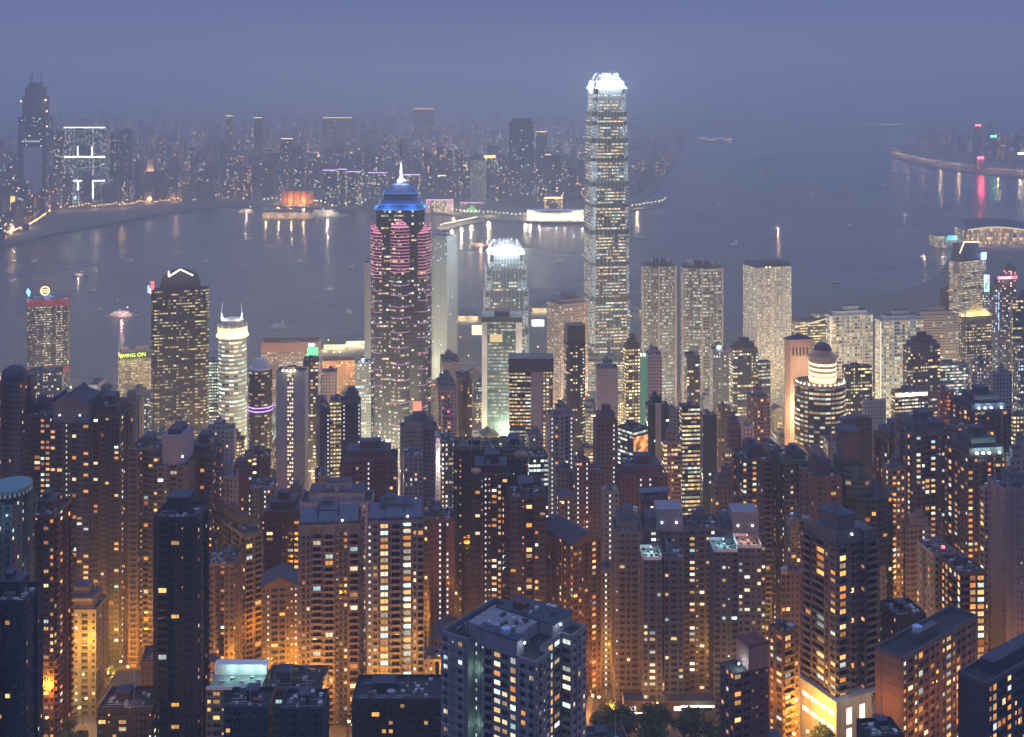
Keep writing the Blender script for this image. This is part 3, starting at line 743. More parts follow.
    sp.cyl(0,0,z,z+9,1.5,sw,10,1.1); sp.cyl(0,0,z+9,z+23,1.3,sw,8,.6); sp.cyl(0,0,z+23,z+46,.5,M_DARK,6,.2)
    for k in range(8):
        t = k*math.pi/4; sp.bar((5*math.cos(t),5*math.sin(t),z-.5),(.9*math.cos(t),.9*math.sin(t),z+9),.22,sw)
    sp.dome(0,0,z+23,1.8,1.8,M_STEEL,10,4)
    sp.build('spire', root)
    for t in range(4): point(root, (3.4*math.cos(t*1.57),3.4*math.sin(t*1.57),z+4), 4200, (1,.95,1), .3); point(root, (5*math.cos(t*1.57+.8),5*math.sin(t*1.57+.8),z+14), 4200, (1,.95,1), .3)
    q = MB(); q.box(13,21,-a-.9,-a-.5,60,72,emit('red_screen',(1,.12,.10),1.2)); q.build('screen', root)
pink_tower()

# slabs behind it
T('hotel_tower', 'tall pale slab edge peeping out beside the blue-topped tower', 364.5, 364.5, 372.5, 264, 1480, 'pale', d=30, plan='box', roof='flat', lit=.04, tone='yel')
T('hotel_tower', 'tall grey green slab tower standing behind the blue-topped tower', 432, 447, 457.5, 241, 1480, 'grey', th=52, plan='box', roof='big', lit=.10, ww=.3, wall=(.42,.46,.44), bay=4, tone='cool')

# dark tower with arched roof and chevron light
r, w, d, h = T('office_tower', 'dark glass office tower with arched roof and white chevron light', 151, 158, 209, 291, 1150, 'curtain', th=14, plan='cham', roof=None, lit=.42, ww=.86, wh=.38, bay=2.5, gain=1.2, tone='yel', corr=.45)
def arch(b):
    n = 12; P = []
    for k in range(n+1):
        t = math.pi*k/n; P.append((w*.5 - w*.34*math.cos(t), 5 + 14*math.sin(t)**.8))
    P = [(w*.14, 0)] + P + [(w*.86, 0)]
    y0, y1 = d*.3, d*.7
    for k in range(len(P)-1):
        a_, b_ = P[k], P[k+1]; b.face([(a_[0],y0,h+a_[1]),(b_[0],y0,h+b_[1]),(b_[0],y1,h+b_[1]),(a_[0],y1,h+a_[1])], M_ROOFB)
    b.face([(p[0],y0,h+p[1]) for p in P][::-1], M_PLANT); b.face([(p[0],y1,h+p[1]) for p in P], M_PLANT)
P_(r, 'arched_roof', arch)
ch = emit('chevron_light', (1,.93,.8), 4)
P_(r, 'chevron_light', lambda b: [b.bar(p, q, .6, ch) for p, q in (((w*.3,d*.28,h+12.5),(w*.5,d*.28,h+19.2)),((w*.5,d*.28,h+19.2),(w*.72,d*.28,h+12.8)),((w*.3,d*.28,h+12.5),(w*.3,d*.28,h+18)))])
P_(r, 'red_sign', lambda b: b.box(-.3, 2.8, d*.12, d*.12+.8, h+1, h+9, emit('red_sign', (1,.1,.12), 3)))
P_(r, 'blue_sign', lambda b: (b.box(-3.6,-1.9,d*.5,d*.5+.6,h-3,h+4,emit('blue_sign',(.2,.5,1),3)), b.box(-1.5,.6,d*.4,d*.4+.6,h-4,h+1.5,emit('amber_sign',(1,.7,.3),2))))

# lit round tower with two horns
def horned():
    D = 1120; X = px_x(232.5, D); zb = 8; root = tag(empty('office_tower', (X, D, zb)), 'bright round office tower with floodlit crown and two white horns', 'office tower')
    H0 = py_z(336, D)-zb; m = facade_mat('round_band', (.26,.28,.24), (.05,.08,.07), lit=.86, ww=.99, wh=.5, corr=.8, gain=1.5, tone='cool')
    r = 13.2; n = 20; P = [(r*math.cos(2*math.pi*k/n), r*math.sin(2*math.pi*k/n)) for k in range(n)]
    b = MB(); b.prism(P, 0, H0, m, M_ROOF, 4.1, 3.9); b.build('wall', root)
    cw = paint('crown_stone', (.7,.66,.55), .7)
    b = MB()
    for (r_, z0, z1) in ((15, H0, H0+2), (12.5, H0+2, H0+8), (14, H0+8, H0+10), (9.5, H0+10, H0+15), (10.5, H0+15, H0+16.2)): b.cyl(0,0,z0,z1,r_,cw,20)
    for k in range(12): t = k*math.pi/6; b.box(13.2*math.cos(t)-.7, 13.2*math.cos(t)+.7, 13.2*math.sin(t)-.7, 13.2*math.sin(t)+.7, H0+2, H0+12, cw)
    b.build('crown', root)
    for sx in (-1, 1):
        b = MB(); b.bar((sx*8.5,-3,H0+12),(sx*9.6,-3,H0+22),.75,M_WHITE,6); b.bar((sx*9.6,-3,H0+22),(sx*8.6,-3,H0+32),.35,M_WHITE,6); b.build('horn', root)
        point(root, (sx*7.5,-6,H0+17), 7000, (.85,.9,1), .4)
    for k in range(8):
        t = -math.pi*(k+.5)/8; point(root, (16.5*math.cos(t),18*math.sin(t),H0+4), 2800, (1,.82,.45), .5)
    for k in range(3): point(root, (-16+16*k,-18,35), 30000, (1,.72,.25), 1)
    b = MB(); b.cyl(0,0,0,30,17,facade_mat('gold_base',(.5,.42,.2),lit=.7,ww=.7,wh=.6,gain=1.6,tone='yel'),20); b.build('base_storeys', root)
    BUILT.append((217,248,310,D,'bright round horned office tower',root,26,26,H0))
horned()

# red-topped waterside tower with round gold sign
r, w, d, h = T('office_tower', 'waterside glass tower with red bands and round gold rooftop sign', 27, 37, 69, 300, 1500, 'curtain', th=16, plan='box', roof=None, lit=.52, ww=.8, wh=.4, bay=2.0, gain=1.3, tone='mix', corr=.5)
rb = paint('red_band', (.30,.04,.035), .6)
for z0, z1 in ((h-10,h+.6),(h-93,h-86)): P_(r, 'red_band', lambda b: ring(b, w, d, z0, z1-z0, .6, rb, .4))
P_(r, 'roof_house', lambda b: b.box(w*.15,w*.85,d*.3,d*.8,h,h+4,M_PLANT))
gold = emit('gold_sign', (1,.78,.32), 3.2); bl = emit('blue_diamond', (.15,.5,1), 4)
def disc(b):
    n = 20; cx, cz, y = w*.42, h+10, d*.2
    for k in range(n):
        a_, b_ = 2*math.pi*k/n, 2*math.pi*(k+1)/n
        P0_, P1_ = (cx+5.2*math.cos(a_), y, cz+5.2*math.sin(a_)), (cx+5.2*math.cos(b_), y, cz+5.2*math.sin(b_)); b.bar(P0_, P1_, .55, gold)
    for dx in (-1.7, 1.7):
        for k in range(10):
            a_, b_ = 2*math.pi*k/10, 2*math.pi*(k+1)/10; b.bar((cx+dx+1.7*math.cos(a_),y,cz+1.8*math.sin(a_)),(cx+dx+1.7*math.cos(b_),y,cz+1.8*math.sin(b_)),.4,gold)
    b.box(cx-.4,cx+.4,y+.5,y+1,h,cz-5,M_STEEL)
P_(r, 'round_sign', disc)
P_(r, 'diamond_sign', lambda b: (b.face([(-1,-.5,h+10),(2.4,-.5,h+4),(4.2,-.5,h+10.5),(1,-.5,h+15)], bl), b.face([(1,-.45,h+15),(4.2,-.45,h+10.5),(2.4,-.45,h+4),(-1,-.45,h+10)], bl), b.bar((1.5,-.3,h),(1.5,-.3,h+5),.2,M_STEEL)))
for x in (2, w*.5, w-2): point(r, (x, -3, h+2.5), 4500, (.2,.5,1), .4)
for x in (2, w*.5, w-2): point(r, (x, d*.1, h+3.5), 2500, (.2,.5,1), .4)

# beige department store with lit roof letters
r, w, d, h = T('department_store', 'beige waterside store with yellow WING ON roof sign', 104, 119, 151, 361, 1410, 'cream', th=22, plan='box', roof=None, lit=.62, ww=.7, wh=.45, bay=2.3, gain=1.25, tone='yel', corr=.3, wall=(.42,.33,.21))
P_(r, 'upper_storey', lambda b: b.box(1.5,w-1.5,1.5,d-1.5,h,h+10,paint('tan_render',(.36,.26,.2),.8)))
P_(r, 'roof_house', lambda b: (b.box(w*.1,w*.3,d*.2,d*.5,h+10,h+15,paint('tan_render',(.36,.26,.2),.8)), b.box(w*.55,w*.92,d*.3,d*.7,h+10,h+14,paint('tan_render',(.36,.26,.2),.8))))
ysg = emit('yellow_letters', (.85,1,.1), 2.6)
P_(r, 'sign_board', lambda b: (b.box(2,w-1,.9,1.4,h+1.5,h+9,paint('sign_green',(.02,.07,.03),.6)), b.box(.9,1.4,3,d*.8,h+1.5,h+9,paint('sign_green',(.02,.07,.03),.6))))
text_mesh('sign_letters', 'WING ON', 6.2, ysg, r, (w*.44, .7, h+5.2), (math.radians(90),0,0))
P_(r, 'sign_emblem', lambda b: b.bar((2.6,.7,h+3.4),(2.6,.7,h+7),1.0,emit('amber_emblem',(1,.62,.1),3)))
P_(r, 'side_sign_letters', lambda b: [b.box(.5,.8,6+k*3.6,7.9+k*3.6,h+3,h+7.5,ysg) for k in range(3)])
for x in (4, w*.6): point(r, (x, -3, h+1), 900, (.9,1,.3), .3)

# Red slab tower with green screen (twin)
r, w, d, h = T('office_tower', 'broad red-framed office block with a green square screen', 261, 266, 319, 352, 1420, 'brown', th=5, plan='box', roof=None, lit=.5, ww=.9, wh=.42, corr=.7, bay=2.4, gain=1.1, tone='mix', wall=(.25,.11,.09), fz=26)
P_(r, 'roof_frame', lambda b: ring(b, w, d, h, 11, 1.4, paint('red_frame',(.27,.10,.09),.7), .5))
P_(r, 'roof_house', lambda b: b.box(w*.3,w*.62,4,d-3,h,h+9,M_PLANT))
P_(r, 'screen', lambda b: b.box(w*.80,w*.985,-1.4,-.7,h-9,h+4.5,emit('green_screen',(.03,.9,.28),1.5)))
P_(r, 'screen_lamp', lambda b: b.box(w*.82,w*.92,-1.4,-.7,h+6,h+9,emit('screen_cap',(.5,.95,1),3)))
point(r, (w*.9,-8,h), 4000, (.1,1,.4), 1)

# dark tower with violet ring
r, w, d, h = T('office_tower', 'dark rounded office tower with a violet light ring and silver cap', 246, 246, 270, 372, 1000, 'curtain', d=20, plan='round', roof=None, lit=.33, ww=.9, wh=.42, bay=2.6, tone='yel', corr=.5, gain=1.1)
P_(r, 'cap', lambda b: (b.cyl(w/2,d/2,h,h+2,w*.47,M_STEEL,20), b.cyl(w*.5,d/2,h+2,h+9,w*.36,M_STEEL,20,w*.22)))
for dz, hh in ((31,.8),(34,.8)): P_(r, 'violet_ring', lambda b: b.cyl(w/2,d/2,h-dz,h-dz+hh,w*.515,emit('violet_ring',(.5,.25,1),3.0),24,None,False))
# long white-flanked slab
r, w, d, h = T('apartment_tower', 'slim tower with two blank pale flanks and a lit stair strip between', 276, 276, 305, 373, 900, 'pale', d=16, plan='box', roof='flat', lit=.0, ww=.0, wall=(.36,.36,.39))
P_(r, 'stair_strip', lambda b: [b.box(w*.40+k*1.6, w*.40+k*1.6+.9, -.15, .3, 4+f*3, 5.3+f*3, emit('stair_warm',(1,.78,.4),1.8) if (f*7+k*3)%5 else M_GLASS) for f in range(75) for k in range(3) if 5.3+f*3 < h])
P_(r, 'roof_lamps', lambda b: [b.box(w*.2+k*3, w*.2+k*3+1.2, .5, 1.5, h+1, h+2, M_LAMPY) for k in range(4)])
point(r, (w*.5,-2,h+3), 2500, (1,.8,.4), .4)

# bank headquarters with pale pillars
r, w, d, h = T('bank_building', 'glass bank building framed by two tall pale pillars', 483, 483, 521, 321, 1250, 'band', d=30, plan='box', roof=None, lit=.8, ww=.97, wh=.5, bay=2.4, wall=(.10,.13,.12), glass=(.05,.09,.08), tone='cool', corr=.8, gain=.8, fh=3.8)
pil = paint('pale_pillar', (.72,.66,.6), .7)
for zz in (35, 75, 110):
    for xx in (2, w-3): point(r, (xx, -16, zz), 3600, (1,.88,.75), 1)
for x0, x1 in ((-1.2, 4.4),(w-5.4, w+1.2)): P_(r, 'pillar', lambda b: b.box(x0, x1, -2.2, 5, 0, h+.3, pil))
P_(r, 'parapet', lambda b: b.box(-1.6, w+1.6, -2.6, d+1, h-1, h+4.5, paint('dark_stone',(.05,.045,.05),.6)))
P_(r, 'roof_house', lambda b: b.box(w*.3,w*.7,6,d-5,h+4.5,h+9,M_PLANT))
P_(r, 'lit_storey', lambda b: b.box(w*.18, w*.5, -.5, .5, h-22, h-14, emit('warm_storey',(1,.7,.28),.9)))
for k in range(5): point(r, (w*(.1+.2*k), -9, 12), 9000, (1,.72,.25), 1)

# twin rounded exchange towers, pale grid block, others near the harbour
for xa, xb, top, lab, sd in ((643,676,262,'shorter of the two rounded granite exchange towers, nearer the tallest skyscraper',1),(683,722.5,264,'broader rounded granite exchange tower, farther from the tallest skyscraper',2)):
    r, w, d, h = T('exchange_tower', lab, xa, xa, xb, top+4, 1350, 'office', d=20, plan='bow', roof=None, lit=.62, ww=.9, wh=.42, bay=1.9, fh=3.7, wall=(.17,.16,.15), tone='cool', corr=.45, gain=1.0, group='twin exchange towers', cat='office tower')
    P_(r, 'upper_storey', lambda b: (b.box(2,w-2,0,d-3,h,h+3.5,M_PLANT), b.box(w*.3,w*.7,4,d*.6,h+3.5,h+7.5,M_PLANT)))
    q = MB(); [q.box(w*a_, w*a_+.9, d*.1, d*.1+.9, h+3.5, h+3.5+hh, M_STEEL) for a_, hh in ((.15,3),(.25,5),(.5,6),(.75,4),(.9,3))]; q.build('aerial', r)
    for fx in (0, .48, 1): P_(r, 'stone_rib', lambda b: b.box(w*fx-.8, w*fx+.8, -d*.18*math.sin(math.pi*fx)-.5, 2, 0, h+.5, paint('granite',(.36,.31,.28),.7)))
r, w, d, h = T('office_tower', 'pale waterside tower with a grid of small glowing round windows', 743, 757, 791.5, 268, 1400, 'grid', th=20, plan='box', roof=None, lit=.86, ww=.45, wh=.45, bay=2.9, fh=3.4, wall=(.55,.53,.50), tone='yel', corr=.05, gain=1.9)
def hip(b):
    z = h; b.box(-.6,w+.6,-.6,d+.6,z,z+1.2,M_ROOFB)
    A = [(-.3,-.3),(w+.3,-.3),(w+.3,d+.3),(-.3,d+.3)]; B2 = [(3.5,3.5),(w-3.5,3.5),(w-3.5,d-3.5),(3.5,d-3.5)]
    for k in range(4): j=(k+1)%4; b.face([(*A[k],z+1.2),(*A[j],z+1.2),(*B2[j],z+5),(*B2[k],z+5)], M_ROOFB)
    b.face([(*p,z+5) for p in B2], M_ROOFB)
P_(r, 'hipped_roof', hip)
P_(r, 'roof_lamp', lambda b: [b.box(w*x_,w*x_+.8,-.9,-.2,h,h+.8,M_LAMPY) for x_ in (.25,.35)])

r, w, d, h = T('office_tower', 'beige office block with dark roof plant close to the tallest skyscraper', 547, 561, 588, 306, 1290, 'office', th=30, plan='box', roof='big', lit=.42, ww=.6, wh=.4, bay=1.8, wall=(.34,.27,.25), tone='mix')
r, w, d, h = T('office_tower', 'slim dark glass tower with bulky square top', 563, 567, 586, 345, 1060, 'curtain', th=10, plan='cham', roof='tiers', lit=.42, wh=.4, tone='mix')
P_(r, 'head_block', lambda b: b.box(.5,w-.5,1,d-1,h,h+17,paint('black_stone',(.05,.05,.065),.5)))
r, w, d, h = T('office_tower', 'dark office tower with bright white office floors and grey side wall', 509, 509, 531, 372, 980, 'curtain', d=20, plan='box', roof=None, lit=.75, ww=.97, wh=.45, tone='mix', corr=.85, gain=1.5)
P_(r, 'crown_louvre', lambda b: (b.box(-.5,w+18.5,-.5,d,h,h+11,paint('black_louvre',(.035,.035,.05),.5)), [b.box(.5,w+17,-.7,-.45,h+2+k*2.4,h+2.6+k*2.4,M_ROOFB) for k in range(4)]))
P_(r, 'grey_flank', lambda b: b.box(w,w+9.5,-.4,d-1,0,h,paint('grey_flank',(.22,.21,.24),.8)))
b = MB(); b.prism([(w+9.5,-.1),(w+18,-.1),(w+18,d-1),(w+9.5,d-1)],0,h,facade_mat('column_windows',(.15,.14,.15),lit=.75,ww=.5,wh=.55,gain=1.6,tone='yel'),M_ROOF,2.8,3.0); b.build('side_wing', r)
r, w, d, h = T('apartment_tower', 'slim yellow-lit tower with dark roof plant, in front of the tallest skyscraper', 623, 626, 640.5, 349, 1050, 'yellow', th=12, plan='box', roof='tiers', tone='yel')
T('office_block', 'blank grey slab building with two lit roof windows', 597, 597, 618, 370, 1000, 'grey', d=18, plan='box', roof='plant', lit=.02, ww=.1, wall=(.28,.26,.29))
r, w, d, h = T('office_block', 'narrow mauve blank slab beside a green glass strip', 648, 648, 662, 356, 1080, 'grey', d=20, plan='box', roof='plant', lit=.01, wall=(.26,.21,.26))
P_(r, 'green_wing', lambda b: b.box(-8,-.2,2,d,0,h-1,emit('green_glass_lit',(.03,.22,.15),.8)))
P_(r, 'roof_lamp', lambda b: [b.box(-7+3*k,-5.6+3*k,.5,1.5,h,h+2,M_LAMPY) for k in range(2)])
r, w, d, h = T('office_tower', 'stepped dark glass tower with teal and yellow office floors', 729, 733, 758, 350, 1130, 'teal', th=8, plan='box', roof='big', wall=(.07,.08,.08), lit=.5, tone='mix')
P_(r, 'lower_wing', lambda b: b.prism([(w,2),(w+14,4),(w+14,d),(w,d)],0,h-13,facade_mat('teal_wing',(.05,.07,.07),lit=.6,ww=.95,wh=.4,corr=.8,gain=1.2,tone='cool'),M_ROOF,2.4,3.4))
T('office_tower', 'small pale tower with bluish lit top storey', 713, 713, 729, 352, 1180, 'pale', d=20, plan='box', roof='plant', lit=.25, tone='cool', rooflamp=4000)
T('office_tower', 'narrow dark blue tower beside the rounded exchange towers', 687, 687, 700, 357, 1120, 'curtain', d=16, plan='box', roof='flat', lit=.3)
# warm stone tower with peaked roof
r, w, d, h = T('clock_tower_block', 'warm floodlit stone tower with pyramid roof and blank walls', 783, 787, 814, 341, 1040, 'cream', th=10, plan='cham', roof='pyramid', lit=.03, ww=.12, wh=.3, wall=(.50,.36,.26), cat='tower block')
P_(r, 'arcade', lambda b: [b.box(w*(.2+.13*k), w*(.2+.13*k)+1.4, -.25, .2, h-13, h-6, M_DARK) for k in range(5)])
for k in range(3): point(r, (w*(.1+.4*k), -16, h-62), 42000, (1,.62,.36), 1)
point(r, (w*.5,-14,h-20), 9000, (1,.66,.42), 1)
# round tower with ring of light
def domed():
    D = 990; X = px_x(820, D); zb = 12; root = tag(empty('office_tower', (X, D, zb)), 'round dark glass office tower with glowing golden drum and dome', 'office tower')
    H0 = py_z(384, D)-zb; m = facade_mat('drum_glass', (.05,.06,.06), (.03,.05,.055), lit=.66, ww=.97, wh=.46, corr=.75, gain=1.35, tone='mix')
    P = [(21*math.cos(t)*(1.0 if math.sin(t) > 0 else .98), 17*math.sin(t)) for t in [2*math.pi*k/28 for k in range(28)]]
    b = MB(); b.prism(P, 0, H0, m, M_ROOF, 3.6, 3.9); b.build('wall', root)
    gl = emit('golden_ring', (1,.80,.45), 2.6); cs = paint('tan_stone', (.45,.36,.27), .7)
    b = MB(); b.prism([(p[0]*1.03,p[1]*1.03) for p in P], H0, H0+2.5, cs, M_ROOF); b.build('cornice', root)
    b = MB(); b.cyl(2,0,H0+2.5,H0+22,11,cs,24); b.build('drum', root)
    for k in range(4): P_(root, 'light_ring', lambda q: q.cyl(2,0,H0+5+k*4,H0+6.7+k*4,11.25,gl,24,None,False))
    b = MB(); b.cyl(2,0,H0+22,H0+24,12,cs,24); b.cyl(2,0,H0+24,H0+29,7.5,cs,16); b.dome(2,0,H0+29,7.5,5.5,M_ROOFB,18,5); b.cyl(2,0,H0+34,H0+38,.4,M_STEEL,6); b.build('dome', root)
    for k in range(6):
        t = -math.pi*(k+.5)/6; point(root, (2+15*math.cos(t),15*math.sin(t),H0+5), 3200, (1,.75,.38), .5)
    b = MB(); [b.box(19.8*math.cos(t)-.4, 19.8*math.cos(t)+.4, 16.8*math.sin(t)-.4, 16.8*math.sin(t)+.4, H0+2.6, H0+3.3, M_LAMPY) for t in [-math.pi*k/14 for k in range(15)]]; b.build('edge_lamps', root)
    BUILT.append((798,843,352,D,'round golden-domed office tower',root,40,34,H0))
domed()
for i, (xl, xc, xr, yt, D, lab) in enumerate(((826,831,873,317,1250,'white office block with a dense square window grid, nearer the round domed tower'),(875,881,923.5,322,1190,'white office block with square window grid in front of the beige lawcourt block'))):
    r, w, d, h = T('office_block', lab, xl, xc, xr, yt, D, 'grid', th=12, plan='box', roof='big', lit=.80, ww=.66, wh=.6, bay=3.0, fh=3.6, wall=(.60,.60,.58), tone='yel', gain=1.3, group='white gridded office blocks')
    P_(r, 'corner_light', lambda b: b.box(-.9,-.2,-.9,-.2,0,h,emit('edge_white',(1,.93,.7),1.2)))
T('office_block', 'broad beige office block with narrow dark window slots near the shore', 913, 917, 958, 317, 1330, 'cream', th=8, plan='box', roof='big', lit=.25, ww=.8, wh=.3, bay=3, wall=(.42,.34,.27), tone='yel', corr=.6)
r, w, d, h = T('office_tower', 'striped office tower with stepped lit top and a bright blue sign', 949, 959, 986, 262, 1520, 'band', th=28, plan='box', roof=None, lit=.85, ww=.99, wh=.45, wall=(.32,.3,.28), tone='yel', corr=.8, gain=1.25)
P_(r, 'stepped_top', lambda b: (b.box(2,w-3,1,d-1,h,h+10,M_PLANT), b.box(4,w-12,2,d-2,h+10,h+22,M_PLANT), b.bar((2,.5,h+11),(10,.5,h+25),.7,emit('yellow_edge',(1,.85,.5),2.5)), b.bar((10,.5,h+25),(w-12,.5,h+23),.7,emit('yellow_edge',(1,.85,.5),2.5))))
P_(r, 'blue_sign', lambda b: b.box(w-9,w,-.6,0,h,h+9,emit('bright_blue_sign',(.25,.6,1),5)))
point(r, (w-4,-9,h+5), 16000, (.25,.5,1), 1)
r, w, d, h = T('office_tower', 'dark office tower with a glowing golden pyramid roof', 957, 963, 994, 325, 1230, 'curtain', th=14, plan='cham', roof=None, lit=.55, ww=.6, wh=.4, bay=2, tone='yel', wall=(.12,.10,.09))
P_(r, 'upper_storey', lambda b: b.box(3,w-3,3,d-3,h,h+8,M_DARK))
def pyr(b):
    m = paint('gilded_roof', (.6,.47,.25), .5); A = [(1.5,1.5),(w-1.5,1.5),(w-1.5,d-1.5),(1.5,d-1.5)]; ap = (w/2,d/2,h+22)
    b.box(1,w-1,1,d-1,h+8,h+9.5,m)
    for k in range(4): b.face([(*A[k],h+9.5),(*A[(k+1)%4],h+9.5),ap], m)
    b.bar((w/2,d/2,h+20),(w/2,d/2,h+30),.3,M_STEEL)
P_(r, 'pyramid_roof', pyr)
for p in ((w*.25,-2),(w*.75,-2),(-2,d*.3),(w+2,d*.3),(w*.5,-4)): point(r, (p[0],p[1],h+10), 4200, (1,.78,.35), .4)
r, w, d, h = T('office_tower', 'tower with tall colourful picture screen near the blue sign', 981, 984, 999, 290, 1400, 'grey', th=12, plan='box', roof='plant', lit=.4, tone='cool')
P_(r, 'screen', lambda b: b.box(-.5,6.5,-1.2,-.5,h-2,h+18,emit('screen_white',(.7,.95,1),1.4))); P_(r, 'screen_picture', lambda b: (b.box(.6,3,-1.5,-1.25,h+1,h+9,emit('pic_green',(.1,.8,.3),1.2)), b.box(3,5.6,-1.5,-1.25,h+6,h+14,emit('pic_pink',(1,.5,.6),1.3))))
P_(r, 'blue_strip', lambda b: [b.box(w-1,w-.3,-.8,-.1,h-48+k*12,h-39+k*12,emit('blue_strip',(.15,.35,1),3)) for k in range(4)])
r, w, d, h = T('office_tower', 'dark tower topped by a long red and white sign band', 994, 998, 1016, 280, 1430, 'violet', th=10, plan='box', roof='plant', lit=.3, tone='mix')
P_(r, 'sign_band', lambda b: (b.box(-1,w+1,-1.2,-.4,h+1,h+4.4,emit('red_band_sign',(1,.12,.18),3)), b.box(1,w-7,-1.5,-1.25,h+2,h+3.4,emit('white_band_sign',(1,.95,.95),3))))
P_(r, 'red_tips', lambda b: [b.box(w*x_,w*x_+1,2,3,h+7,h+8,emit('red_tip',(1,.1,.2),4)) for x_ in (.5,.8,1.0)])
point(r, (w*.5,-8,h+2), 12000, (1,.25,.3), 1)
r, w, d, h = T('office_tower', 'brown tower with peaked roof and a red and white figure sign', 940, 943, 962, 290, 1560, 'brown', th=10, plan='box', roof='pyramid', lit=.15)
P_(r, 'figure_sign', lambda b: (b.box(w-8,w-4,-1,-.4,h-26,h-8,emit('red_fig',(1,.25,.12),2.5)), b.box(w-4,w-1,-1,-.4,h-22,h-4,emit('white_fig',(1,.9,.7),2.5)), b.box(w-9,w-2,-1.3,-1.05,h-26,h-23,emit('white_fig',(1,.9,.7),2.5))))
for xl, xc, xr, yt, lab, tn in ((1003,1006,1016,268,'slim glass tower at the picture edge, behind the red sign band','mix'),(1010,1013,1036,300,'tall dark residential tower beside the red sign band, partly outside the frame','yel'),(1014,1018,1040,345,'tall dark office tower below the red sign band, cut by the frame','cool')):
    T('office_tower', lab, xl, xc, xr, yt, 1480 if yt < 290 else (1180 if yt < 320 else 1080), 'office', th=8, plan='box', roof='plant', lit=.4, tone=tn, wall=(.14,.13,.14))
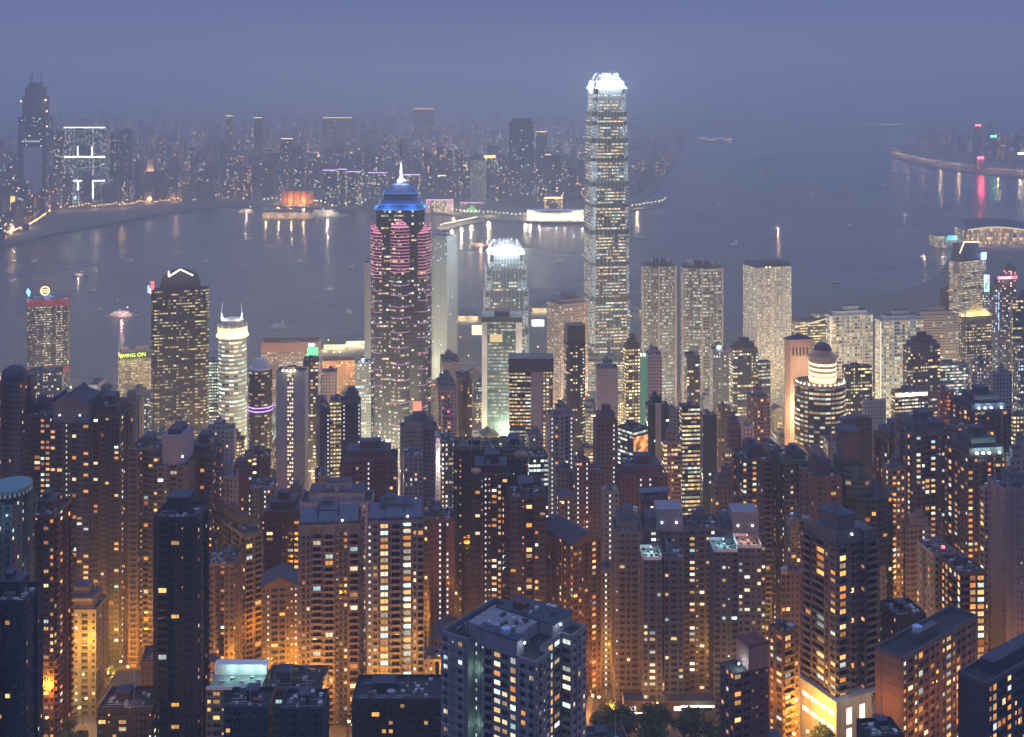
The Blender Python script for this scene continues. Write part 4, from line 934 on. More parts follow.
# ------------------------------------------------------------------ office and apartment towers of the middle distance
GA = 'apartment towers of the middle distance'
MID = [
 # name, label, xl, xc, xr, ytop, D, preset, th, plan, roof, extra
 ('apartment_tower','dark tower with small domed roof beside the gabled twin towers',-8,-8,20,384,660,'violet',0,'bays','dome',dict(d=22)),
 ('apartment_block','grey block with cool lit windows below the gold-signed waterside tower',26,34,62,374,1150,'grey',15,'box','flat',dict(lit=.3,tone='mix')),
 ('low_block','tall thin white floodlit wall block between the gabled tower and the store',88,88,97,386,1120,'pale',0,'box','flat',dict(d=24,lit=.02)),
 ('apartment_block','pale block with small dome behind the gabled towers',98,100,113,394,1000,'grey',10,'box','dome',dict(lit=.05)),
 ('apartment_block','beige windowed block in front of the yellow-signed store',119,121,140,404,900,'cream',8,'bays','plant',dict(lit=.12)),
 ('apartment_tower','grey two-tone slab with lit stair column, in front of the round horned tower',206,209,234,432,840,'pale',8,'bays','plant',dict(stair=[.35],wall=(.32,.3,.3))),
 ('office_tower','teal and gold lit office block tucked beside the round horned tower',209,211,219,362,1200,'teal',5,'box','flat',dict(lit=.8)),
 ('apartment_tower','dark red apartment tower standing before the grey two-tone slab',233,236,248,470,770,'red',10,'bays','dome',dict()),
 ('apartment_tower','white fronted slim tower with dark side, beside the dark red tower',214,217,237,480,700,'pale',10,'bays','plant',dict(lit=.04)),
 ('apartment_tower','grey tower with a pale lit stair column, before the long white-flanked slab',250,252,275,490,715,'grey',6,'bays','flat',dict(stair=[.6])),
 ('apartment_block','brown block between the violet ring tower and the grey stair-lit tower',243,246,270,459,820,'brown',8,'bays','plant',dict(lit=.25,tone='mix')),
 ('apartment_tower','dark purple slim slab beside the lit yellow slab',316,320,330,410,850,'violet',14,'box','flat',dict(lit=.05,stair=[.8])),
 ('office_tower','narrow building glowing yellow from foot to roof, between dark slabs',330,332,342,402,930,'yellow',8,'box','flat',dict(lit=.95,gain=1.8)),
 ('apartment_tower','dark round-headed tower with white stair strip at its side',341,343,361,404,880,'violet',8,'bays','big',dict(stair=[.15,.9],lit=.05)),
 ('apartment_block','broad red brown block with projecting centre and lit landing windows',340,343,397,462,720,'brown',4,'bays','big',dict(stair=[.5],lit=.10,d=20,wall=(.13,.07,.06))),
 ('apartment_block','mustard coloured plain block beside the broad red brown block',315,318,328,478,730,'cream',10,'box','flat',dict(lit=.03,wall=(.26,.20,.12))),
 ('office_block','plain grey slab behind the narrow yellow-glowing building',322,324,337,374,1060,'pale',8,'box','flat',dict(lit=.03,wall=(.3,.3,.34))),
 ('office_block','low block with warm orange lit eaves near the ferry piers',322,326,355,362,1330,'brown',6,'box','flat',dict(lit=.3,wall=(.4,.22,.12))),
 ('office_tower','pale blue glass block with a bright roof lamp beside the blue-topped tower',355,357,371,364,1170,'teal',6,'box','flat',dict(wall=(.2,.24,.27),rooflamp=5000)),
 ('office_tower','dark blue windowed tower beside the green screen block',303,305,318,362,1020,'curtain',6,'box','flat',dict(lit=.35)),
 ('office_tower','dark brown blank block behind the light brown tower',440,443,460,364,1160,'brown',8,'box','plant',dict(lit=.03,wall=(.13,.10,.11))),
 ('apartment_tower','light brown cross-shaped tower with pale corners',435,438,457,392,950,'cream',8,'bays','tiers',dict(lit=.2,wall=(.27,.23,.22))),
 ('apartment_tower','brown tower between the light brown tower and the bank building',455,458,472,381,1050,'brown',8,'bays','flat',dict(lit=.2)),
 ('apartment_tower','pink floodlit slim tower with small red roof lamp',441,443,455,417,850,'pink',8,'cham','plant',dict(lit=.2,wall=(.5,.28,.26))),
 ('low_block','brilliant white narrow wall block beside the pink floodlit tower',436,437,443,440,800,'pale',6,'box','flat',dict(lit=.1,wall=(.7,.66,.62))),
 ('office_block','grey block with a cool lit window grid below the pink floodlit tower',441,443,456,443,775,'grey',6,'box','flat',dict(lit=.5,tone='mix')),
 ('apartment_tower','dark brown slab with blank flank behind the lit grey grid block',401,405,438,431,830,'brown',8,'bays','big',dict(lit=.04,wall=(.13,.11,.12))),
 ('apartment_block','whitish block with bands of cool windows beside the bright street',404,407,423,458,735,'pale',8,'box','flat',dict(lit=.3,tone='mix')),
 ('office_block','small teal glass block beside the dark deck-roofed tower',526,529,548,459,760,'teal',6,'box','flat',dict(lit=.45)),
 ('apartment_tower','beige tower with white lit windows along both edges',546,549,575,417,800,'cream',7,'fine','plant',dict(stair=[.12,.86],lit=.25,wall=(.33,.28,.25))),
 ('apartment_block','pale block in front of the dark office tower with white floors',526,529,543,438,900,'grey',8,'box','plant',dict(lit=.12)),
 ('apartment_block','round grey block below the beige tower with lit edges',555,557,573,474,740,'grey',6,'box','dome',dict(lit=.05)),
 ('apartment_tower','slender brown gabled tower with rows of small amber lamps',557,560,577,500,680,'brown',8,'fine','gable',dict(stair=[.5],lit=.15,wall=(.25,.17,.12))),
 ('apartment_tower','pale pinkish tower with stair windows behind the orange-lit gabled tower',573,575,590,462,730,'pink',6,'bays','plant',dict(stair=[.2,.8],lit=.1)),
 ('apartment_tower','grey banded tower beside the pale pinkish tower',586,589,604,472,735,'grey',8,'bays','flat',dict(band=.4,lit=.06)),
 ('apartment_tower','tall brown slab with one dotted column of stair lights',593,597,618,424,765,'brown',8,'box','big',dict(stair=[.8],lit=.03,wall=(.12,.085,.085))),
 ('office_block','glass block with a large orange video wall',618,634,648,432,850,'teal',40,'box','plant',dict(lit=.6)),
 ('apartment_tower','slim cream tower with a lit balcony column, before the dark red block',601,604,619,493,640,'cream',6,'bays','flat',dict(stair=[.4],lit=.08,wall=(.3,.26,.22))),
 ('apartment_block','dark red block with paired white landing lights',617,621,668,478,690,'red',6,'bays','big',dict(stair=[.42,.62],lit=.03,wall=(.14,.07,.07),d=20)),
 ('apartment_block','low building with bright blue roof behind the grey slab complex',638,641,668,500,640,'violet',10,'box','flat',dict(lit=.2)),
 ('office_tower','mixed beige and brown office with bands of warm floors',661,664,681,444,820,'office',8,'box','plant',dict(lit=.55,wall=(.25,.16,.14))),
 ('office_tower','slim glass office tower with brilliant cream and blue floors',679,682,700,408,860,'teal',6,'box','flat',dict(lit=.7,gain=1.6,tone='mix')),
 ('office_tower','dark teal shadowed tower beside the slim brilliant glass tower',700,703,717,417,890,'teal',6,'box','flat',dict(lit=.12)),
 ('office_block','pale blank slab behind the slim brilliant glass tower',667,669,680,411,920,'pale',4,'box','flat',dict(lit=.01)),
 ('office_tower','dark glass tower with one broad beige central pier',645,648,669,407,880,'teal',6,'box','plant',dict(lit=.25)),
 ('apartment_tower','narrow cream tower with dotted windows behind the dark teal tower',716,718,731,408,930,'cream',6,'bays','flat',dict(lit=.3)),
 ('apartment_block','brown and cream tower with a small raised head',725,727,741,430,850,'pink',6,'bays','tiers',dict(lit=.2)),
 ('office_block','whitish warm-lit slab end beside the brown and cream tower',741,743,753,428,840,'cream',6,'box','flat',dict(lit=.1,wall=(.5,.42,.38))),
 ('apartment_block','block with rows of lit yellow corridor windows near the bright crossing',723,725,741,453,780,'yellow',6,'box','flat',dict(lit=.5,wall=(.3,.26,.2))),
 ('low_block','low beige stepped block beside the bright crossing',711,715,740,486,715,'cream',10,'box','big',dict(lit=.15)),
 ('office_tower','plain brown tower with warm side glow near the warm stone tower',747,754,770,399,920,'brown',12,'box','plant',dict(lit=.25,wall=(.27,.18,.13))),
 ('office_tower','dark lit office slab behind the white gridded blocks',842,846,872,368,1060,'curtain',8,'box','flat',dict(lit=.5,tone='yel')),
 ('office_tower','dark brown stepped office tower beside the white gridded block',903,908,940,347,1080,'office',14,'box','tiers',dict(lit=.45,wall=(.10,.08,.08))),
 ('office_block','flat glass office hall with slanted lit roof edge behind the warm stone tower',792,795,828,322,1300,'band',10,'box','flat',dict(lit=.8,tone='yel')),
 ('office_block','glassy low block with greenish floors in front of the gold pyramid tower',925,929,968,366,1120,'teal',10,'box','flat',dict(lit=.6,wall=(.2,.2,.2))),
 ('apartment_tower','pale ribbed tower under the golden pyramid tower',969,972,989,361,960,'pale',8,'fine','flat',dict(lit=.4,wall=(.36,.33,.32),tone='mix')),
 ('apartment_block','plain mauve slab block beside the pale ribbed tower',990,993,1012,374,900,'grey',8,'box','plant',dict(lit=.03,wall=(.24,.21,.25))),
 ('apartment_tower','brick red slim tower with dense small windows',937,940,956,392,900,'red',8,'bays','flat',dict(lit=.25,wall=(.24,.12,.10))),
 ('low_block','pale grey box building before the dark lit office slab',862,864,886,402,950,'pale',6,'box','flat',dict(lit=.01,wall=(.28,.32,.32))),
 ('low_block','dark angular building with sloping roof behind the curved balcony tower',840,844,872,420,810,'dark',12,'box','gable',dict(lit=.08)),
 ('office_block','glass roofed low office with a white lit ceiling',891,895,928,392,1000,'band',12,'box','flat',dict(lit=.6,wall=(.12,.11,.11))),
 ('apartment_tower','pinkish brown slim tower behind the roof-lit twin towers',947,950,966,428,650,'pink',6,'bays','flat',dict(lit=.12,wall=(.22,.14,.12))),
 ('low_block','slim greenish white block low between two dark towers',951,953,964,498,640,'pale',6,'box','flat',dict(lit=.2,wall=(.4,.42,.36))),
 ('office_block','warm banded office at the frame edge above the pale blank slab',1010,1013,1030,416,850,'yellow',6,'box','flat',dict(lit=.6)),
 ('apartment_block','pale blue roofed block above the pale blank slab',1006,1010,1032,460,590,'pale',6,'box','big',dict(lit=.05)),
 ('apartment_tower','shaded grey tower with dots of amber windows between roof-lit tower and pale slab',980,984,1004,490,560,'beige',8,'bays','plant',dict(lit=.25,wall=(.22,.19,.15))),
 ('apartment_tower','narrow grey tower with white box roof and lit column',903,906,931,530,610,'grey',8,'bays','big',dict(stair=[.7],lit=.08,wall=(.17,.15,.14))),
 ('apartment_tower','slim cream tower with a tiny red crown among the trees of towers',930,933,957,556,520,'cream',8,'bays','flat',dict(lit=.12,wall=(.3,.26,.2))),
 ('apartment_tower','grey brown tower with faint windows behind the large balcony tower',786,790,812,522,570,'beige',8,'bays','flat',dict(band=.3,lit=.1,wall=(.19,.17,.15))),
 ('apartment_block','pinkish small block between the grey complex and the large balcony tower',778,781,800,574,560,'pink',8,'box','flat',dict(lit=.2)),
 ('apartment_tower','grey brown tower with many lit windows behind the cream slim tower',884,888,905,470,640,'beige',6,'bays','plant',dict(lit=.4,wall=(.22,.17,.13))),
 ('apartment_block','cream low block with small red tank room behind the brown lit tower',243,246,262,556,640,'cream',6,'box','flat',dict(lit=.1)),
 ('apartment_tower','shadowy brown tower with green glints beside the balcony twins',424,427,447,520,640,'brown',6,'bays','plant',dict(lit=.1,wall=(.12,.10,.08))),
 ('apartment_tower','maroon tower with twin dotted stair light columns',430,433,455,522,610,'red',4,'bays','flat',dict(stair=[.4,.7],lit=.02,wall=(.15,.07,.06))),
 ('office_block','low white-banded roof terrace block behind the balcony twins',300,304,372,505,640,'pale',3,'box','big',dict(lit=.25,d=18,wall=(.25,.24,.28))),
 ('apartment_tower','dim grey tower rising between the orange-lit tower and the cream tower',598,601,617,572,620,'pale',5,'bays','flat',dict(stair=[.3],lit=.03)),
]
BY = {}
for (nm, lab, xl, xc, xr, yt, D, pre, th, plan, roof, ex) in MID:
    ex = dict(ex); BY[lab] = T(nm, lab, xl, xc, xr, yt, D, pre, th=th, plan=plan, roof=roof, **ex)
def by(s):
    for k, v in BY.items():
        if s in k: return v
r, w, d, h = by('orange video wall')
vm, vt, vb = new_mat('video_wall'); vb.inputs['Base Color'].default_value = (.05,.05,.05,1)
tcv = vt.nodes.new('ShaderNodeTexCoord'); nzv = vt.nodes.new('ShaderNodeTexNoise'); nzv.inputs['Scale'].default_value = .16; nzv.inputs['Detail'].default_value = 6
vt.links.new(tcv.outputs['Object'], nzv.inputs['Vector']); rv = vt.nodes.new('ShaderNodeValToRGB'); vt.links.new(nzv.outputs['Fac'], rv.inputs[0])
for p_, c_ in ((.38,(.02,.03,.04)),(.46,(.5,.14,.03)),(.54,(1,.38,.08)),(.6,(.8,.6,.2)),(.68,(.5,.12,.1))):
    x_ = rv.color_ramp.elements.new(p_); x_.color = (*c_, 1)
vt.links.new(rv.outputs[0], vb.inputs['Emission Color']); vb.inputs['Emission Strength'].default_value = 1.3
P_(r, 'video_screen', lambda b: b.box(-.5, w*.96, -.5, -.15, h-34, h-4, vm))
r, w, d, h = by('bright blue roof'); P_(r, 'blue_canopy', lambda b: b.box(-.5,w+.5,-.5,d+.5,h+3.5,h+4.2,paint('blue_canopy',(.05,.09,.16),.7)))
r, w, d, h = by('broad beige central pier'); P_(r, 'central_pier', lambda b: b.box(w*.34,w*.62,-1.2,3,0,h+2,paint('beige_pier',(.36,.33,.27),.8)))
r, w, d, h = by('pink floodlit'); P_(r, 'roof_lamp', lambda b: b.box(w*.4,w*.5,0,1,h+3,h+4,emit('roof_red',(1,.1,.15),5)))
for x in (-.2,.5,1.1): point(r, (w*x,-9,h*.45), 9000, (1,.45,.42), .5)
r, w, d, h = by('brilliant white narrow'); point(r, (w*.5,-9,h-15), 14000, (1,.85,.75), .5)
r, w, d, h = by('thin white floodlit'); point(r, (w*.8,-9,h-8), 9000, (.9,1,.9), .5)
r, w, d, h = by('white lit ceiling'); P_(r, 'lit_ceiling', lambda b: b.box(1,w-1,-.3,.2,h-4,h-2,M_LAMPY))
r, w, d, h = by('slanted lit roof edge'); P_(r, 'edge_light', lambda b: b.bar((0,-.5,h-6),(w,-.5,h+3),.5,emit('edge_white',(1,.93,.7),1.2)))
r, w, d, h = by('warm orange lit eaves')
for x in (.2,.8): point(r, (w*x,-6,h-6), 3500, (1,.42,.12), .5)
r, w, d, h = by('tiny red crown'); P_(r, 'roof_lamp', lambda b: b.box(w*.4,w*.5,0,1,h+3,h+4,emit('roof_red',(1,.1,.15),5)))

# ------------------------------------------------------------------ near towers with modelled windows and balconies
def dishes(r, pts):
    for (x, y, z, rad) in pts:
        b = MB(); n = 14
        for i in range(3):
            r0, r1 = rad*i/3, rad*(i+1)/3
            for k in range(n):
                a0, a1 = 2*math.pi*k/n, 2*math.pi*(k+1)/n; zz = lambda q: .35*rad*(q/rad)**2
                b.face([(r0*math.cos(a0),-.6*r0*math.sin(a0)-zz(r0)*.6,zz(r0)+.8*r0*math.sin(a0)),(r1*math.cos(a0),-.6*r1*math.sin(a0)-zz(r1)*.6,zz(r1)+.8*r1*math.sin(a0)),(r1*math.cos(a1),-.6*r1*math.sin(a1)-zz(r1)*.6,zz(r1)+.8*r1*math.sin(a1)),(r0*math.cos(a1),-.6*r0*math.sin(a1)-zz(r0)*.6,zz(r0)+.8*r0*math.sin(a1))], M_BLUED)
        b.bar((0,.2,-1.6),(0,.2,.2),.12,M_STEEL); o = b.build('satellite_dish', r); o.location = (x,y,z+1.6)
M_BLUED = paint('pale_blue_dish', (.32,.42,.62), .6)
res = lambda L: 'w' if L < 3.2 else ('ww' if L < 6 else 'wWw')
def N(name, label, xl, xc, xr, yt, D, pre, th, pats, **k): return T(name, label, xl, xc, xr, yt, D, pre, th=th, near=pats, **k)
# gabled twin complex, left
r, w, d, h = N('apartment_tower','broad purple-brown tower with temple-like gabled roof at the complex centre',50,50,89,424,655,'violet',0,'tbnsnbt',d=26,roof=None,lit=.10,plan='bays',wallcol=(.15,.12,.15))
def gab(b):
    m = M_ROOFB; b.box(1,w-1,2,d-2,h,h+11,paint('violet_render',(.15,.13,.17),.85)); zz=h+11
    for y0,y1,hh,x0,x1 in ((1,d-1,7.5,-1,w+1),(3,d-3,10.5,w*.2,w*.8)):
        for s_ in (0,1):
            xa = x0 if s_==0 else x1; mid=(x0+x1)/2
            q=[(xa,y0,zz-.6),(mid,y0,zz+hh-4),(mid,y1,zz+hh-4),(xa,y1,zz-.6)]; b.face(q if s_==0 else q[::-1], m)
        b.face([(x0,y0+.1,zz-.6),(x1,y0+.1,zz-.6),((x0+x1)/2,y0+.1,zz+hh-4)], paint('violet_render',(.15,.13,.17),.85))
    for x in (-.6,w-.4): b.box(x,x+1,1,d-1,zz-1,zz+2,m)
P_(r, 'gabled_roof', gab)
P_(r, 'roof_lamp', lambda b: [b.box(x,x+.6,1.6,2.1,h+4,h+4.6,M_LAMPW) for x in (w*.2,w*.72)])
N('apartment_tower','purple-brown wing tower of the gabled complex, beside the domed tower',20,20,50,418,665,'violet',0,'tWnbt',d=24,roof='plant',lit=.16,plan='bays',wallcol=(.14,.115,.13))
N('apartment_tower','purple-brown wing tower with a bright yellow window column, beside the gabled roof',88,88,119,418,660,'violet',0,'gtnwt',d=24,roof='big',lit=.17,plan='bays',wallcol=(.13,.105,.12))
# teal oval roof building
r, w, d, h = N('apartment_tower','low broad tower with teal oval roof canopy and floodlit pale wall',-16,-16,12,505,455,'pale',0,'wnw',d=22,roof=None,lit=.06,wallcol=(.2,.25,.28))
def oval(b):
    m = paint('teal_canopy',(.12,.22,.25),.7); c_ = lambda rx,ry: [(w*.55+rx*math.cos(2*math.pi*k/28), d*.45+ry*math.sin(2*math.pi*k/28)) for k in range(28)]
    b.prism(c_(w*.75,9.5),h+3.4,h+4.6,m,m); b.prism(c_(w*.68,8.2),h+1.6,h+3.4,M_PLANT,m); b.prism(c_(w*.5,6),h,h+1.6,M_PLANT,m)
    for k in range(28):
        a_ = 2*math.pi*k/28; x,y=w*.55+w*.70*math.cos(a_), d*.45+9*math.sin(a_); b.box(x-.25,x+.25,y-.25,y+.25,h+2,h+3.4,M_WHITE)
P_(r,'oval_roof',oval)
point(r,(w*.6,-5,h-6),500,(.35,.8,1),.3); point(r,(w*1.05,-9,h+3),700,(.5,.9,1),.3)
P_(r,'wall_lamp',lambda b:b.box(w*.52,w*.57,-.5,0,h-9,h-8.3,M_LAMPW))
N('apartment_tower','red-brown tower with small amber windows, in front of the gabled complex',20,20,54,518,500,'brown',0,'wbnwt',d=20,roof='plant',lit=.10,wallcol=(.24,.12,.08))
N('apartment_tower','dark navy tower with a few lit windows below the teal oval roof',-14,-14,26,604,385,'dark',0,'wnww.',d=14,roof='plant',lit=.05,wallcol=(.055,.065,.10))
r, w, d, h = N('apartment_tower','cream slab with floodlit front and dotted balcony column above the green garden',55,55,96,612,560,'cream',0,'.wnnnw.W',d=16,roof='big',lit=.10,plan='box',wallcol=(.40,.34,.24))
point(r,(w*.35,-16,14),4500,(.7,1,.3),.6); point(r,(w*.8,-18,30),4000,(1,.75,.3),.6)
N('apartment_tower','brown tower with gridded loggias beside the pale-fronted trident tower',128,128,158,452,640,'brown',0,'tbnbt',d=22,roof='plant',lit=.15,plan='bays',wallcol=(.20,.16,.14))
r, w, d, h = N('apartment_tower','pale-fronted central tower of the trident complex with lit slot and square plant room',157,157,187,466,610,'pale',0,'WnnW',d=26,roof=None,lit=.07,wallcol=(.33,.28,.28))
P_(r,'plant_room',lambda b:(b.box(w*.14,w*.86,2,d*.8,h,h+15,paint('bluish_render',(.20,.21,.27),.8)), b.box(w*.3,w*.7,4,d*.7,h+15,h+18,M_ROOFB)))
P_(r,'wall_lamp',lambda b:b.box(w*.8,w*.84,1.5,2.1,h+4,h+4.6,M_LAMPW))
N('apartment_tower','brown gridded wing of the trident complex with a few amber loggias',186,186,213,458,630,'brown',0,'tbnbt',d=22,roof='big',lit=.10,plan='bays',wallcol=(.19,.15,.13))
r, w, d, h = N('apartment_tower','very dark blue-black tower with stepped dark roof in front of the trident complex',153,153,198,520,480,'dark',0,'.bnWnb.',d=18,roof='plant',lit=.05,plan='bays',wallcol=(.065,.07,.09))
N('apartment_tower','orange-beige gridded block at the foot of the very dark tower',204,204,234,566,580,'beige',0,'wtw',d=20,roof='flat',lit=.13,wallcol=(.34,.24,.15))
r, w, d, h = N('apartment_tower','yellow-lit angled block of balconies with a step-back roof terrace',211,245,263,538,610,'cream',38,['bb','w','wn','bwb'],roof='plant',lit=.05,plan='box',wallcol=(.42,.34,.18))
point(r,(6,-14,h-72),10000,(1,.44,.05),.8); point(r,(-12,3,h-72),10000,(1,.44,.05),.8)
N('apartment_tower','dark brown tower with wide amber lit living rooms',261,261,300,520,650,'brown',0,'nWWWn',d=22,roof='tiers',lit=.14,plan='bays',wallcol=(.15,.08,.055))
r, w, d, h = N('apartment_tower','tan lean-roofed tower with a lit stair column, behind the flat roof terraces',262,264,298,588,570,'beige',8,'nsWtn',roof='gable',lit=.12,plan='box',wallcol=(.36,.25,.15))
# balcony twins
r, w, d, h = N('apartment_tower','balcony tower with blue sloping roof terraces, nearer the brown amber-lit tower',298,298,360,528,540,'pale',5,'nwwbbB',d=22,roof='plant',lit=.24,plan='bays',wallcol=(.38,.33,.34),group='twin balcony towers with blue roof terraces',cat='apartment tower')
r2 = N('apartment_tower','balcony tower with blue sloping roof terraces, nearer the maroon dotted tower',367,367,424,524,525,'pale',5,'swbbBB',d=22,roof='plant',lit=.24,plan='bays',wallcol=(.38,.33,.34),group='twin balcony towers with blue roof terraces',cat='apartment tower')
for (r,w,d,h) in ((r,w,d,h), r2):
    def slop(b):
        m = paint('blue_slope',(.10,.12,.17),.8)
        for x0,x1,hh in ((.05,.3,3.5),(.34,.62,6),(.66,.95,4.5)):
            b.box(w*x0,w*x1,3,d-3,h,h+2.5,M_PLANT)
            b.face([(w*x0-.5,1.5,h+2),(w*x1+.5,1.5,h+2),(w*x1,d*.5,h+2+hh),(w*x0,d*.5,h+2+hh)],m); b.face([(w*x0,d*.5,h+2+hh),(w*x1,d*.5,h+2+hh),(w*x1+.5,d-2,h+2),(w*x0-.5,d-2,h+2)],m)
            b.face([(w*x1+.5,1.5,h+2),(w*x1+.5,d-2,h+2),(w*x1,d*.5,h+2+hh)],m); b.face([(w*x0-.5,d-2,h+2),(w*x0-.5,1.5,h+2),(w*x0,d*.5,h+2+hh)],m)
    P_(r,'sloping_roof',slop); P_(r,'wall_lamp',lambda b:b.box(w*.7,w*.7+.6,1.2,1.8,h+2,h+2.6,M_LAMPW))
# lower left roofs
r, w, d, h = N('apartment_block','low cream block with a cyan-lit roof terrace garden',206,206,262,690,470,'cream',0,'wWnw',d=16,roof=None,lit=.14,wallcol=(.32,.30,.27))
tg = paint('terrace_floor',(.22,.26,.24),.7,0,.5,1.2)
P_(r,'roof_terrace',lambda b:(b.box(.6,w-.6,.6,d-.6,h,h+.3,tg), b.box(.5,w-.5,d*.7,d-.5,h+.3,h+4.5,M_WHITE), b.box(0,w,0,.3,h,h+1.3,M_WHITE)))
P_(r,'terrace_furniture',lambda b:[b.box(w*x_,w*x_+1.6,d*y_,d*y_+1.2,h+.3,h+1.1,M_STEEL) for x_,y_ in ((.2,.3),(.35,.45),(.55,.3),(.7,.5),(.85,.35))])
P_(r,'terrace_lamp',lambda b:b.box(w*.9,w*.93,d*.6,d*.63,h+3.6,h+4.1,M_LAMPW))
for x_ in (.35,.65,.9): point(r,(w*x_,d*.5,h+3.6),650,(.5,1,.85),.2)
TERR = r, w, d, h
r, w, d, h = N('apartment_block','low grey block with dark flat roof and tiny lit windows behind the navy roofs',262,262,322,692,490,'grey',0,'wnWnw',d=20,roof='flat',lit=.12,wallcol=(.24,.22,.20))
N('low_block','navy roofed low house with dark walls in front of the cyan-lit terrace',224,224,268,710,400,'dark',0,'wWw',d=13,roof='flat',lit=.03,wallcol=(.07,.085,.13),plan='box')
N('low_block','navy roofed low house beside the foot of the balcony twins',280,280,323,712,400,'dark',0,'wWw',d=13,roof='flat',lit=.03,wallcol=(.07,.085,.13),plan='box')
N('low_block','dark flat roofed block with small courtyard lamps, between twins and corner tower',352,352,441,702,440,'dark',0,'wnwWw',d=18,roof='flat',lit=.06,wallcol=(.12,.11,.09),plan='box')
N('low_block','dark flat roofed shed block beside the green-lit garden',97,97,152,712,470,'dark',0,'Wnw',d=18,roof='flat',lit=.12,wallcol=(.12,.08,.05),plan='box')
# foreground corner block
r, w, d, h = N('apartment_tower','large lavender-grey corner block in the foreground with stepped roof rooms',441,535,586,666,372,'pale',55,['nw','g','WgW','W','.w','ww','w','wnw.','','s.','','bWtb','','.ww'],roof=None,lit=.26,plan='hero',wallcol=(.46,.44,.49))
def fr(b):
    b.box(w*.02,w*.98,0,.3,h,h+1.2,M_PLANT)
lav = paint('lavender_render',(.22,.215,.26),.85)
def para(b):
    P = plan_hero(w, d)
    for k in range(len(P)):
        a_, c_ = P[k], P[(k+1)%len(P)]; L = math.hypot(c_[0]-a_[0], c_[1]-a_[1]); u_ = ((c_[0]-a_[0])/L, (c_[1]-a_[1])/L); b.obox((a_[0],a_[1],h), u_, (-u_[1],u_[0]), L, .3, 1.3+.01*(k%2), lav)
P_(r,'parapet',para)
point(r,(1.2,d*.63,h-9),260,(.5,1,.6),.2); point(r,(1.0,d*.63,h-27),260,(.5,1,.6),.2)
RR = random.Random(4)
for k in range(34): x_,y_ = w*RR.uniform(.06,.92),d*RR.uniform(.22,.92); z_ = h + (4.2 if (w*.16 < x_ < w*.57 and d*.3 < y_ < d*.78) else 4.5 if (w*.62 < x_ < w*.96 and d*.15 < y_ < d*.7) else 5.8 if (x_ < w*.14 and d*.2 < y_ < d*.58) else 0); P_(r,RR.choice(('vent_box','condenser','pipe_box')),lambda b:b.box(x_,x_+RR.uniform(.5,1.6),y_,y_+RR.uniform(.5,1.2),z_,z_+RR.uniform(.5,1.4),RR.choice((M_STEEL,M_UNIT,M_PLANT))))
for k in range(4): x_,y_ = w*RR.uniform(.1,.9),d*RR.uniform(.2,.9); P_(r,'aerial',lambda b:(b.bar((x_,y_,h),(x_,y_,h+4.5),.06,M_STEEL,4), b.bar((x_-.8,y_,h+4),(x_+.8,y_,h+4),.04,M_STEEL,4), b.bar((x_-.6,y_,h+3.5),(x_+.6,y_,h+3.5),.04,M_STEEL,4)))
P_(r,'roof_shed',lambda b:b.box(w*.7,w*.78,d*.5,d*.62,h+4.5,h+6.6,M_BRICK)); P_(r,'water_tank',lambda b:b.cyl(w*.88,d*.28,h+4.5,h+6.4,1.2,M_TANK,12))
P_(r,'roof_pipe',lambda b:[b.bar((w*.1,d*y_,h+.35),(w*.95,d*y_,h+.35),.12,M_UNIT,5) for y_ in (.12,.17,.86)])
P_(r,'roof_room',lambda b: b.box(w*.62,w*.99,d*.15,d*.72,h,h+4.2,lav)); P_(r,'roof_room',lambda b: b.box(w*.16,w*.6,d*.3,d*.8,h,h+4.2,lav))
P_(r,'roof_room',lambda b: b.box(w*.03,w*.15,d*.2,d*.6,h,h+5.5,lav))
P_(r,'roof_slab',lambda b: (b.box(w*.61,w,d*.13,d*.74,h+4.2,h+4.5,M_ROOFB), b.box(w*.02,w*.16,d*.18,d*.62,h+5.5,h+5.8,M_ROOFB)))
P_(r,'water_tank',lambda b: b.cyl(w*.09,d*.35,h+5.8,h+7.4,1.5,M_BLUED,14))
q = MB(); [q.box(w*a_,w*a_+e_,d*b_,d*b_+.8,h+4.2,h+4.2+c_,M_PLANT) for a_,b_,c_,e_ in ((.2,.35,1.1,2),(.28,.5,.8,3),(.36,.4,1.5,1.5),(.45,.6,1,2.4),(.5,.36,1.3,1.2))]; [q.bar((w*.18,d*y_,h+4.5),(w*.58,d*y_,h+4.5),.1,M_STEEL,4) for y_ in (.42,.55,.66)]; tag(q.build('roof_ducts', r), kind='stuff')
for x_,y_,z_ in ((w*.1,d*.17,h+4),(w*.7,d*.12,h+3.5)): 
    P_(r,'wall_lamp',lambda b:b.box(x_,x_+.5,y_-.4,y_,z_,z_+.5,M_LAMPW)); point(r,(x_,y_-1,z_),250,(.8,.95,1),.2)
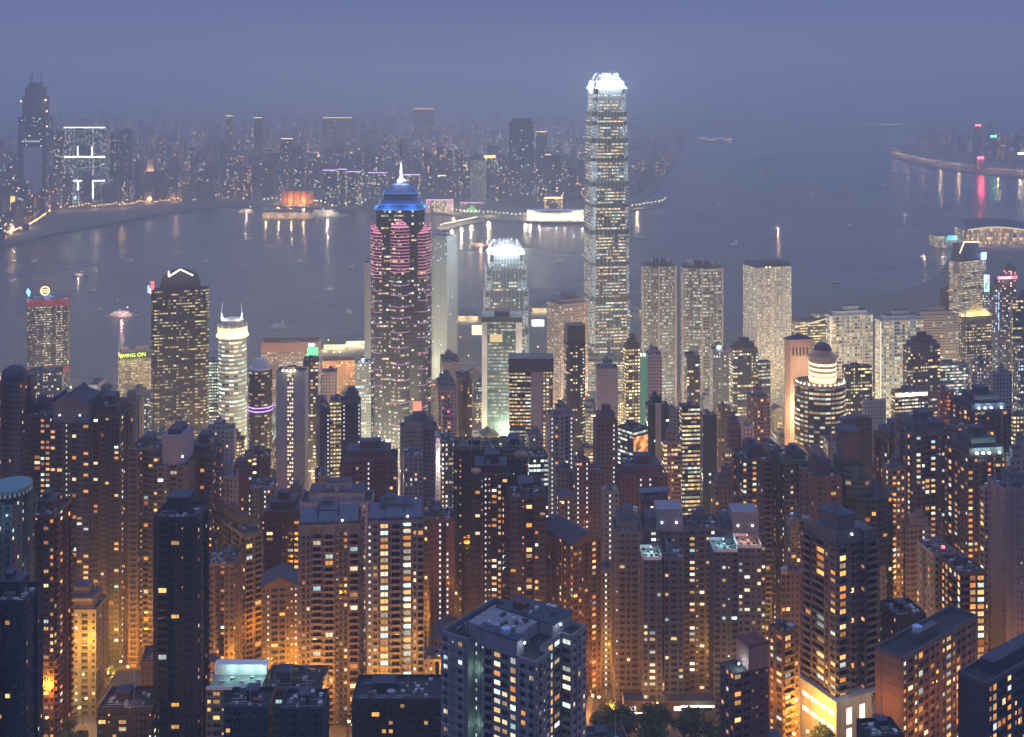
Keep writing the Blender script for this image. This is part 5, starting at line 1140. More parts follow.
# dark deck-roofed group
def scaff(r,w,d,h,z0=1,ht=7):
    ye = paint('yellow_frame',(.30,.34,.12),.6); b = MB()
    for k in range(6):
        x = w*k/5; b.bar((x,0,h),(x,0,h+ht),.16,ye,4); b.bar((x,d*.5,h),(x,d*.5,h+ht),.16,ye,4); b.bar((x,0,h+ht),(x,d*.5,h+ht),.14,ye,4)
    for z_ in (ht*.5,ht): b.bar((0,0,h+z_),(w,0,h+z_),.16,ye,4); b.bar((0,d*.5,h+z_),(w,d*.5,h+z_),.16,ye,4)
    b.build('roof_frame', r)
r, w, d, h = N('apartment_tower','near-black tower with yellow-green framed roof deck',453,453,499,452,640,'dark',0,'wnWtnw',d=22,roof='flat',lit=.10,plan='bays',wallcol=(.05,.055,.065)); scaff(r,w,d,h)
r, w, d, h = N('apartment_tower','near-black tower with blue satellite dishes and cluttered roof',498,498,528,462,650,'dark',0,'wnnw',d=24,roof='big',lit=.05,wallcol=(.05,.045,.055)); dishes(r,((w*.2,2,h+9,3.6),(w*.75,1,h+1,4.0))); scaff(r,w,d,h,ht=9)
r, w, d, h = N('apartment_tower','dark purple tower with white dotted stair columns and amber windows',470,470,511,478,605,'dark',0,'wtnssnt',d=18,roof='big',lit=.16,plan='bays',wallcol=(.085,.06,.075)); dishes(r,((w*.15,1,h+1,2.6),))
r, w, d, h = N('apartment_tower','dark purple tower with open pergola roof frames, beside the dotted stair tower',508,510,546,500,585,'dark',6,'twnbnw',d=22,roof='plant',lit=.12,plan='bays',wallcol=(.11,.085,.11))
P_(r,'pergola',lambda b:[b.bar((w*x_,0,h),(w*x_,0,h+5),.25,M_PLANT,4) for x_ in (.3,.5,.7,.95)]+[b.box(w*.28,w*.97,-.2,.3,h+5,h+5.5,M_PLANT), b.box(w*.28,w*.32,-.2,d*.6,h+5,h+5.5,M_PLANT), b.box(w*.93,w*.97,-.2,d*.6,h+5,h+5.5,M_PLANT)])
# orange-lit gabled
r, w, d, h = N('apartment_tower','orange floodlit brown tower with gabled brown roofs',545,573,601,546,590,'brown',30,['twwtw','w','w','wwtnw'],roof='gable',lit=.12,plan='bays',wallcol=(.34,.22,.14))
for p in ((w*.2,-9,20),(w*.8,-9,18),(-9,d*.5,20)): point(r,p,7000,(1,.36,.06),.8)
# long grey slab complex
CX = [('grey slab tower with plain penthouse box beside the slim cream tower',615,615,642,533,580,'ntwtn','big',.10),
      ('grey slab tower with a cyan-lit roof garden in the long grey complex',643,643,662,560,552,'wtw',None,.10),
      ('grey slab tower with a dark flat roof well next to the cyan roof garden',664,664,684,560,556,'wtw','flat',.08),
      ('grey tower set back behind the roof gardens, with tall blank penthouse wall',642,642,690,531,596,'nwtnwtn','big',.10),
      ('long grey slab tower with flat blue roof at the complex centre',684,684,722,530,600,'wtntw','plant',.12),
      ('grey tower with bluish blank penthouse at the complex far end',718,718,766,534,600,'wtnwt','big',.12),
      ('grey tower whose roof terrace glows cyan white beside the orange roof terrace',714,714,738,552,560,'twn',None,.10),
      ('grey tower whose roof terrace glows orange at the end of the long grey complex',738,738,762,548,558,'wtw',None,.12)]
LEAF0 = paint('potted_leaves', (.05,.09,.03), .8); GL = []
for lab,xl,xc,xr,yt,D,pt,rf,lt in CX:
    GL.append(N('apartment_tower',lab,xl,xc,xr,yt,D,'grey',0,pt,d=18 if D > 570 else 14,roof=rf,lit=lt,plan='box',wallcol=(.27,.26,.29),cat='apartment tower'))
for i, colr, en in ((1,(.6,1,.9),800),(6,(.45,.95,1),800),(7,(1,.36,.12),1100)):
    r, w, d, h = GL[i]; P_(r,'roof_terrace',lambda b:(ring(b,w,d,h,1.5,.25,M_WHITE,0), b.box(1,w-1,1,d-1,h,h+.2,tg), b.box(w*.6,w-1,d*.6,d-1,h+.2,h+3,M_PLANT), [b.box(w*x_,w*x_+1.1,d*y_,d*y_+.9,h+.2,h+1.1,m_) for x_,y_,m_ in ((.15,.3,M_STEEL),(.3,.6,LEAF0),(.45,.25,M_BRICK),(.7,.3,LEAF0),(.12,.75,LEAF0),(.5,.5,M_WHITE),(.85,.15,M_UNIT))]))
    point(r,(w*.35,d*.5,h+3),en,colr,.25); point(r,(w*.7,d*.3,h+2.5),en*.6,colr,.25)
    P_(r,'terrace_lamp',lambda b:b.box(w*.5,w*.53,d*.55,d*.58,h+2.8,h+3.3,emit('terr_%d'%i,colr,6)))
for i in (3,5):
    r, w, d, h = GL[i]; P_(r,'penthouse',lambda b:b.box(w*.3,w*.85,-.1,d*.7,h,h+11,paint('lavender_render',(.22,.215,.26),.85))); P_(r,'wall_lamp',lambda b:[b.box(w*x_,w*x_+.7,-.6,-.1,h+4,h+4.7,M_LAMPW) for x_ in (.4,.7)])
# pinkish with maroon roof, orange block, big balcony tower, right side
r, w, d, h = N('apartment_tower','pinkish tower with maroon roof box and pale framed corner window',720,734,769,674,400,'pink',22,['WWnnwn','w','w','www'],roof=None,lit=.12,plan='box',wallcol=(.30,.19,.18))
P_(r,'roof_box',lambda b:(b.box(w*.42,w,0.1,d*.9,h,h+8,paint('pink_render',(.32,.18,.17),.85)), b.box(w*.40,w*1.02,-.2,d*.92,h+8,h+8.5,paint('maroon_roof',(.14,.035,.03),.8))))
P_(r,'terrace_lamp',lambda b:b.box(w*.25,w*.28,d*.3,d*.33,h+1.2,h+1.8,M_LAMPW)); point(r,(w*.25,d*.25,h+2),700,(.7,1,.95),.2)
r, w, d, h = N('apartment_tower','orange floodlit narrow block with flat dark roof between pink tower and balcony tower',768,783,800,636,470,'beige',34,['bw','w','w','wt'],roof='flat',lit=.30,plan='box',wallcol=(.42,.26,.12))
point(r,(-9,d*.4,h-24),7000,(1,.34,.04),.6); point(r,(5,-8,h-40),7000,(1,.34,.04),.6)
r, w, d, h = N('apartment_tower','large brown-grey tower of curved balconies with stepped penthouses and lit podium',800,836,879,548,470,'beige',26,'bBwtBbn',roof=None,lit=.13,plan='bays',wallcol=(.30,.24,.23))
P_(r,'penthouse',lambda b:(b.box(w*.05,w*.62,1,d*.7,h,h+5.5,M_PLANT), b.box(w*.12,w*.5,2,d*.6,h+5.5,h+11,M_PLANT), b.box(w*.1,w*.52,1.5,d*.64,h+11,h+11.5,M_ROOFB), b.box(w*.68,w*.95,1,d*.5,h,h+4,M_PLANT), b.box(1,w*.1,d*.5,d*.9,h,h+4.5,M_PLANT)))
P_(r,'penthouse_lamp',lambda b:b.box(w*.38,w*.4,.3,.9,h+3.5,h+4.1,M_LAMPW))
dishes(r,((w*.25,d*.3,h+11.5,2.0),))
pz = py_z(700,468) - (gz(470)-3)
P_(r,'podium',lambda b:(b.box(-2.5,w+2,-3,d,-6,pz,paint('podium_stone',(.52,.45,.38),.7)),))
for x_ in (.12,.42,.78,1.0):
    for z_ in (pz-18,pz-10): P_(r,'podium_window',lambda b:b.box(w*x_,w*x_+2.6,-3.15,-2.9,z_,z_+6.3,emit('podium_lit',(1,.9,.68),1.7)))
for y_ in (-2,3,8,13):
    for z_ in (pz-12,pz-6): P_(r,'podium_window',lambda b:b.box(-2.65,-2.4,y_,y_+4,z_,z_+1.6,emit('podium_lit',(1,.9,.68),1.7)))
for x_ in (.1,.5,.9): point(r,(w*x_,-14,pz-4),500,(1,.8,.5),.3)
point(r,(-13,d*.4,pz-3),350,(1,.85,.6),.3); point(r,(3,-5,pz+2.5),200,(.8,1,.95),.2)
# curved teal tower
r, w, d, h = N('apartment_tower','dark glass tower with curved teal balconies rising behind the large balcony tower',838,843,893,497,620,'dark',4,'BBWB',d=24,roof=None,lit=.05,plan='bow',wallcol=(.085,.12,.13))
P_(r,'upper_tier',lambda b:(b.prism([(w*.05+w*.55*k/6, -2.2*math.sin(math.pi*k/6)) for k in range(7)]+[(w*.6,d*.8),(w*.05,d*.8)],h,h+9,facade_mat('teal_tier',(.06,.09,.10),(.02,.06,.06),lit=.05,ww=.9,wh=.6),M_ROOF,3,3), ))
P_(r,'upper_tier',lambda b:(b.prism([(w*.02+w*.4*k/6, -1.6*math.sin(math.pi*k/6)) for k in range(7)]+[(w*.42,d*.7),(w*.02,d*.7)],h+9,h+17,facade_mat('teal_tier',(.06,.09,.10),(.02,.06,.06),lit=.05,ww=.9,wh=.6),M_ROOF,3,3), ))
P_(r,'plant_room',lambda b:(b.box(w*.02,w*.36,1,d*.5,h+17,h+33,paint('umber_render',(.12,.085,.085),.85)), b.box(w*0,w*.38,.5,d*.55,h+33,h+34,M_ROOFB)))
N('apartment_tower','brown-pink blank-sided tower beside the curved teal balconies',811,815,842,480,610,'pink',8,'.Wn.',d=22,roof='plant',lit=.05,plan='box',wallcol=(.26,.15,.13))
N('apartment_tower','grey-lilac tower with scattered warm windows, nearest the bright crossing',741,743,772,462,660,'violet',6,'tbtn',d=22,roof='plant',lit=.17,plan='bays',wallcol=(.17,.16,.18))
N('apartment_tower','slim grey tower with plain pale front between two window-dotted towers',769,771,783,452,690,'grey',6,'n.n',d=22,roof='flat',lit=.05,plan='box',wallcol=(.24,.22,.22))
N('apartment_tower','grey-brown tower with green-tinted bays beside the slim plain grey tower',782,784,815,464,670,'grey',6,'twnbt',d=22,roof='plant',lit=.10,plan='bays',wallcol=(.19,.18,.17))
# right group
N('apartment_tower','tall brown tower with dense amber windows beside the teal balconies',886,889,914,444,680,'brown',6,'wbwnbt',d=22,roof='big',lit=.26,plan='bays',wallcol=(.22,.15,.12))
N('apartment_tower','pale ribbed tower with blue lit roof corner, centre of the right-hand towers',910,913,951,436,640,'pale',6,'ntwbtn',d=24,roof='big',lit=.17,plan='bays',wallcol=(.27,.22,.23))
for lab,xl,xc,xr,yt,D in (('dark tower with white-blue floodlit roof, behind its lower roof-lit neighbour',966,970,1011,412,720),('brown tower with cyan floodlit roof terrace, in front of the higher roof-lit tower',964,968,1009,458,600)):
    r, w, d, h = N('apartment_tower',lab,xl,xc,xr,yt,D,'brown',8,'twntwb',d=24,roof='tiers',lit=.15,plan='bays',wallcol=(.19,.14,.13) if D < 700 else (.13,.12,.15))
    for x_ in (.25,.5,.8): point(r,(w*x_,-.5,h+3.5),1500,(.5,.8,1) if D > 700 else (.5,.95,1),.3)
    P_(r,'roof_lamp',lambda b:[b.box(w*x_,w*x_+.9,-.3,.4,h+1.6,h+2.5,M_LAMPW) for x_ in (.2,.35,.5,.75)])
N('apartment_tower','pale blank slab with one column of tiny windows at the frame edge',1003,1006,1044,492,520,'pale',6,'_nn_',d=16,roof='plant',lit=.06,plan='box',wallcol=(.42,.36,.38))
N('apartment_tower','olive tower with green and amber balconies behind the orange corner block',930,934,958,560,545,'beige',6,'wbw',d=18,roof='flat',lit=.25,plan='bays',wallcol=(.24,.21,.15))
N('apartment_tower','dark tower with bright amber balconies, before the pale blank slab',957,960,986,575,500,'brown',6,'bgb',d=18,roof='flat',lit=.3,plan='box',wallcol=(.20,.14,.10))
r, w, d, h = N('apartment_block','orange-lit corner block with blank brick flank and wide dark roof',875,903,978,661,395,'beige',40,['wWwgWtw.','w','w','_..'],roof=None,lit=.27,plan='box',wallcol=(.44,.28,.18))
P_(r,'parapet',lambda b:ring(b,w,d,h,1.2,.4,M_PLANT,.02)); P_(r,'roof_room',lambda b:b.box(w*.3,w*.58,d*.35,d*.6,h,h+3,M_PLANT)); P_(r,'water_tank',lambda b:b.cyl(w*.36,d*.5,h+3,h+4.6,1.7,M_BLUED,12))
for p in ((w*.2,-10,h-22),(w*.8,-10,h-24),(-9,d*.5,h-16)): point(r,p,5200,(1,.36,.07),.6)
r, w, d, h = N('apartment_block','dark foreground block with blank flank and golden round bay windows',958,987,1060,687,352,'dark',38,['.wgggW','w','w','_.'],roof=None,lit=.42,plan='box',wallcol=(.15,.13,.15))
P_(r,'parapet',lambda b:ring(b,w,d,h,1.2,.4,M_PLANT,.02)); P_(r,'roof_room',lambda b:b.box(w*.2,w*.8,d*.3,d*.8,h,h+3.4,M_ROOFB))
N('low_block','small dark green-netted block behind the orange-lit corner block',891,896,926,618,480,'dark',10,'wWw',d=14,roof='flat',lit=.03,plan='box',wallcol=(.04,.07,.06))
N('low_block','dark slate roof corner just showing under the orange-lit block',868,870,905,741,345,'dark',6,'wW',d=10,roof='flat',lit=.03,plan='box',wallcol=(.10,.09,.09))
# ------------------------------------------------------------------ occupancy, fill-in blocks
OCC = []
for (xl, xr, yt, D, lab, root, w, dd, h) in BUILT:
    c, s = math.cos(root.rotation_euler.z), math.sin(root.rotation_euler.z)
    if 'round' in lab and w in (26, 40): cx, cy_ = root.location.x, root.location.y
    else: cx, cy_ = root.location.x + c*w/2 - s*dd/2, root.location.y + s*w/2 + c*dd/2
    OCC.append((cx, cy_, .5*math.hypot(w, dd), lab, h))
for px, D, r_ in ((607,1530,36),(505.5,1440,33),(401,1190,32)): OCC.append((px_x(px,D), D, r_, 'landmark', 300))
def free(x, y, r, k=.76):
    return all((x-a)**2 + (y-b2)**2 > ((r+c)*k)**2 for a, b2, c, _, _ in OCC)
# streets kept open: (points in pixel column and distance, width)
ROADS = [('road', [(398.5,1350),(398.5,1180),(398.5,1010),(397,880)], 16), ('road', [(311,1330),(311,1120),(310,960)], 15),
         ('road', [(560,1085),(640,1110),(690,1098),(760,1120),(860,1200)], 20), ('road', [(-60,1500),(60,1500),(200,1530),(340,1560),(470,1620),(560,1640),(700,1600),(800,1560),(900,1600),(990,1750),(1080,1950)], 22),
         ('road', [(122,560),(124,640),(126,760)], 11), ('road', [(601,520),(606,600),(606,720)], 12), ('road', [(783,620),(786,700),(784,860)], 12), ('road', [(950,560),(948,640),(945,760)], 11),
         ('road', [(430,1300),(560,1290),(640,1235),(760,1250),(900,1310),(1060,1340)], 16)]
def rpts(pts, step=24):
    W = [(px_x(a, D), D) for a, D in pts]; out = []
    for (a, b2) in zip(W, W[1:]):
        n = max(1, int(math.hypot(b2[0]-a[0], b2[1]-a[1])/step))
        for k in range(n): t = k/n; out.append((a[0]+(b2[0]-a[0])*t, a[1]+(b2[1]-a[1])*t))
    out.append(W[-1]); return out
ROADPTS = []
for nm, pts, wd in ROADS: ROADPTS += [(x, y, wd/2) for x, y in rpts(pts)]
def clear_road(x, y, r): return all((x-a)**2+(y-b2)**2 > (r*.9+c)**2 for a, b2, c in ROADPTS)
M_ASPH = paint('asphalt', (.05,.05,.052), .85); M_PAVE = paint('pavement_slabs', (.20,.19,.18), .85); M_LINE = paint('road_paint', (.75,.75,.7), .7)
def road(nm, pts, wd):
    p = rpts(pts, 12); b, k, l = MB(), MB(), MB()
    def side(i, o):
        a = p[max(0,i-1)]; c = p[min(len(p)-1,i+1)]; dx, dy = c[0]-a[0], c[1]-a[1]; L = math.hypot(dx,dy) or 1
        return (p[i][0]-dy/L*o, p[i][1]+dx/L*o)
    def z(i): return gz(p[i][1]) + 1.0
    for i in range(len(p)-1):
        A, B, C2, D2 = side(i,-wd/2), side(i+1,-wd/2), side(i+1,wd/2), side(i,wd/2)
        b.face([(*A,z(i)),(*B,z(i+1)),(*C2,z(i+1)),(*D2,z(i))][::-1] if False else [(*A,z(i)),(*B,z(i+1)),(*C2,z(i+1)),(*D2,z(i))], M_ASPH)
        for s_ in (-1,1):
            o1, o2 = s_*wd/2, s_*(wd/2+3)
            q = [side(i,o1), side(i+1,o1), side(i+1,o2), side(i,o2)]
            k.face([(*q[0],z(i)+.13),(*q[1],z(i+1)+.13),(*q[2],z(i+1)+.13),(*q[3],z(i)+.13)], M_PAVE)
            k.face([(*q[0],z(i)-.05),(*q[1],z(i+1)-.05),(*q[1],z(i+1)+.13),(*q[0],z(i)+.13)], M_PAVE)
            k.face([(*q[3],z(i)-3),(*q[2],z(i+1)-3),(*q[2],z(i+1)+.13),(*q[3],z(i)+.13)], M_PAVE)
        if i % 2 == 0:
            q = [side(i,-.12), side(i+1,-.12), side(i+1,.12), side(i,.12)]
            l.face([(*q[0],z(i)+.01),(*q[1],z(i+1)+.01),(*q[2],z(i+1)+.01),(*q[3],z(i)+.01)], M_LINE)
    tag(b.build('road'), kind='structure'); tag(k.build('pavement'), kind='structure'); tag(l.build('road_markings'), kind='structure')
for nm, pts, wd in ROADS: road(nm, pts, wd)

LM = [(a, b2, lab) for a, b2, c, lab, h in OCC if lab != 'landmark' and len(lab.split()) <= 13]
SHORT = []
for a, b2, lab in LM:
    ws = lab.replace(',', '').split(); stop = len(ws)
    for i, t in enumerate(ws):
        if i >= 2 and t in ('with','beside','behind','in','between','before','below','near','close','of','at','topped','peeping','tucked','standing','glowing','framed','rising','under','to','whose','set','from','low','above','nearer','just','nearest','cut','first','next','and','projecting','showing','partly','outside'): stop = i; break
    SHORT.append((a, b2, ' '.join(ws[:min(stop,5)])))
USED = set()
COLN = {'beige':'beige','cream':'cream','brown':'brown','pink':'pinkish','grey':'grey','pale':'pale','dark':'dark','violet':'lilac-grey','office':'stone-coloured','band':'striped','curtain':'dark glass','teal':'teal glass','yellow':'yellow-lit'}
def autolabel(pre, h, w, roof, x, y, kind):
    near = sorted(SHORT, key=lambda q: (q[0]-x)**2 + (q[1]-y)**2)
    for k in range(12):
        nx, ny, sh = near[k]
        rel = 'behind' if y > ny+18 and abs(nx-x) < 40 else ('in front of' if y < ny-18 and abs(nx-x) < 40 else 'beside')
        size = 'small' if h < 32 else ('squat' if w > 24 and h < 60 else ('slim' if w < 17 else 'plain'))
        rf = {'plant':'with roof plant room','flat':'with bare roof','big':'with large roof box','tiers':'with stepped roof','dome':'with small dome','gable':'with pitched roof','pyramid':'with pointed roof'}[roof]
        L = f"{size} {COLN[pre]} {kind} {rf} {rel} the {sh}"
        if L not in USED and len(L.replace('-',' ').split()) <= 16: USED.add(L); return L
    return L
R2 = random.Random(11); nfill = 0; tries = 0
YL = [(400,640),(560,590),(620,545),(700,505),(800,478),(900,452),(1000,432),(1150,412),(1300,398),(1700,385)]
while nfill < 290 and tries < 16000:
    tries += 1
    D = 430 + (1600-430)*R2.random()**.8; px = R2.uniform(-30, 1060); Dx = px_x(px, D)
    ys = 392 - .08*abs(px-500) if px < 720 else 330
    if D > 1500 and (px < 440 or px > 660): continue
    sh_lim = min([shoreD(y1 + (y2-y1)*(px-x1)/(x2-x1)) for (x1,y1),(x2,y2) in zip(SHORE, SHORE[1:]) if x1 <= px <= x2] or [1500])
    if D > sh_lim - 70: continue
    w = R2.uniform(12, 23); d = R2.uniform(12, 20); r = .5*math.hypot(w, d)
    cx, cy_ = Dx + w/2, D + d/2
    if not free(cx, cy_, r) or not clear_road(cx, cy_, r): continue
    def lim(D):
        for (a, ya), (b2, yb) in zip(YL, YL[1:]):
            if D <= b2: return ya+(yb-ya)*(D-a)/(b2-a)
        return YL[-1][1]
    hm = py_z(lim(D) + (26 if 455 < px < 530 or 355 < px < 415 else 0), D) - gz(D)
    h = hm*R2.choice((R2.uniform(.3,.6), R2.uniform(.6,.95), R2.uniform(.8,1)))
    if D < 560: h = min(h, R2.uniform(12, 30))
    if h > 45: w = min(w, R2.uniform(13, 19)); d = min(d, 17)
    if D > 1350: h = R2.uniform(10, 32)
    if 625 < px < 740 and 700 < D < 1100: h = min(h, 14)
    if 385 < px < 412 and D > 700: continue
    if 300 < px < 322 and 850 < D < 1100: h = min(h, 12)
    if 560 < px < 725 and D < 620: h = 7
    if (270 < px < 470 and D < 560) or (30 < px < 115 and D < 650) or (590 < px < 732 and D < 560): continue
    pre = R2.choice(['beige','cream','brown','pink','grey','pale','dark','violet','beige','grey'] if D < 950 else ['office','band','curtain','teal','grey','beige','pale','yellow','cream','office'])
    if D < 560: pre = R2.choice(['dark','brown','grey'])
    roof = R2.choice(['plant','flat','big','plant','tiers','flat','gable' if h < 40 else 'plant'])
    yt = HZ + (CH - (gz(D) + h))/D*FPX; xr = 512 + (Dx+w)/D*FPX
    kind = 'house block' if h < 22 else ('apartment block' if D < 950 else 'office block')
    lab = autolabel(pre, h, w, roof, Dx, D, kind)
    k = dict(lit=PRE[pre]['lit']*R2.uniform(.7, 1.5))
    T('apartment_block' if D < 950 else 'office_block', lab, px, px, xr, yt, D, pre, th=R2.choice([0,4,8,12]), d=d, plan=R2.choice(['box','bays','bays','cham']), roof=roof, group='lower blocks between the towers', seed=nfill, big=D < 900,
      stair=[R2.uniform(.25,.75)] if (R2.random() < .25 and h > 30) else None, **k)
    OCC.append((cx, cy_, r, lab, h)); nfill += 1
print('fill', nfill, tries)

# ------------------------------------------------------------------ street lamps
def lamp_proto(nm, col_mat, hgt=9, big=1.0):
    r = empty(nm, (0,0,0)); b = MB(); b.cyl(0,0,0,hgt,.14*big,M_DARK,6,.08*big); b.bar((0,0,hgt-.1),(1.8,0,hgt+.4),.07*big,M_DARK,4); b.build('pole', r)
    b = MB(); b.box(1.1,2.4,-.28*big,.28*big,hgt+.2,hgt+.5,M_DARK); b.box(1.75-.4*big,1.75+.4*big,-.4*big,.4*big,hgt+.2-.75*big,hgt+.196,col_mat); b.build('lamp_head', r); return r
SL = lamp_proto('street_lamp', M_LAMPO); tag(SL, 'tall street lamp with orange light on a city street', 'street lamp', 'street lamps of the city streets')
LIGHTS = {}
HL = lamp_proto('highway_lamp', M_LAMPO, 11, 1.2); tag(HL, 'orange highway lamp on the waterfront road', 'street lamp', 'highway lamps of the waterfront road')
def street_lamp(x, y, en, col, z=None, rz=0.0, hgt=12):
    P1 = HL if y > 1450 else SL
    if not P1.get('placed'): o = P1; P1['placed'] = 1; en = 0      # the source of the copies keeps no bulb
    else: o = copy_tree(P1)
    o.location = (x, y, (gz(y)+1 if z is None else z)); o.rotation_euler.z = rz
    if en:
        key = (round(en), col)
        if key not in LIGHTS:
            l = bpy.data.lights.new('bulb', 'POINT'); l.energy = en; l.color = col; l.shadow_soft_size = .5; LIGHTS[key] = l
        q = bpy.data.objects.new('bulb', LIGHTS[key]); COL.objects.link(q); q.parent = o; q.location = (1.7, 0, hgt)
    return o
R3 = random.Random(5); nl = 0; tries = 0; LP = []
while nl < 165 and tries < 8000:
    tries += 1
    D = 440 + 1060*R3.random()**.75; px = R3.uniform(-10, 1034); x = px_x(px, D)
    if not free(x, D, 2.5, 1.02 if D > 600 else .9): continue
    if any((x-a)**2+(D-b2)**2 < 19**2 for a, b2 in LP): continue
    if 595 < px < 730 and D < 570: continue
    yb = HZ + (CH-gz(D))/D*FPX
    LP.append((x, D)); nl += 1
    hot = 1.3 if D < 700 else (1.6 if D < 900 else 5.0)
    c = R3.choice([(1,.34,.03),(1,.39,.04),(1,.44,.06),(1,.52,.09)]) if D < 900 else (R3.choice([(1,.42,.10),(1,.58,.20),(1,.62,.28)]) if D < 1050 else R3.choice([(1,.72,.36),(1,.82,.50),(.92,1,.70),(1,.60,.22),(.85,1,.75)]))
    street_lamp(x, D, R3.choice((8000, 13000, 20000))*hot, c, rz=R3.uniform(0, 6.28), hgt=R3.uniform(11, 24))
for nm, pts, wd in ROADS:
    p = rpts(pts, 30 if pts[0][1] < 1400 else 42)
    for i in range(len(p)):
        x, y = p[i]; a = p[max(0,i-1)]; c = p[min(len(p)-1,i+1)]; dx, dy = c[0]-a[0], c[1]-a[1]; L = math.hypot(dx,dy) or 1
        s_ = 1 if i % 2 else -1; wf = y > 1450
        street_lamp(x - dy/L*s_*(wd/2+1), y + dx/L*s_*(wd/2+1), (40000 if wf else 60000 if y > 850 else 12000) if (i % 2 == 0 or not wf) else 0, (1,.5,.16) if wf else ((1,.74,.38) if y > 850 else (1,.38,.05)), rz=math.atan2(-dx*s_*-1, -dy*s_) if False else math.atan2(dx/L*-s_, -dy/L*-s_), hgt=11)

# lamps in the lanes at the foot of the near towers
R6 = random.Random(9)
for (xl, xr, yt, D, lab, root, w, dd, h) in list(BUILT):
    if not 420 < D < 800 or h < 40 or 'navy' in lab or 'very dark' in lab or 'near-black' in lab: continue
    c, s = math.cos(root.rotation_euler.z), math.sin(root.rotation_euler.z)
    for f in ((.15,.85) if w > 16 else (.5,)):
        for dist in (R6.uniform(9, 15),):
            x, y = root.location.x + c*w*f + s*dist, root.location.y + s*w*f - c*dist
            if not free(x, y, 1.5, .8) or R6.random() < .35: continue
            street_lamp(x, y, R6.choice((6000, 16000, 30000)), R6.choice([(1,.31,.02),(1,.37,.035),(1,.42,.05),(1,.50,.08)]), rz=R6.uniform(0,6.28), hgt=R6.choice((14, 22, 32)))

for px, D, en, c in ((120,590,30000,(1,.46,.05)),(124,640,30000,(1,.50,.06)),(56,520,26000,(1,.26,.02)),(46,500,16000,(1,.28,.03)),(208,520,20000,(1,.30,.03)),(150,500,16000,(1,.26,.02)),(330,500,18000,(1,.34,.04)),(395,500,18000,(1,.34,.04)),(298,560,18000,(1,.34,.04)),
                     (602,560,14000,(1,.28,.02)),(606,640,16000,(1,.3,.03)),(900,600,26000,(1,.36,.04)),(948,620,30000,(1,.27,.02)),(935,500,14000,(1,.30,.03)),(865,560,18000,(1,.34,.04)),(990,470,12000,(1,.34,.04)),(700,620,20000,(1,.4,.06)),(450,560,16000,(1,.3,.03)),(530,560,16000,(1,.3,.03)),(250,640,24000,(1,.4,.05))):
    for k in range(12):
        x = px_x(px + R6.uniform(-4,4)*(k*.5), D); y = D + R6.uniform(-2,2)*k
        if free(x, y, 1.5, .85): street_lamp(x, y, en*1.5, (c[0], c[1]*1.25, c[2]), hgt=R6.choice((12,18,22)), rz=R6.uniform(0,6.28)); break

# cars on the bright streets
def car_proto(colr, nm):
    r = empty('car', (0,0,0)); b = MB(); m = paint('car_' + nm, colr, .3, .1)
    prof = [(-2.2,.35),(2.2,.35),(2.25,.8),(1.5,.95),(.8,1.45),(-1.0,1.45),(-1.7,.95),(-2.25,.85)]
    for s_ in (-1,1): b.face([(x,s_*.85*(1 if z<1 else .82),z) for x,z in prof][::-s_], m)
    for k in range(len(prof)):
        a, c = prof[k], prof[(k+1)%len(prof)]; wa = .85*(1 if a[1]<1 else .82); wc = .85*(1 if c[1]<1 else .82)
        b.face([(a[0],-wa,a[1]),(c[0],-wc,c[1]),(c[0],wc,c[1]),(a[0],wa,a[1])], M_GLASS if (k in (3,5)) else m)
    b.build('body', r)
    for x in (-1.4,1.4):
        for s_ in (-1,1):
            b = MB(); n = 10; P = [(x+.34*math.cos(2*math.pi*k/n), .34+.34*math.sin(2*math.pi*k/n)) for k in range(n)]
            b.face([(p[0],s_*.9,p[1]) for p in P], M_DARK); [b.face([(P[k][0],s_*.9,P[k][1]),(P[(k+1)%n][0],s_*.9,P[(k+1)%n][1]),(P[(k+1)%n][0],s_*.7,P[(k+1)%n][1]),(P[k][0],s_*.7,P[k][1])], M_DARK) for k in range(n)]; b.build('wheel', r)
    for s_ in (-1,1):
        b = MB(); b.box(2.2,2.35,s_*.6-.22,s_*.6+.22,.55,.8,emit('headlight',(1,.95,.8),40)); b.build('headlight', r)
        b = MB(); b.box(-2.36,-2.2,s_*.6-.22,s_*.6+.22,.6,.85,emit('tail_light',(1,.06,.03),12)); b.build('tail_light', r)
    return r
CP = [car_proto((.6,.6,.6),'silver'), car_proto((.35,.03,.03),'red'), car_proto((.04,.04,.05),'black')]
CU = [0,0,0]; CN = ['silver car driving with lit headlights on a bright city street','red taxi-like car driving on a bright city street','black car driving between the street lamps']
nc = 0
for ri in (0,1,2,3,8):
    p = rpts(ROADS[ri][1], 15 if ri < 3 else 38)
    for i in range(1, len(p)-1):
        if ri >= 3 and i % 2: continue
        for s_ in (-1,1):
            if R3.random() < .25: continue
            k = R3.randrange(3); o = CP[k] if CU[k] == 0 else copy_tree(CP[k]); CU[k] += 1
            dx, dy = p[i+1][0]-p[i][0], p[i+1][1]-p[i][1]; L = math.hypot(dx,dy) or 1; of = s_*R3.choice((2.2,5.2))
            o.location = (p[i][0]-dy/L*of, p[i][1]+dx/L*of, gz(p[i][1])+1.02); o.rotation_euler.z = math.atan2(dy*-s_*-1, dx*-s_*-1) if s_ > 0 else math.atan2(-dy,-dx)
            tag(o, CN[k], 'car', 'cars on the bright streets'); nc += 1

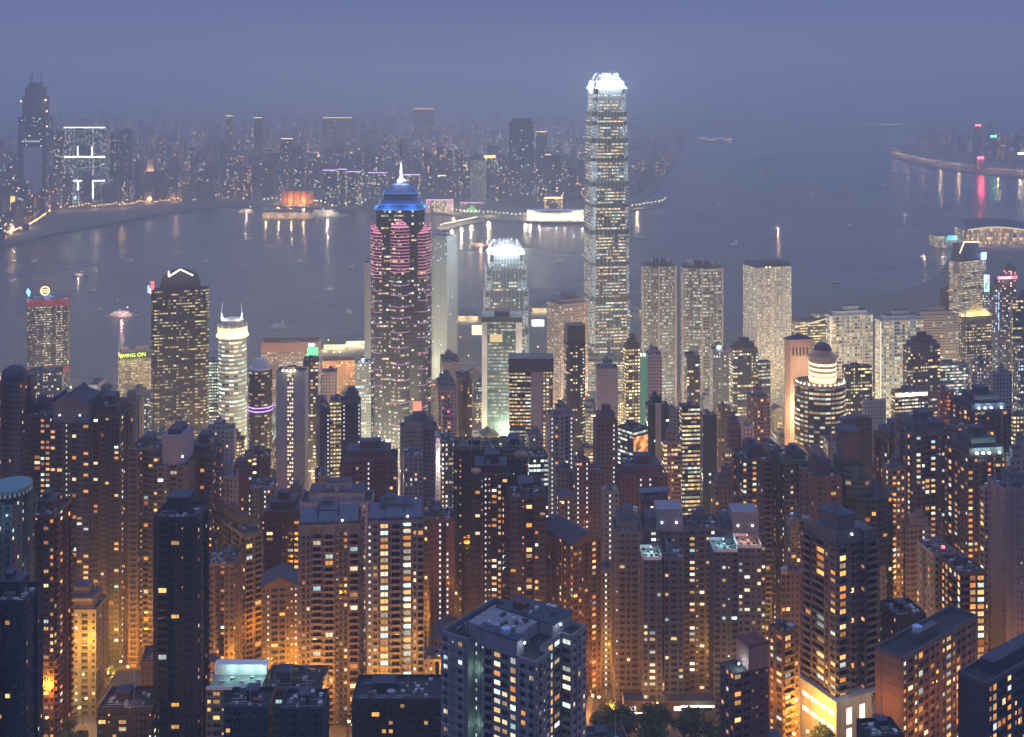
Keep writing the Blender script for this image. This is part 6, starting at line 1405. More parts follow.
# ------------------------------------------------------------------ trees
M_BARK = paint('bark', (.09,.065,.045), .9)
def leafm(n, c):
    m, t, b = new_mat(n); b.inputs['Roughness'].default_value = .7
    g = t.nodes.new('ShaderNodeNewGeometry'); hv = t.nodes.new('ShaderNodeHueSaturation'); hv.inputs['Color'].default_value = (*c,1)
    t.links.new(math_n(t,'MULTIPLY_ADD',g.outputs['Random Per Island'],1.0,.5), hv.inputs['Value']); t.links.new(hv.outputs[0], b.inputs['Base Color']); return m
LEAF = [leafm('leaves_dark',(.035,.06,.02)), leafm('leaves_mid',(.06,.085,.03))]
def tree_proto(seed, H=9, W=5):
    rr = random.Random(seed); r = empty('tree', (0,0,0)); b = MB(); b.cyl(0,0,-1,H*.45,.32,M_BARK,7,.2); tips = []
    for k in range(7):
        a = rr.uniform(0,6.28); rad = rr.uniform(.3,.8)*W*.8; tp = (rad*math.cos(a), rad*math.sin(a), H*rr.uniform(.5,.88)); b.bar((0,0,H*rr.uniform(.25,.42)), tp, .1, M_BARK, 5); tips.append(tp)
    b.build('trunk', r); c = MB()
    for tp in tips + [(0,0,H*.8)]:
        for k in range(95):
            v = Vector((rr.gauss(0,1),rr.gauss(0,1),rr.gauss(0,.75))); v = v.normalized()*rr.uniform(.5,1)*W*.42; o = Vector(tp)+v
            q = Vector((rr.gauss(0,1),rr.gauss(0,1),rr.gauss(0,1))).normalized(); e1 = q.orthogonal().normalized()*rr.uniform(.22,.5); e2 = q.cross(e1).normalized()*rr.uniform(.2,.4)
            c.face([tuple(o-e1), tuple(o-e2), tuple(o+e1), tuple(o+e2)], LEAF[seed % 2])
    c.build('crown', r); return r
TP = [tree_proto(k) for k in range(4)]; TU = [0]*4
def tree(px, D, lab, grp, sc=1.0, z=None):
    k = R3.randrange(4); o = TP[k] if TU[k] == 0 else copy_tree(TP[k]); TU[k] += 1
    o.location = (px_x(px, D), D, gz(D)+.2 if z is None else z); o.rotation_euler.z = R3.uniform(0,6.28); s_ = sc*R3.uniform(.8,1.25); o.scale = (s_,s_,s_*R3.uniform(.9,1.15))
    tag(o, lab, 'tree', grp)
for px, D in ((62,470),(70,478),(79,472),(66,490)): tree(px, D, 'tree lit green by a garden lamp below the cream slab', 'trees of the green-lit garden', .9)
point(empty('garden_lamp',(px_x(72,462),462,gz(462)+6)),(0,0,0),2600,(.7,1,.25),.4)
gl = bpy.data.objects['garden_lamp']; tag(gl,'small green-glowing garden lamp at the foot of the cream slab','garden lamp')
P_(gl,'lamp_globe',lambda b:b.dome(0,0,0,.4,.4,emit('green_globe',(.6,1,.3),8))); P_(gl,'pole',lambda b:b.cyl(0,0,-6,0,.1,M_DARK,6))
for k in range(22): tree(R3.uniform(598,720), R3.uniform(470,540), 'dark leafy tree at the foot of the long grey slab complex', 'trees below the grey slab complex', 1.1)
for k in range(7): tree(R3.uniform(100,140), R3.uniform(560,620), 'dark tree beside the yellow-lit lane near the gabled complex', 'trees by the yellow-lit lane')
for k in range(6): tree(R3.uniform(770,778), R3.uniform(436,450), 'round dark tree between the pink tower and the orange narrow block', 'trees beside the pink tower')
n = 0; tries = 0
while n < 70 and tries < 3000:
    tries += 1; px, D = R3.uniform(0,1024), R3.uniform(400,900); x = px_x(px,D)
    if free(x, D, 4, 1.0) and clear_road(x, D, 3): tree(px, D, 'street tree filling a gap between the apartment towers', 'street trees between the towers', R3.uniform(.7,1.1)); n += 1

# terraces and podiums at the foot of the near towers
def podium(lab, pxa, pxb, D0, D1, hgt, col, lamps=()):
    xa, xb = px_x(pxa, D0), px_x(pxb, D0); z = gz(D0) - 3; r = tag(empty('podium_building', (xa, D0, z)), lab, 'podium'); w, d, h = xb-xa, D1-D0, hgt+3
    m = paint('podium_%.2f' % col[0], col, .85); b = MB(); b.box(0,w,0,d,0,h,m); b.build('wall', r)
    b = MB(); ring(b, w, d, h, 1.1, .25, m, .02); b.build('parapet', r); b = MB(); b.box(.6,w-.6,.6,d-.6,h,h+.15,M_ROOFB); b.build('roof_deck', r)
    for k in range(max(2,int(w/7))): P_(r,'window',lambda q: q.box(2+k*7,5.5+k*7,-.12,-.02,h-3.4,h-1.4, M_GLASS if k % 3 else emit('podium_lit',(1,.9,.68),1.7)))
    return r, w, d, h
r, w, d, h = podium('long brown podium under the grey slab complex with white strip lights', 624, 716, 549, 558, 8, (.15,.09,.06))
P_(r,'strip_light',lambda b:b.box(w*.08,w*.38,-.3,-.13,h-4.6,h-4.1,M_LAMPY)); P_(r,'strip_light',lambda b:b.box(w*.62,w*.98,-.3,-.13,h-1.6,h-1.1,M_LAMPW)); 
for x_,c_ in ((.25,(1,.5,.1)),(.8,(.5,1,.8))): point(r,(w*x_,-5,h+1),1200,c_,.4)
point(r,(w*.45,d*.9,h+4),1500,(1,.6,.2),.4)
podium('plain dark podium roof before the gabled complex', 96, 140, 545, 575, 8, (.10,.08,.06))
podium('low pale podium roof between the pink tower and balcony tower', 770, 792, 430, 450, 5, (.3,.26,.2))

# ------------------------------------------------------------------ waterfront: piers, billboards, convention hall
def pier(px, y, wpx, dep, hgt, lab, colr, lit=1.4, en=9000, name='pier_building'):
    D = shoreD(y); x = px_x(px, D); w = wpx/FPX*D; r = tag(empty(name, (x, D, .3)), lab, 'pier')
    fm = facade_mat('pier_windows', colr, lit=.75, ww=.8, wh=.6, gain=lit, tone='yel'); b = MB(); b.prism([(0,0),(w,0),(w,dep),(0,dep)], .7, hgt, fm, M_ROOFB, 4, 4.2); b.build('wall', r)
    P_(r,'roof',lambda b:(b.box(-2,w+2,-2,dep+2,hgt,hgt+1,M_PLANT), b.face([(-1,-1,hgt+1),(w+1,-1,hgt+1),(w*.8,dep*.5,hgt+3.5),(w*.2,dep*.5,hgt+3.5)],M_ROOFB), b.face([(w*.2,dep*.5,hgt+3.5),(w*.8,dep*.5,hgt+3.5),(w+1,dep+1,hgt+1),(-1,dep+1,hgt+1)],M_ROOFB)))
    P_(r,'deck',lambda b:b.box(-5,w+5,-6,dep+6,-3,.7,M_PAVE))
    for x_ in (.2,.8): point(r,(w*x_,-8,hgt-1),en,(1,.78,.42),.6)
    return r, w, hgt
pier(324,352,20,60,10,'ferry pier with pale green floodlights beyond the orange eaved block',(.4,.42,.35),en=26000)
pier(346,349,18,70,11,'wider floodlit ferry pier beside the blue-topped tower',(.4,.42,.35),en=26000)
pier(458,322,20,60,9,'ferry pier with orange ramps below the yellow billboard',(.4,.3,.2),en=18000)
pier(532,314,16,60,9,'ferry pier behind the white-crowned shorter skyscraper',(.4,.3,.2),en=18000)
pier(640,316,16,60,9,'ferry pier glowing between tallest skyscraper and exchange towers',(.4,.3,.2),en=22000)
pier(-4,381,34,50,8,'pinkish ferry hall on the shore beside the gold-signed tower',(.4,.25,.22),en=9000)
pier(812,318,20,40,6,'dim open pier shed behind the warm stone tower',(.25,.25,.25),.5,4000)
def billboard(px, y, D, w, hgt, col, lab, en):
    r = tag(empty('billboard', (px_x(px,D), D, 4)), lab, 'billboard'); z0 = py_z(y, D)-4
    P_(r,'panel',lambda b:b.box(-w/2,w/2,0,1,z0-hgt/2,z0+hgt/2,emit('board_%d'%px,col,1.5))); P_(r,'post',lambda b:(b.box(-w*.3,-w*.3+.8,.3,.9,0,z0-hgt/2,M_DARK), b.box(w*.3,w*.3+.8,.3,.9,0,z0-hgt/2,M_DARK)))
    P_(r,'frame',lambda b:(b.box(-w/2-.5,w/2+.5,.1,1.2,z0+hgt/2,z0+hgt/2+.6,M_DARK), b.box(-w/2-.5,w/2+.5,.1,1.2,z0-hgt/2-.6,z0-hgt/2,M_DARK)))
    point(r,(0,-10,z0),en,col,1)
billboard(477,330,1640,14,13,(1,.85,.4),'large blank yellow floodlit billboard beside the shorter crowned skyscraper',30000)
billboard(538,323,1620,17,9,(1,.95,.75),'wide white floodlit billboard behind the shorter crowned skyscraper',30000)
for lab, px, D in (('floodlight mast on the dark shore nearer the white gridded block',894,1660),('floodlight mast on the dark shore nearer the beige office block',906,1720)):
    r = tag(empty('floodlight_mast',(px_x(px,D),D,4)),lab,'light mast'); P_(r,'pole',lambda b:b.cyl(0,0,0,22,.4,M_STEEL,6,.2)); P_(r,'lamp_head',lambda b:b.box(-1.3,1.3,-.5,.5,22,23.4,emit('mast_light',(.9,1,.6),30))); point(r,(0,-2,24),16000,(.9,1,.6),.6)
# convention hall
D = 2790; x0 = px_x(966, D); r = tag(empty('convention_hall',(x0,D,1)),'low waterfront hall with sweeping curved wing roof and amber glass wall','convention hall')
def croof(b):
    L = 230; n = 26; f = lambda t: 40 + 17*math.sin(t*3.3+.4)*(1-.35*t) - 6*t
    for k in range(n):
        t0, t1 = k/n, (k+1)/n
        for (ya, yb, za, zb) in ((-14,30,-8,6),(30,80,6,2)):
            b.face([(L*t0,ya,f(t0)+za),(L*t1,ya,f(t1)+za),(L*t1,yb,f(t1)+zb),(L*t0,yb,f(t0)+zb)], M_ROOFB)
        b.face([(L*t0,-14,f(t0)-11),(L*t1,-14,f(t1)-11),(L*t1,-14,f(t1)-8),(L*t0,-14,f(t0)-8)], emit('eave_light',(1,.72,.42),1.3))
P_(r,'curved_roof',croof)
b = MB(); gmx = facade_mat('hall_glass',(.3,.22,.18),lit=.95,ww=.8,wh=.85,gain=1.1,tone='yel')
for k in range(26):
    t0, t1 = k/26, (k+1)/26; f = lambda t: 29 + 17*math.sin(t*3.3+.4)*(1-.35*t) - 6*t
    b.face([(230*t0,-10,0),(230*t1,-10,0),(230*t1,-10,f(t1)),(230*t0,-10,f(t0))],gmx,((k*2,0),(k*2+2,0),(k*2+2,4),(k*2,4)))
b.face([(0,-10,0),(0,70,0),(0,70,34),(0,-10,34)],gmx,((0,0),(8,0),(8,4),(0,4))); b.build('glass_wall', r)
P_(r,'deck',lambda b:b.box(-12,240,-30,90,-3,1.5,M_PAVE))
for k in range(6): point(r,(20+38*k,-32,14),26000,(1,.62,.38),1)
pier(937,248,24,50,26,'waterside pavilion with cyan lit upper storey beside the curved hall',(.3,.3,.3),en=12000)
r = bpy.data.objects[[o.name for o in bpy.data.objects if o.get('label','').startswith('waterside pavilion')][0]]
P_(r,'cyan_screen',lambda b:b.box(24,46,-1.5,-.5,18,29,emit('cyan_screen',(.05,.7,.9),1.6))); point(r,(30,-15,25),16000,(.1,.8,1),1)

# scattered lamps on the dark reclaimed shore
R7 = random.Random(31); k = 0
while k < 70:
    px = R7.choice((R7.uniform(800,1010), R7.uniform(430,650), R7.uniform(225,372))); D = R7.uniform(1440,1950); x = px_x(px,D)
    y_ = HZ + CH*FPX/D
    if D > min([shoreD(y1+(y2-y1)*(px-x1)/(x2-x1)) for (x1,y1),(x2,y2) in zip(SHORE,SHORE[1:]) if x1 <= px <= x2] or [1500]) - 12 or not free(x,D,2,1): continue
    street_lamp(x, D if D > 1450 else 1451, R7.choice((0,0,6000)), (1,.55,.2), hgt=11, rz=R7.uniform(0,6)); k += 1
# ------------------------------------------------------------------ boats
def ferry(px, y, L, lab, nm='ferry', rz=0, col=(.6,.55,.52), lit=1.4, en=0, lc=(1,.7,.4)):
    D = shoreD(y); r = tag(empty(nm,(px_x(px,D),D,0),rz),lab,'boat' if nm != 'cruise_ship' else 'ship'); W = L*.22
    hm = paint('hull_%s_%.2f'%(nm,col[0]),col,.5); h0 = L*.05; b = MB(); P = [(-L/2,-W*.35),(-L*.3,-W/2),(L*.25,-W/2),(L/2,0),(L*.25,W/2),(-L*.3,W/2),(-L/2,W*.35)]
    b.prism(P,-.3,h0,hm,M_PAVE); b.build('hull', r)
    fm = facade_mat('cabin_windows',(.6,.57,.52),lit=.85,ww=.75,wh=.5,gain=lit,tone='yel')
    b = MB(); b.prism([(-L*.38,-W*.4),(L*.25,-W*.4),(L*.25,W*.4),(-L*.38,W*.4)],h0,h0+L*.05,fm,M_PAVE,L/18,L*.05); b.prism([(-L*.3,-W*.34),(L*.15,-W*.34),(L*.15,W*.34),(-L*.3,W*.34)],h0+L*.05,h0+L*.095,fm,M_WHITE,L/18,L*.045); b.build('cabin', r)
    P_(r,'funnel',lambda b:b.cyl(-L*.12,0,h0+L*.095,h0+L*.15,L*.03,hm,10)); P_(r,'mast',lambda b:b.bar((L*.1,0,h0+L*.09),(L*.1,0,h0+L*.2),L*.005,M_DARK,5))
    P_(r,'mast_lamp',lambda b:b.box(L*.09,L*.11,-L*.01,L*.01,h0+L*.2,h0+L*.215,M_LAMPY))
    if en: point(r,(0,-W*1.2,h0+L*.08),en,lc,.6)
    return r
ferry(124,316,56,'pale pink lit ferry on the dark water between the gold-signed tower and chevron tower',rz=.06,col=(.62,.42,.42),en=16000,lc=(1,.6,.55))
ferry(80,276,34,'small dark ferry with an orange light trail deck, beyond the pink ferry',col=(.2,.15,.12),en=5000)
ferry(93,292,22,'tiny dim launch between the two ferries off the gold-signed tower',col=(.2,.2,.22),lit=.5)
ferry(349,313,22,'small white ferry just off the blue-topped tower',rz=2.5,col=(.7,.5,.4),en=9000)
ferry(280,328,34,'pale ferry passing behind the green screen block',rz=.1,col=(.45,.43,.42),lit=.6)
ferry(776,228,22,'lone small ship with a bright orange reflection in mid harbour',rz=1.2,col=(.3,.4,.42),en=22000,lc=(1,.6,.35))
ferry(923,257,22,'small lit boat off the striped tower with blue sign',rz=.2,col=(.4,.3,.3),en=5000)
ferry(876,275,18,'dark barge near the dark shore to the east',col=(.15,.14,.15),lit=.3); ferry(836,283,20,'dim grey launch west of the dark barge',col=(.2,.2,.22),lit=.3)
ferry(812,195,30,'faint ship far out beyond the lone small ship',col=(.3,.35,.38),lit=1.5); ferry(885,186,34,'faint hazy freighter near the eastern headland',col=(.2,.2,.22),lit=.8)
ferry(480,246,44,'orange lit ferry crossing behind the shorter crowned skyscraper',rz=.2,col=(.5,.25,.15),en=22000,lc=(1,.5,.25))
ferry(640,238,30,'faint pale ferry in the shade of the tallest skyscraper',col=(.3,.3,.34),lit=.5); ferry(248,213,70,'row of lamps on a long ferry lying off the far shore',col=(.4,.25,.2),lit=1.6,en=26000)
ferry(328,216,120,'long moored cruise ship with lit decks at the far shore pier','cruise_ship',rz=.12,col=(.5,.5,.5),lit=1.6,en=60000,lc=(1,.8,.5))
ferry(960,150,60,'far lit vessel off the eastern headland',col=(.3,.3,.3),lit=1.6)
for k,(px,y) in enumerate(((703,139),(712,141),(722,139.5),(729,141))): 
    o = ferry(px,y,90,'brightly lit moored cargo barge in the distant cluster','cargo_barge',col=(.4,.35,.25),lit=4,en=9000); o['group'] = 'distant cluster of lit barges'

for k,(px,y) in enumerate(((205,262),(250,240),(300,262),(352,268),(330,290),(130,262),(35,262),(690,262),(735,245),(668,290),(720,205),(760,175),(850,225),(905,215),(560,262),(505,300))):
    ferry(px,y,R7.uniform(16,30),'small lit harbour launch scattered on the open water',rz=R7.uniform(-.6,.6),col=(.3,.3,.32),lit=1.2,en=R7.choice((0,0,0,2500)),lc=R7.choice(((1,.6,.3),(1,.9,.7),(.6,1,.8))))['group'] = 'small launches on the harbour'
# ------------------------------------------------------------------ the far shore
FAR = [facade_mat('far_%d'%k, c, lit=l, ww=.6, wh=.5, corr=.15, gain=g_, tone=t) for k,(c,l,g_,t) in enumerate((((.15,.13,.12),.07,13,'warm'),((.10,.09,.11),.03,14,'warm'),((.18,.16,.15),.05,9,'yel'),((.08,.08,.11),.12,11,'mix'),((.13,.10,.10),.13,15,'warm')))]
def far_tower(name, lab, xl, xr, yt, yb, m=None, cat='tower block', group=None, d=30, roof=True, wall=None, lit=.2, gain=7, tone='mix', ww=.5, bay=3.4):
    D = CH*FPX/(yb-HZ); xa, xb = px_x(xl,D), px_x(xr,D); z = py_z(yt, D); w = xb-xa
    m = m or facade_mat('farx', wall or (.1,.11,.14), lit=lit, ww=ww, wh=.45, gain=gain, tone=tone)
    r = tag(empty(name, (xa, D, 3)), lab, cat, group); b = MB(); b.prism([(0,0),(w,0),(w,d),(0,d)], 0, z-3, m, M_ROOF, bay, 3.4, R3.randrange(40)); b.build('wall', r)
    if roof: P_(r,'roof_house',lambda b:b.box(w*.2,w*.8,d*.2,d*.8,z-3,z+R3.uniform(1,5),M_PLANT))
    return r, w, d, z-3
# supertall under construction
r,w,d,h = far_tower('skyscraper','tall dark unfinished skyscraper with rooftop cranes on the far shore',18,46,117,207,wall=(.035,.05,.085),lit=.10,cat='skyscraper',d=55,roof=False,tone='cool')
bw = paint('dark_blue_cladding',(.03,.045,.08),.6)
P_(r,'upper_shaft',lambda b:(b.box(w*.12,w*.9,6,d-6,h,h+62,bw), b.box(w*.2,w*.82,10,d-10,h+62,h+90,bw), b.box(w*.3,w*.7,14,d-14,h+90,h+104,bw)))
P_(r,'pale_hoarding',lambda b:b.box(w*.2,w*.86,-1.2,-.1,22,h*.66,facade_mat('hoarding',(.36,.42,.45),(.25,.3,.3),lit=.5,ww=.9,wh=.8,gain=.35,tone='cool')))
P_(r,'lit_storey',lambda b:[b.box(w*(.15+.11*k),w*(.22+.11*k),-.9,-.1,h*.72,h*.72+4,emit('work_light',(.8,1,.95),1.2)) for k in range(6)])
for x_ in (.35,.68): P_(r,'tower_crane',lambda b:(b.bar((w*x_,d*.5,h+100),(w*x_+4,d*.5,h+142),1.1,M_DARK,4), b.bar((w*x_-10,d*.5,h+118),(w*x_+3,d*.5,h+128),.8,M_DARK,4), b.bar((w*x_,d*.5,h+100),(w*x_,d*.5,h+124),1.4,M_DARK,4)))
P_(r,'work_lamp',lambda b:[b.box(x_,x_+3,-3,-1,z_,z_+3,M_LAMPO) for x_,z_ in ((w*.98,h+50),(w*1.02,h+16),(w*1.02,h-30),(w*.1,h+46))]); point(r,(w*1.1,-10,h+52),120000,(1,.6,.25),1)
# arch block
cr = emit('roof_edge_light',(.9,1,.85),3.5)
r,w,d,h = far_tower('apartment_slab','broad dark slab with white roof line and two square lit openings',63,106,128,203,wall=(.02,.04,.09),lit=.42,gain=3.2,cat='apartment slab',d=34,roof=False,tone='cool')
P_(r,'roof_light',lambda b:b.box(w*.02,w*.98,-1,1,h,h+3.2,cr))
P_(r,'sky_garden_frame',lambda b:(b.box(w*.33,w*.36,-1,0,h*.62,h*.75,cr), b.box(w*.66,w*.69,-1,0,h*.62,h*.75,cr), b.box(w*.02,w*.98,-1,0,h*.60,h*.62,cr), b.box(w*.36,w*.66,-.8,0,h*.64,h*.75,M_DARK)))
P_(r,'lower_frame',lambda b:(b.box(w*.33,w*.37,-1,0,h*.05,h*.28,cr), b.box(w*.67,w*.71,-1,0,h*.05,h*.28,cr), b.box(w*.02,w*.98,-1,0,h*.28,h*.296,cr)))
P_(r,'entrance_glow',lambda b:b.box(-w*.05,w*.24,-6,-3,0,8,emit('entrance',(.7,1,.8),2.2))); point(r,(w*.2,-30,12),160000,(.7,1,.85),2)
far_tower('apartment_tower','dark tower end attached beside the broad slab with white roof line',54,62,133,203.5,wall=(.045,.06,.10),lit=.2,d=34)
for xl,xr,yt,lab in ((108.5,118,134,'dark blue twin tower nearer the broad slab with lit openings'),(119.5,131,131,'dark blue twin tower farther from the broad slab with lit openings')): far_tower('apartment_tower',lab,xl,xr,yt,201,wall=(.02,.035,.08),lit=.2,gain=4,d=34,tone='mix')
r,w,d,h = far_tower('floodlit_hall','orange floodlit low hall at the foot of the unfinished skyscraper',-10,15,196,213,wall=(.45,.3,.15),lit=.5,tone='yel',gain=2,cat='hall',d=60)
for k in range(4): point(r,(w*(.2+.22*k),-25,24),170000,(1,.58,.2),2)
# hotel and museum front
r,w,d,h = far_tower('skyscraper','very tall hazy dark tower standing alone behind the far promenade',509,534,122,205,wall=(.06,.08,.11),lit=.10,cat='skyscraper',d=50,tone='cool'); P_(r,'head_block',lambda b:b.box(w*.1,w*.9,4,d-4,h,h+10,bw))
r,w,d,h = far_tower('office_tower','slim pale glass tower with sloping lit face on the far shore',470,486,160,206,wall=(.3,.34,.3),lit=.55,gain=1.6,tone='yel',d=30); P_(r,'roof_wedge',lambda b:b.face([(0,0,h),(w,0,h),(w*.3,0,h+22)],M_PLANT))
r,w,d,h = far_tower('office_tower','broad tower with amber roof sign beside the slim pale glass tower',484,507,158,195,wall=(.12,.12,.13),lit=.25); P_(r,'roof_sign',lambda b:b.box(0,w*.5,-1,0,h,h+9,emit('amber_roof_sign',(1,.66,.2),3)))
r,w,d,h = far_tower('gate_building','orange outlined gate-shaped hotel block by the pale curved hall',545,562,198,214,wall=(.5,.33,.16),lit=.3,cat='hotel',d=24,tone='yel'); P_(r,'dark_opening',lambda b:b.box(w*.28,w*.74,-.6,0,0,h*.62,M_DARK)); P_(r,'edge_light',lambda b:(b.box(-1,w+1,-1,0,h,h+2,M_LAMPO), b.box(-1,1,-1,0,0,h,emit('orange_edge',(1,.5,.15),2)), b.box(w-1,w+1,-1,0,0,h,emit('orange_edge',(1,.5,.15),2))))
r,w,d,h = far_tower('culture_hall','pale floodlit hall with sweeping blank wall on the far promenade',527,584,212,221,wall=(.62,.58,.5),lit=.02,cat='hall',d=40,roof=False)
P_(r,'swept_roof',lambda b:[b.face([(w*k/12,0,h+6*math.cos(k/12*6.28)),(w*(k+1)/12,0,h+6*math.cos((k+1)/12*6.28)),(w*(k+1)/12,d,h+4),(w*k/12,d,h+4)],M_WHITE) for k in range(12)]+[b.face([(w*k/12,0,h-1),(w*(k+1)/12,0,h-1),(w*(k+1)/12,0,h+6*math.cos((k+1)/12*6.28)),(w*k/12,0,h+6*math.cos(k/12*6.28))],M_WHITE) for k in range(12)])
for k in range(7): point(r,(w*(.06+.15*k),-16,3),60000,(1,.88,.6),1)
r,w,d,h = far_tower('arts_block','dark block with a glowing green glass pyramid under a lilac roof line',460,483,203,214,wall=(.09,.08,.1),lit=.15,cat='arts block',d=30)
P_(r,'glass_pyramid',lambda b:(b.face([(w*.15,-3,0),(w*.88,-3,0),(w*.52,-1,h*.82)],emit('green_pyramid',(.25,.8,.25),.9)), b.face([(w*.88,-3,0),(w*.88,-.2,0),(w*.52,-1,h*.82)],emit('green_pyramid',(.25,.8,.25),.9)))); P_(r,'roof_light',lambda b:b.box(0,w,-1,0,h,h+1.4,emit('lilac_line',(.85,.5,1),2.6)))
lil = emit('lilac_line',(.85,.5,1),2.6)
r,w,d,h = far_tower('hotel_block','boxy block edged with pink light strips, beside the blue-topped tower',426,453,200,214,wall=(.3,.24,.22),lit=.6,cat='hotel',d=40,tone='yel'); P_(r,'light_strip',lambda b:(b.box(0,w,-1,0,h,h+1.6,lil), [b.box(w*x_,w*x_+1.8,-1,0,4,h,emit('pink_side',(1,.4,.65),1.1)) for x_ in (.0,.06,.12,.84,.9,.96)]))
for k,(xl,xr,yt) in enumerate(((323,337,170.5),(337.5,347,169.5),(348,361,172),(368,387,173),(400,420,175))):
    far_tower('harbour_block','dark waterside block with lilac roof light line',xl,xr,yt,207,wall=(.06,.06,.09),lit=.22,group='dark blocks with lilac roof lines',d=30,tone='mix',roof=False)
    rr_ = bpy.data.objects[[o.name for o in bpy.data.objects if o.name.startswith('harbour_block')][-1]]
    D_ = CH*FPX/(207-HZ); hh_ = py_z(yt, D_)-3; ww_ = (xr-xl)/FPX*D_; P_(rr_,'roof_light',lambda b:b.box(0,ww_,-1,.5,hh_,hh_+2,lil))
r,w,d,h = far_tower('shopping_block','low block with five glowing orange display panels by the pier',281,314,190,206,wall=(.1,.07,.06),lit=.1,cat='shopping block',d=40)
P_(r,'display_panel',lambda b:[b.box(w*(.02+.2*k),w*(.17+.2*k),-1,0,4,h-3,facade_mat('display',(.4,.15,.05),(.4,.15,.05),lit=.9,ww=.95,wh=.9,gain=1.6,tone='warm')) for k in range(5)])
for k in range(2): point(r,(w*(.3+.4*k),-18,10),130000,(1,.52,.22),1)
r,w,d,h = far_tower('long_shed','low lit cruise terminal shed on its pier, before the orange display panels',262,312,212.5,219.5,wall=(.4,.33,.25),lit=.6,cat='terminal shed',d=26,tone='yel',gain=2); P_(r,'deck',lambda b:b.box(-6,w+6,-8,d+8,-6,1.2,M_PAVE))
for k in range(4): point(r,(w*(.1+.25*k),-14,8),22000,(1,.62,.3),1)
for xl,xr,yt,yb,lab in ((281,293,139,186,'tall hazy tower with amber crown lamps behind the orange display panels'),(254,262,118,170,'slender hazy tower with an orange top lamp'),(323,352,118,160,'broad faint tower pair with lit roof rail'),(414,434,109,150,'faint far slab with a pale lit roof rail'),(536,547,132,184,'slim dim tower beside the very tall hazy tower'),(545,551,155,196,'narrow tower with pink-white top sign'),(226,233,116,168,'slim hazy tower with pale top lamp'),(438,446,176,206,'plain far block behind the pink-edged hotel block')):
    r,w,d,h = far_tower('hazy_tower',lab,xl,xr,yt,yb,m=FAR[0]); P_(r,'top_lamp',lambda b:b.box(0,w,-1,.5,h,h+2.2,emit('top_amber',(1,.7,.35),3.5)))
# rank and file of the far city
CNT = 0; R4 = random.Random(21); REGION = [(-20,150,'beyond the unfinished skyscraper'),(150,280,'inland of the dark stretch of far shore'),(280,420,'behind the lilac-lined harbour blocks'),(420,520,'behind the green pyramid block'),(520,600,'behind the pale curved hall'),(600,700,'on the far point beyond the tallest skyscraper')]
occ2 = []
def far_shore_y(px):
    pts = [(-120,255),(-20,246),(20,232),(46,214),(70,208),(100,207),(150,206),(200,204),(262,200),(300,196),(400,196),(440,200),(505,206),(560,206),(600,206),(628,200),(645,190),(660,178),(680,150),(700,135)]
    for (a,ya),(b2,yb) in zip(pts, pts[1:]):
        if px <= b2: return ya+(yb-ya)*(px-a)/(b2-a)
    return 130
def rank(n, lo, hi, depth_px, make):
    k = t = 0
    while k < n and t < n*40:
        t += 1; px = R4.uniform(lo, hi); y0 = far_shore_y(px); yb = y0 - depth_px*R4.random()**1.3 - 1
        if yb < 122: continue
        D = CH*FPX/(yb-HZ); x = px_x(px, D); w = R4.uniform(18, 36)
        if any(abs(x-a) < (w+c)*.5 and abs(D-b2) < 45 for a, b2, c in occ2): continue
        occ2.append((x, D, w)); make(px, yb, D, x, w); k += 1
def mk(px, yb, D, x, w):
    h = R4.choice((R4.uniform(25,60), R4.uniform(50,110), R4.uniform(80,150))) if D < 5500 else R4.uniform(40,150)
    if px > 600: h = R4.uniform(12, 45)
    if px < 150: h *= .38
    if 130 < px < 262 and D < 4300: h = R4.uniform(12, 40)
    reg = next((t for a, b2, t in REGION if a <= px < b2), REGION[-1][2]); tn = R4.randrange(5)
    lab = f"{'tall' if h > 90 else 'middling' if h > 45 else 'low'} hazy {'warm-lit' if tn in (0,4) else 'dim' if tn in (1,3) else 'pale'} block {reg}"
    d = R4.uniform(18,30); r = tag(empty('hazy_block',(x,D,3),R4.uniform(-.5,.5)),lab,'tower block','hazy blocks of the far city: '+lab)
    b = MB(); P = PLANS[R4.choice(('box','box','cham'))](w,d); b.prism(P,0,h,FAR[tn],M_ROOF,3.2,3.2,R4.randrange(60)); b.box(w*.25,w*.7,d*.3,d*.7,h,h+R4.uniform(2,6),M_PLANT); b.build('wall', r)
rank(235, -15, 690, 38, mk)
FB = MB()
def mk2(px, yb, D, x, w):
    h = R4.uniform(20,110) if px < 600 else R4.uniform(10,40); d = 24
    FB.prism([(x,D),(x+w,D),(x+w,D+d),(x,D+d)],3,3+h,FAR[R4.randrange(5)],M_ROOF,3.2,3.2,R4.randrange(60))
rank(1500, -60, 760, 86, mk2)
tag(FB.build('distant_city'), kind='stuff')
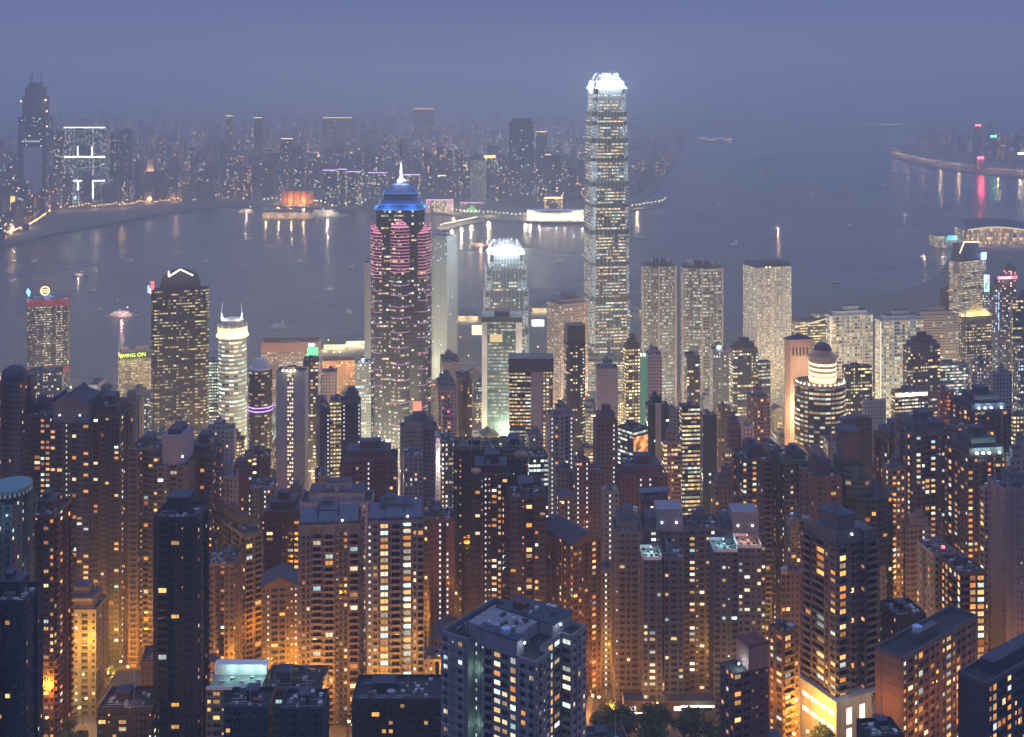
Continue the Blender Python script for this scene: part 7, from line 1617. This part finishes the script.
# headland to the right
RB = random.Random(3)
for k in range(44):
    px = RB.uniform(915,1040); y = 150 + (px-900)*.16 - RB.uniform(1,18); D = CH*FPX/(y-HZ); w = RB.uniform(24,45); h = RB.uniform(40,130)*(.5+.5*min(1,(px-910)/70)); x = px_x(px,D); tn = RB.randrange(5)
    lab = f"{'tall' if h > 75 else 'low'} hazy {'warm-lit' if tn in (0,4) else 'dim'} tower on the eastern headland"
    r = tag(empty('headland_tower',(x,D,3),RB.uniform(-.4,.4)),lab,'tower block','hazy towers of the headland: '+lab); b = MB(); b.prism([(0,0),(w,0),(w,26),(0,26)],0,h,FAR[tn],M_ROOF,3.4,3.4,k); b.box(w*.3,w*.7,8,18,h,h+4,M_PLANT); b.build('wall', r)
for px, y, yb, col, lab in ((978,125,160,(1,.1,.15),'tower with small bright red roof sign highest on the headland'),(980.5,157.5,172,(1,.08,.12),'waterside tower with wide red sign above its red reflection'),(993.5,136,162,(.1,1,.4),'tower with twin small green roof signs'),(1021,153,168,(.9,1,.7),'tower with white-green roof sign at the frame edge')):
    D = CH*FPX/(yb-HZ); z = py_z(y, D); x = px_x(px,D); r = tag(empty('sign_tower',(x-15,D,3)),lab,'tower block'); b = MB(); b.prism([(0,0),(30,0),(30,28),(0,28)],0,z-8,FAR[1],M_ROOF,3.4,3.4); b.build('wall', r)
    P_(r,'roof_sign',lambda b:(b.box(2,13,-1,0,z-8,z-1,emit('hs_%d'%px,col,16)), b.box(17,28,-1,0,z-8,z-1,emit('hs_%d'%px,col,16)))); point(r,(15,-12,z),260000 if yb > 170 else 60000,col,3)

# promenade lamps of the far shore and the headland road
PL = lamp_proto('promenade_lamp', emit('far_sodium',(1,.50,.18),30), 12, 1.5); tag(PL,'orange lamp on the far harbour road','street lamp','lamps along the far harbour roads'); first = [1]
PLW = lamp_proto('quay_lamp', emit('far_white',(1,.82,.5),30), 12, 1.5); firstw = [1]; tag(PLW,'whitish lamp on the far quay','street lamp','lamps along the far quays')
def prom(pts, n, proto, fl, en=0, lc=(1,.55,.22), jit=.6, every=9):
    seg = [math.hypot(b2[0]-a[0],(b2[1]-a[1])*4) for a,b2 in zip(pts,pts[1:])]; tot = sum(seg)
    for k in range(n):
        t = tot*(k+.5)/n; i = 0
        while t > seg[i] and i < len(seg)-1: t -= seg[i]; i += 1
        f = t/seg[i]; px = pts[i][0]+(pts[i+1][0]-pts[i][0])*f; y = pts[i][1]+(pts[i+1][1]-pts[i][1])*f - R4.uniform(0,jit)
        D = shoreD(y); src = bool(fl[0]); o = proto if src else copy_tree(proto); fl[0] = 0; o.location = (px_x(px,D),D+4,4); o.rotation_euler.z = -1.57
        if en and k % every == every//2 and not src: point(o,(1.7,-8,13),en*1.3,lc,1.5)
prom([(-10,243),(12,237.5),(30,230),(42,222),(50,216)],44,PL,first,60000)
prom([(56,213),(110,212),(165,207),(235,201)],60,PL,first,50000,jit=4)
prom([(262,205),(345,209),(400,206)],34,PLW,firstw,50000,jit=3)
prom([(440,213),(470,217),(510,220),(585,221)],36,PLW,firstw,80000,(1,.8,.5),jit=1.5)
prom([(500,200),(560,190),(600,186),(640,178)],30,PL,first,0,jit=10)
prom([(600,221),(628,211.5),(662,206),(666,203)],22,PLW,firstw,50000,(1,.7,.35),jit=.4)
prom([(600,180),(645,172),(662,166),(684,159)],26,PL,first,40000,jit=6)
prom([(893,151),(900,157),(920,161.5),(950,167),(990,173),(1024,175)],46,PL,first,90000,jit=.9,every=6)
prom([(895,157),(915,161),(935,166)],8,PLW,firstw,0)
KL = lamp_proto('runway_lamp', emit('runway_white',(1,.9,.7),70), 14, 2.0); tag(KL,'one of a row of lights on the distant runway','street lamp','row of lights on the distant runway'); fk=[1]
prom([(852,126.8),(914,126.8)],20,KL,fk,0,jit=.05)
b = MB(); W_ = [(-20,276),(20,274.5),(55,271),(85,266.5),(112,262),(140,255)]; W_ = [(px_x(a,shoreD(c)),shoreD(c)) for a,c in W_]
for (a,c) in zip(W_,W_[1:]): b.face([(a[0],a[1]-16,.08),(c[0],c[1]-14,.08),(c[0],c[1]+14,.08),(a[0],a[1]+16,.08)],paint('foam',(.13,.13,.17),.7))
tag(b.build('wake_foam'),kind='stuff')
prom([(120,196),(240,182),(300,172),(460,168)],70,PL,first,900000,jit=22,every=12)  # inland row; its few strong bulbs are added to make the haze glow
prom([(420,190),(500,175),(600,165)],40,PLW,firstw,900000,(.9,.85,1),jit=18,every=10)  # second row, inland of the quay, with strong bulbs added for haze glow
slab('harbour_breakwater', [(610,213),(628,212),(664,207.5),(667,204),(660,203.5),(640,206),(612,209)], 3, M_LAND)
slab('ferry_jetty', [(440,232),(452,229),(470,224),(486,222),(480,219),(440,224),(436,229)], 3, M_LAND)
prom([(440,231),(455,227.5),(478,222.5)],16,PLW,firstw,60000,(1,.85,.55),jit=.3,every=4)
print('built', len(bpy.data.objects), 'objects')
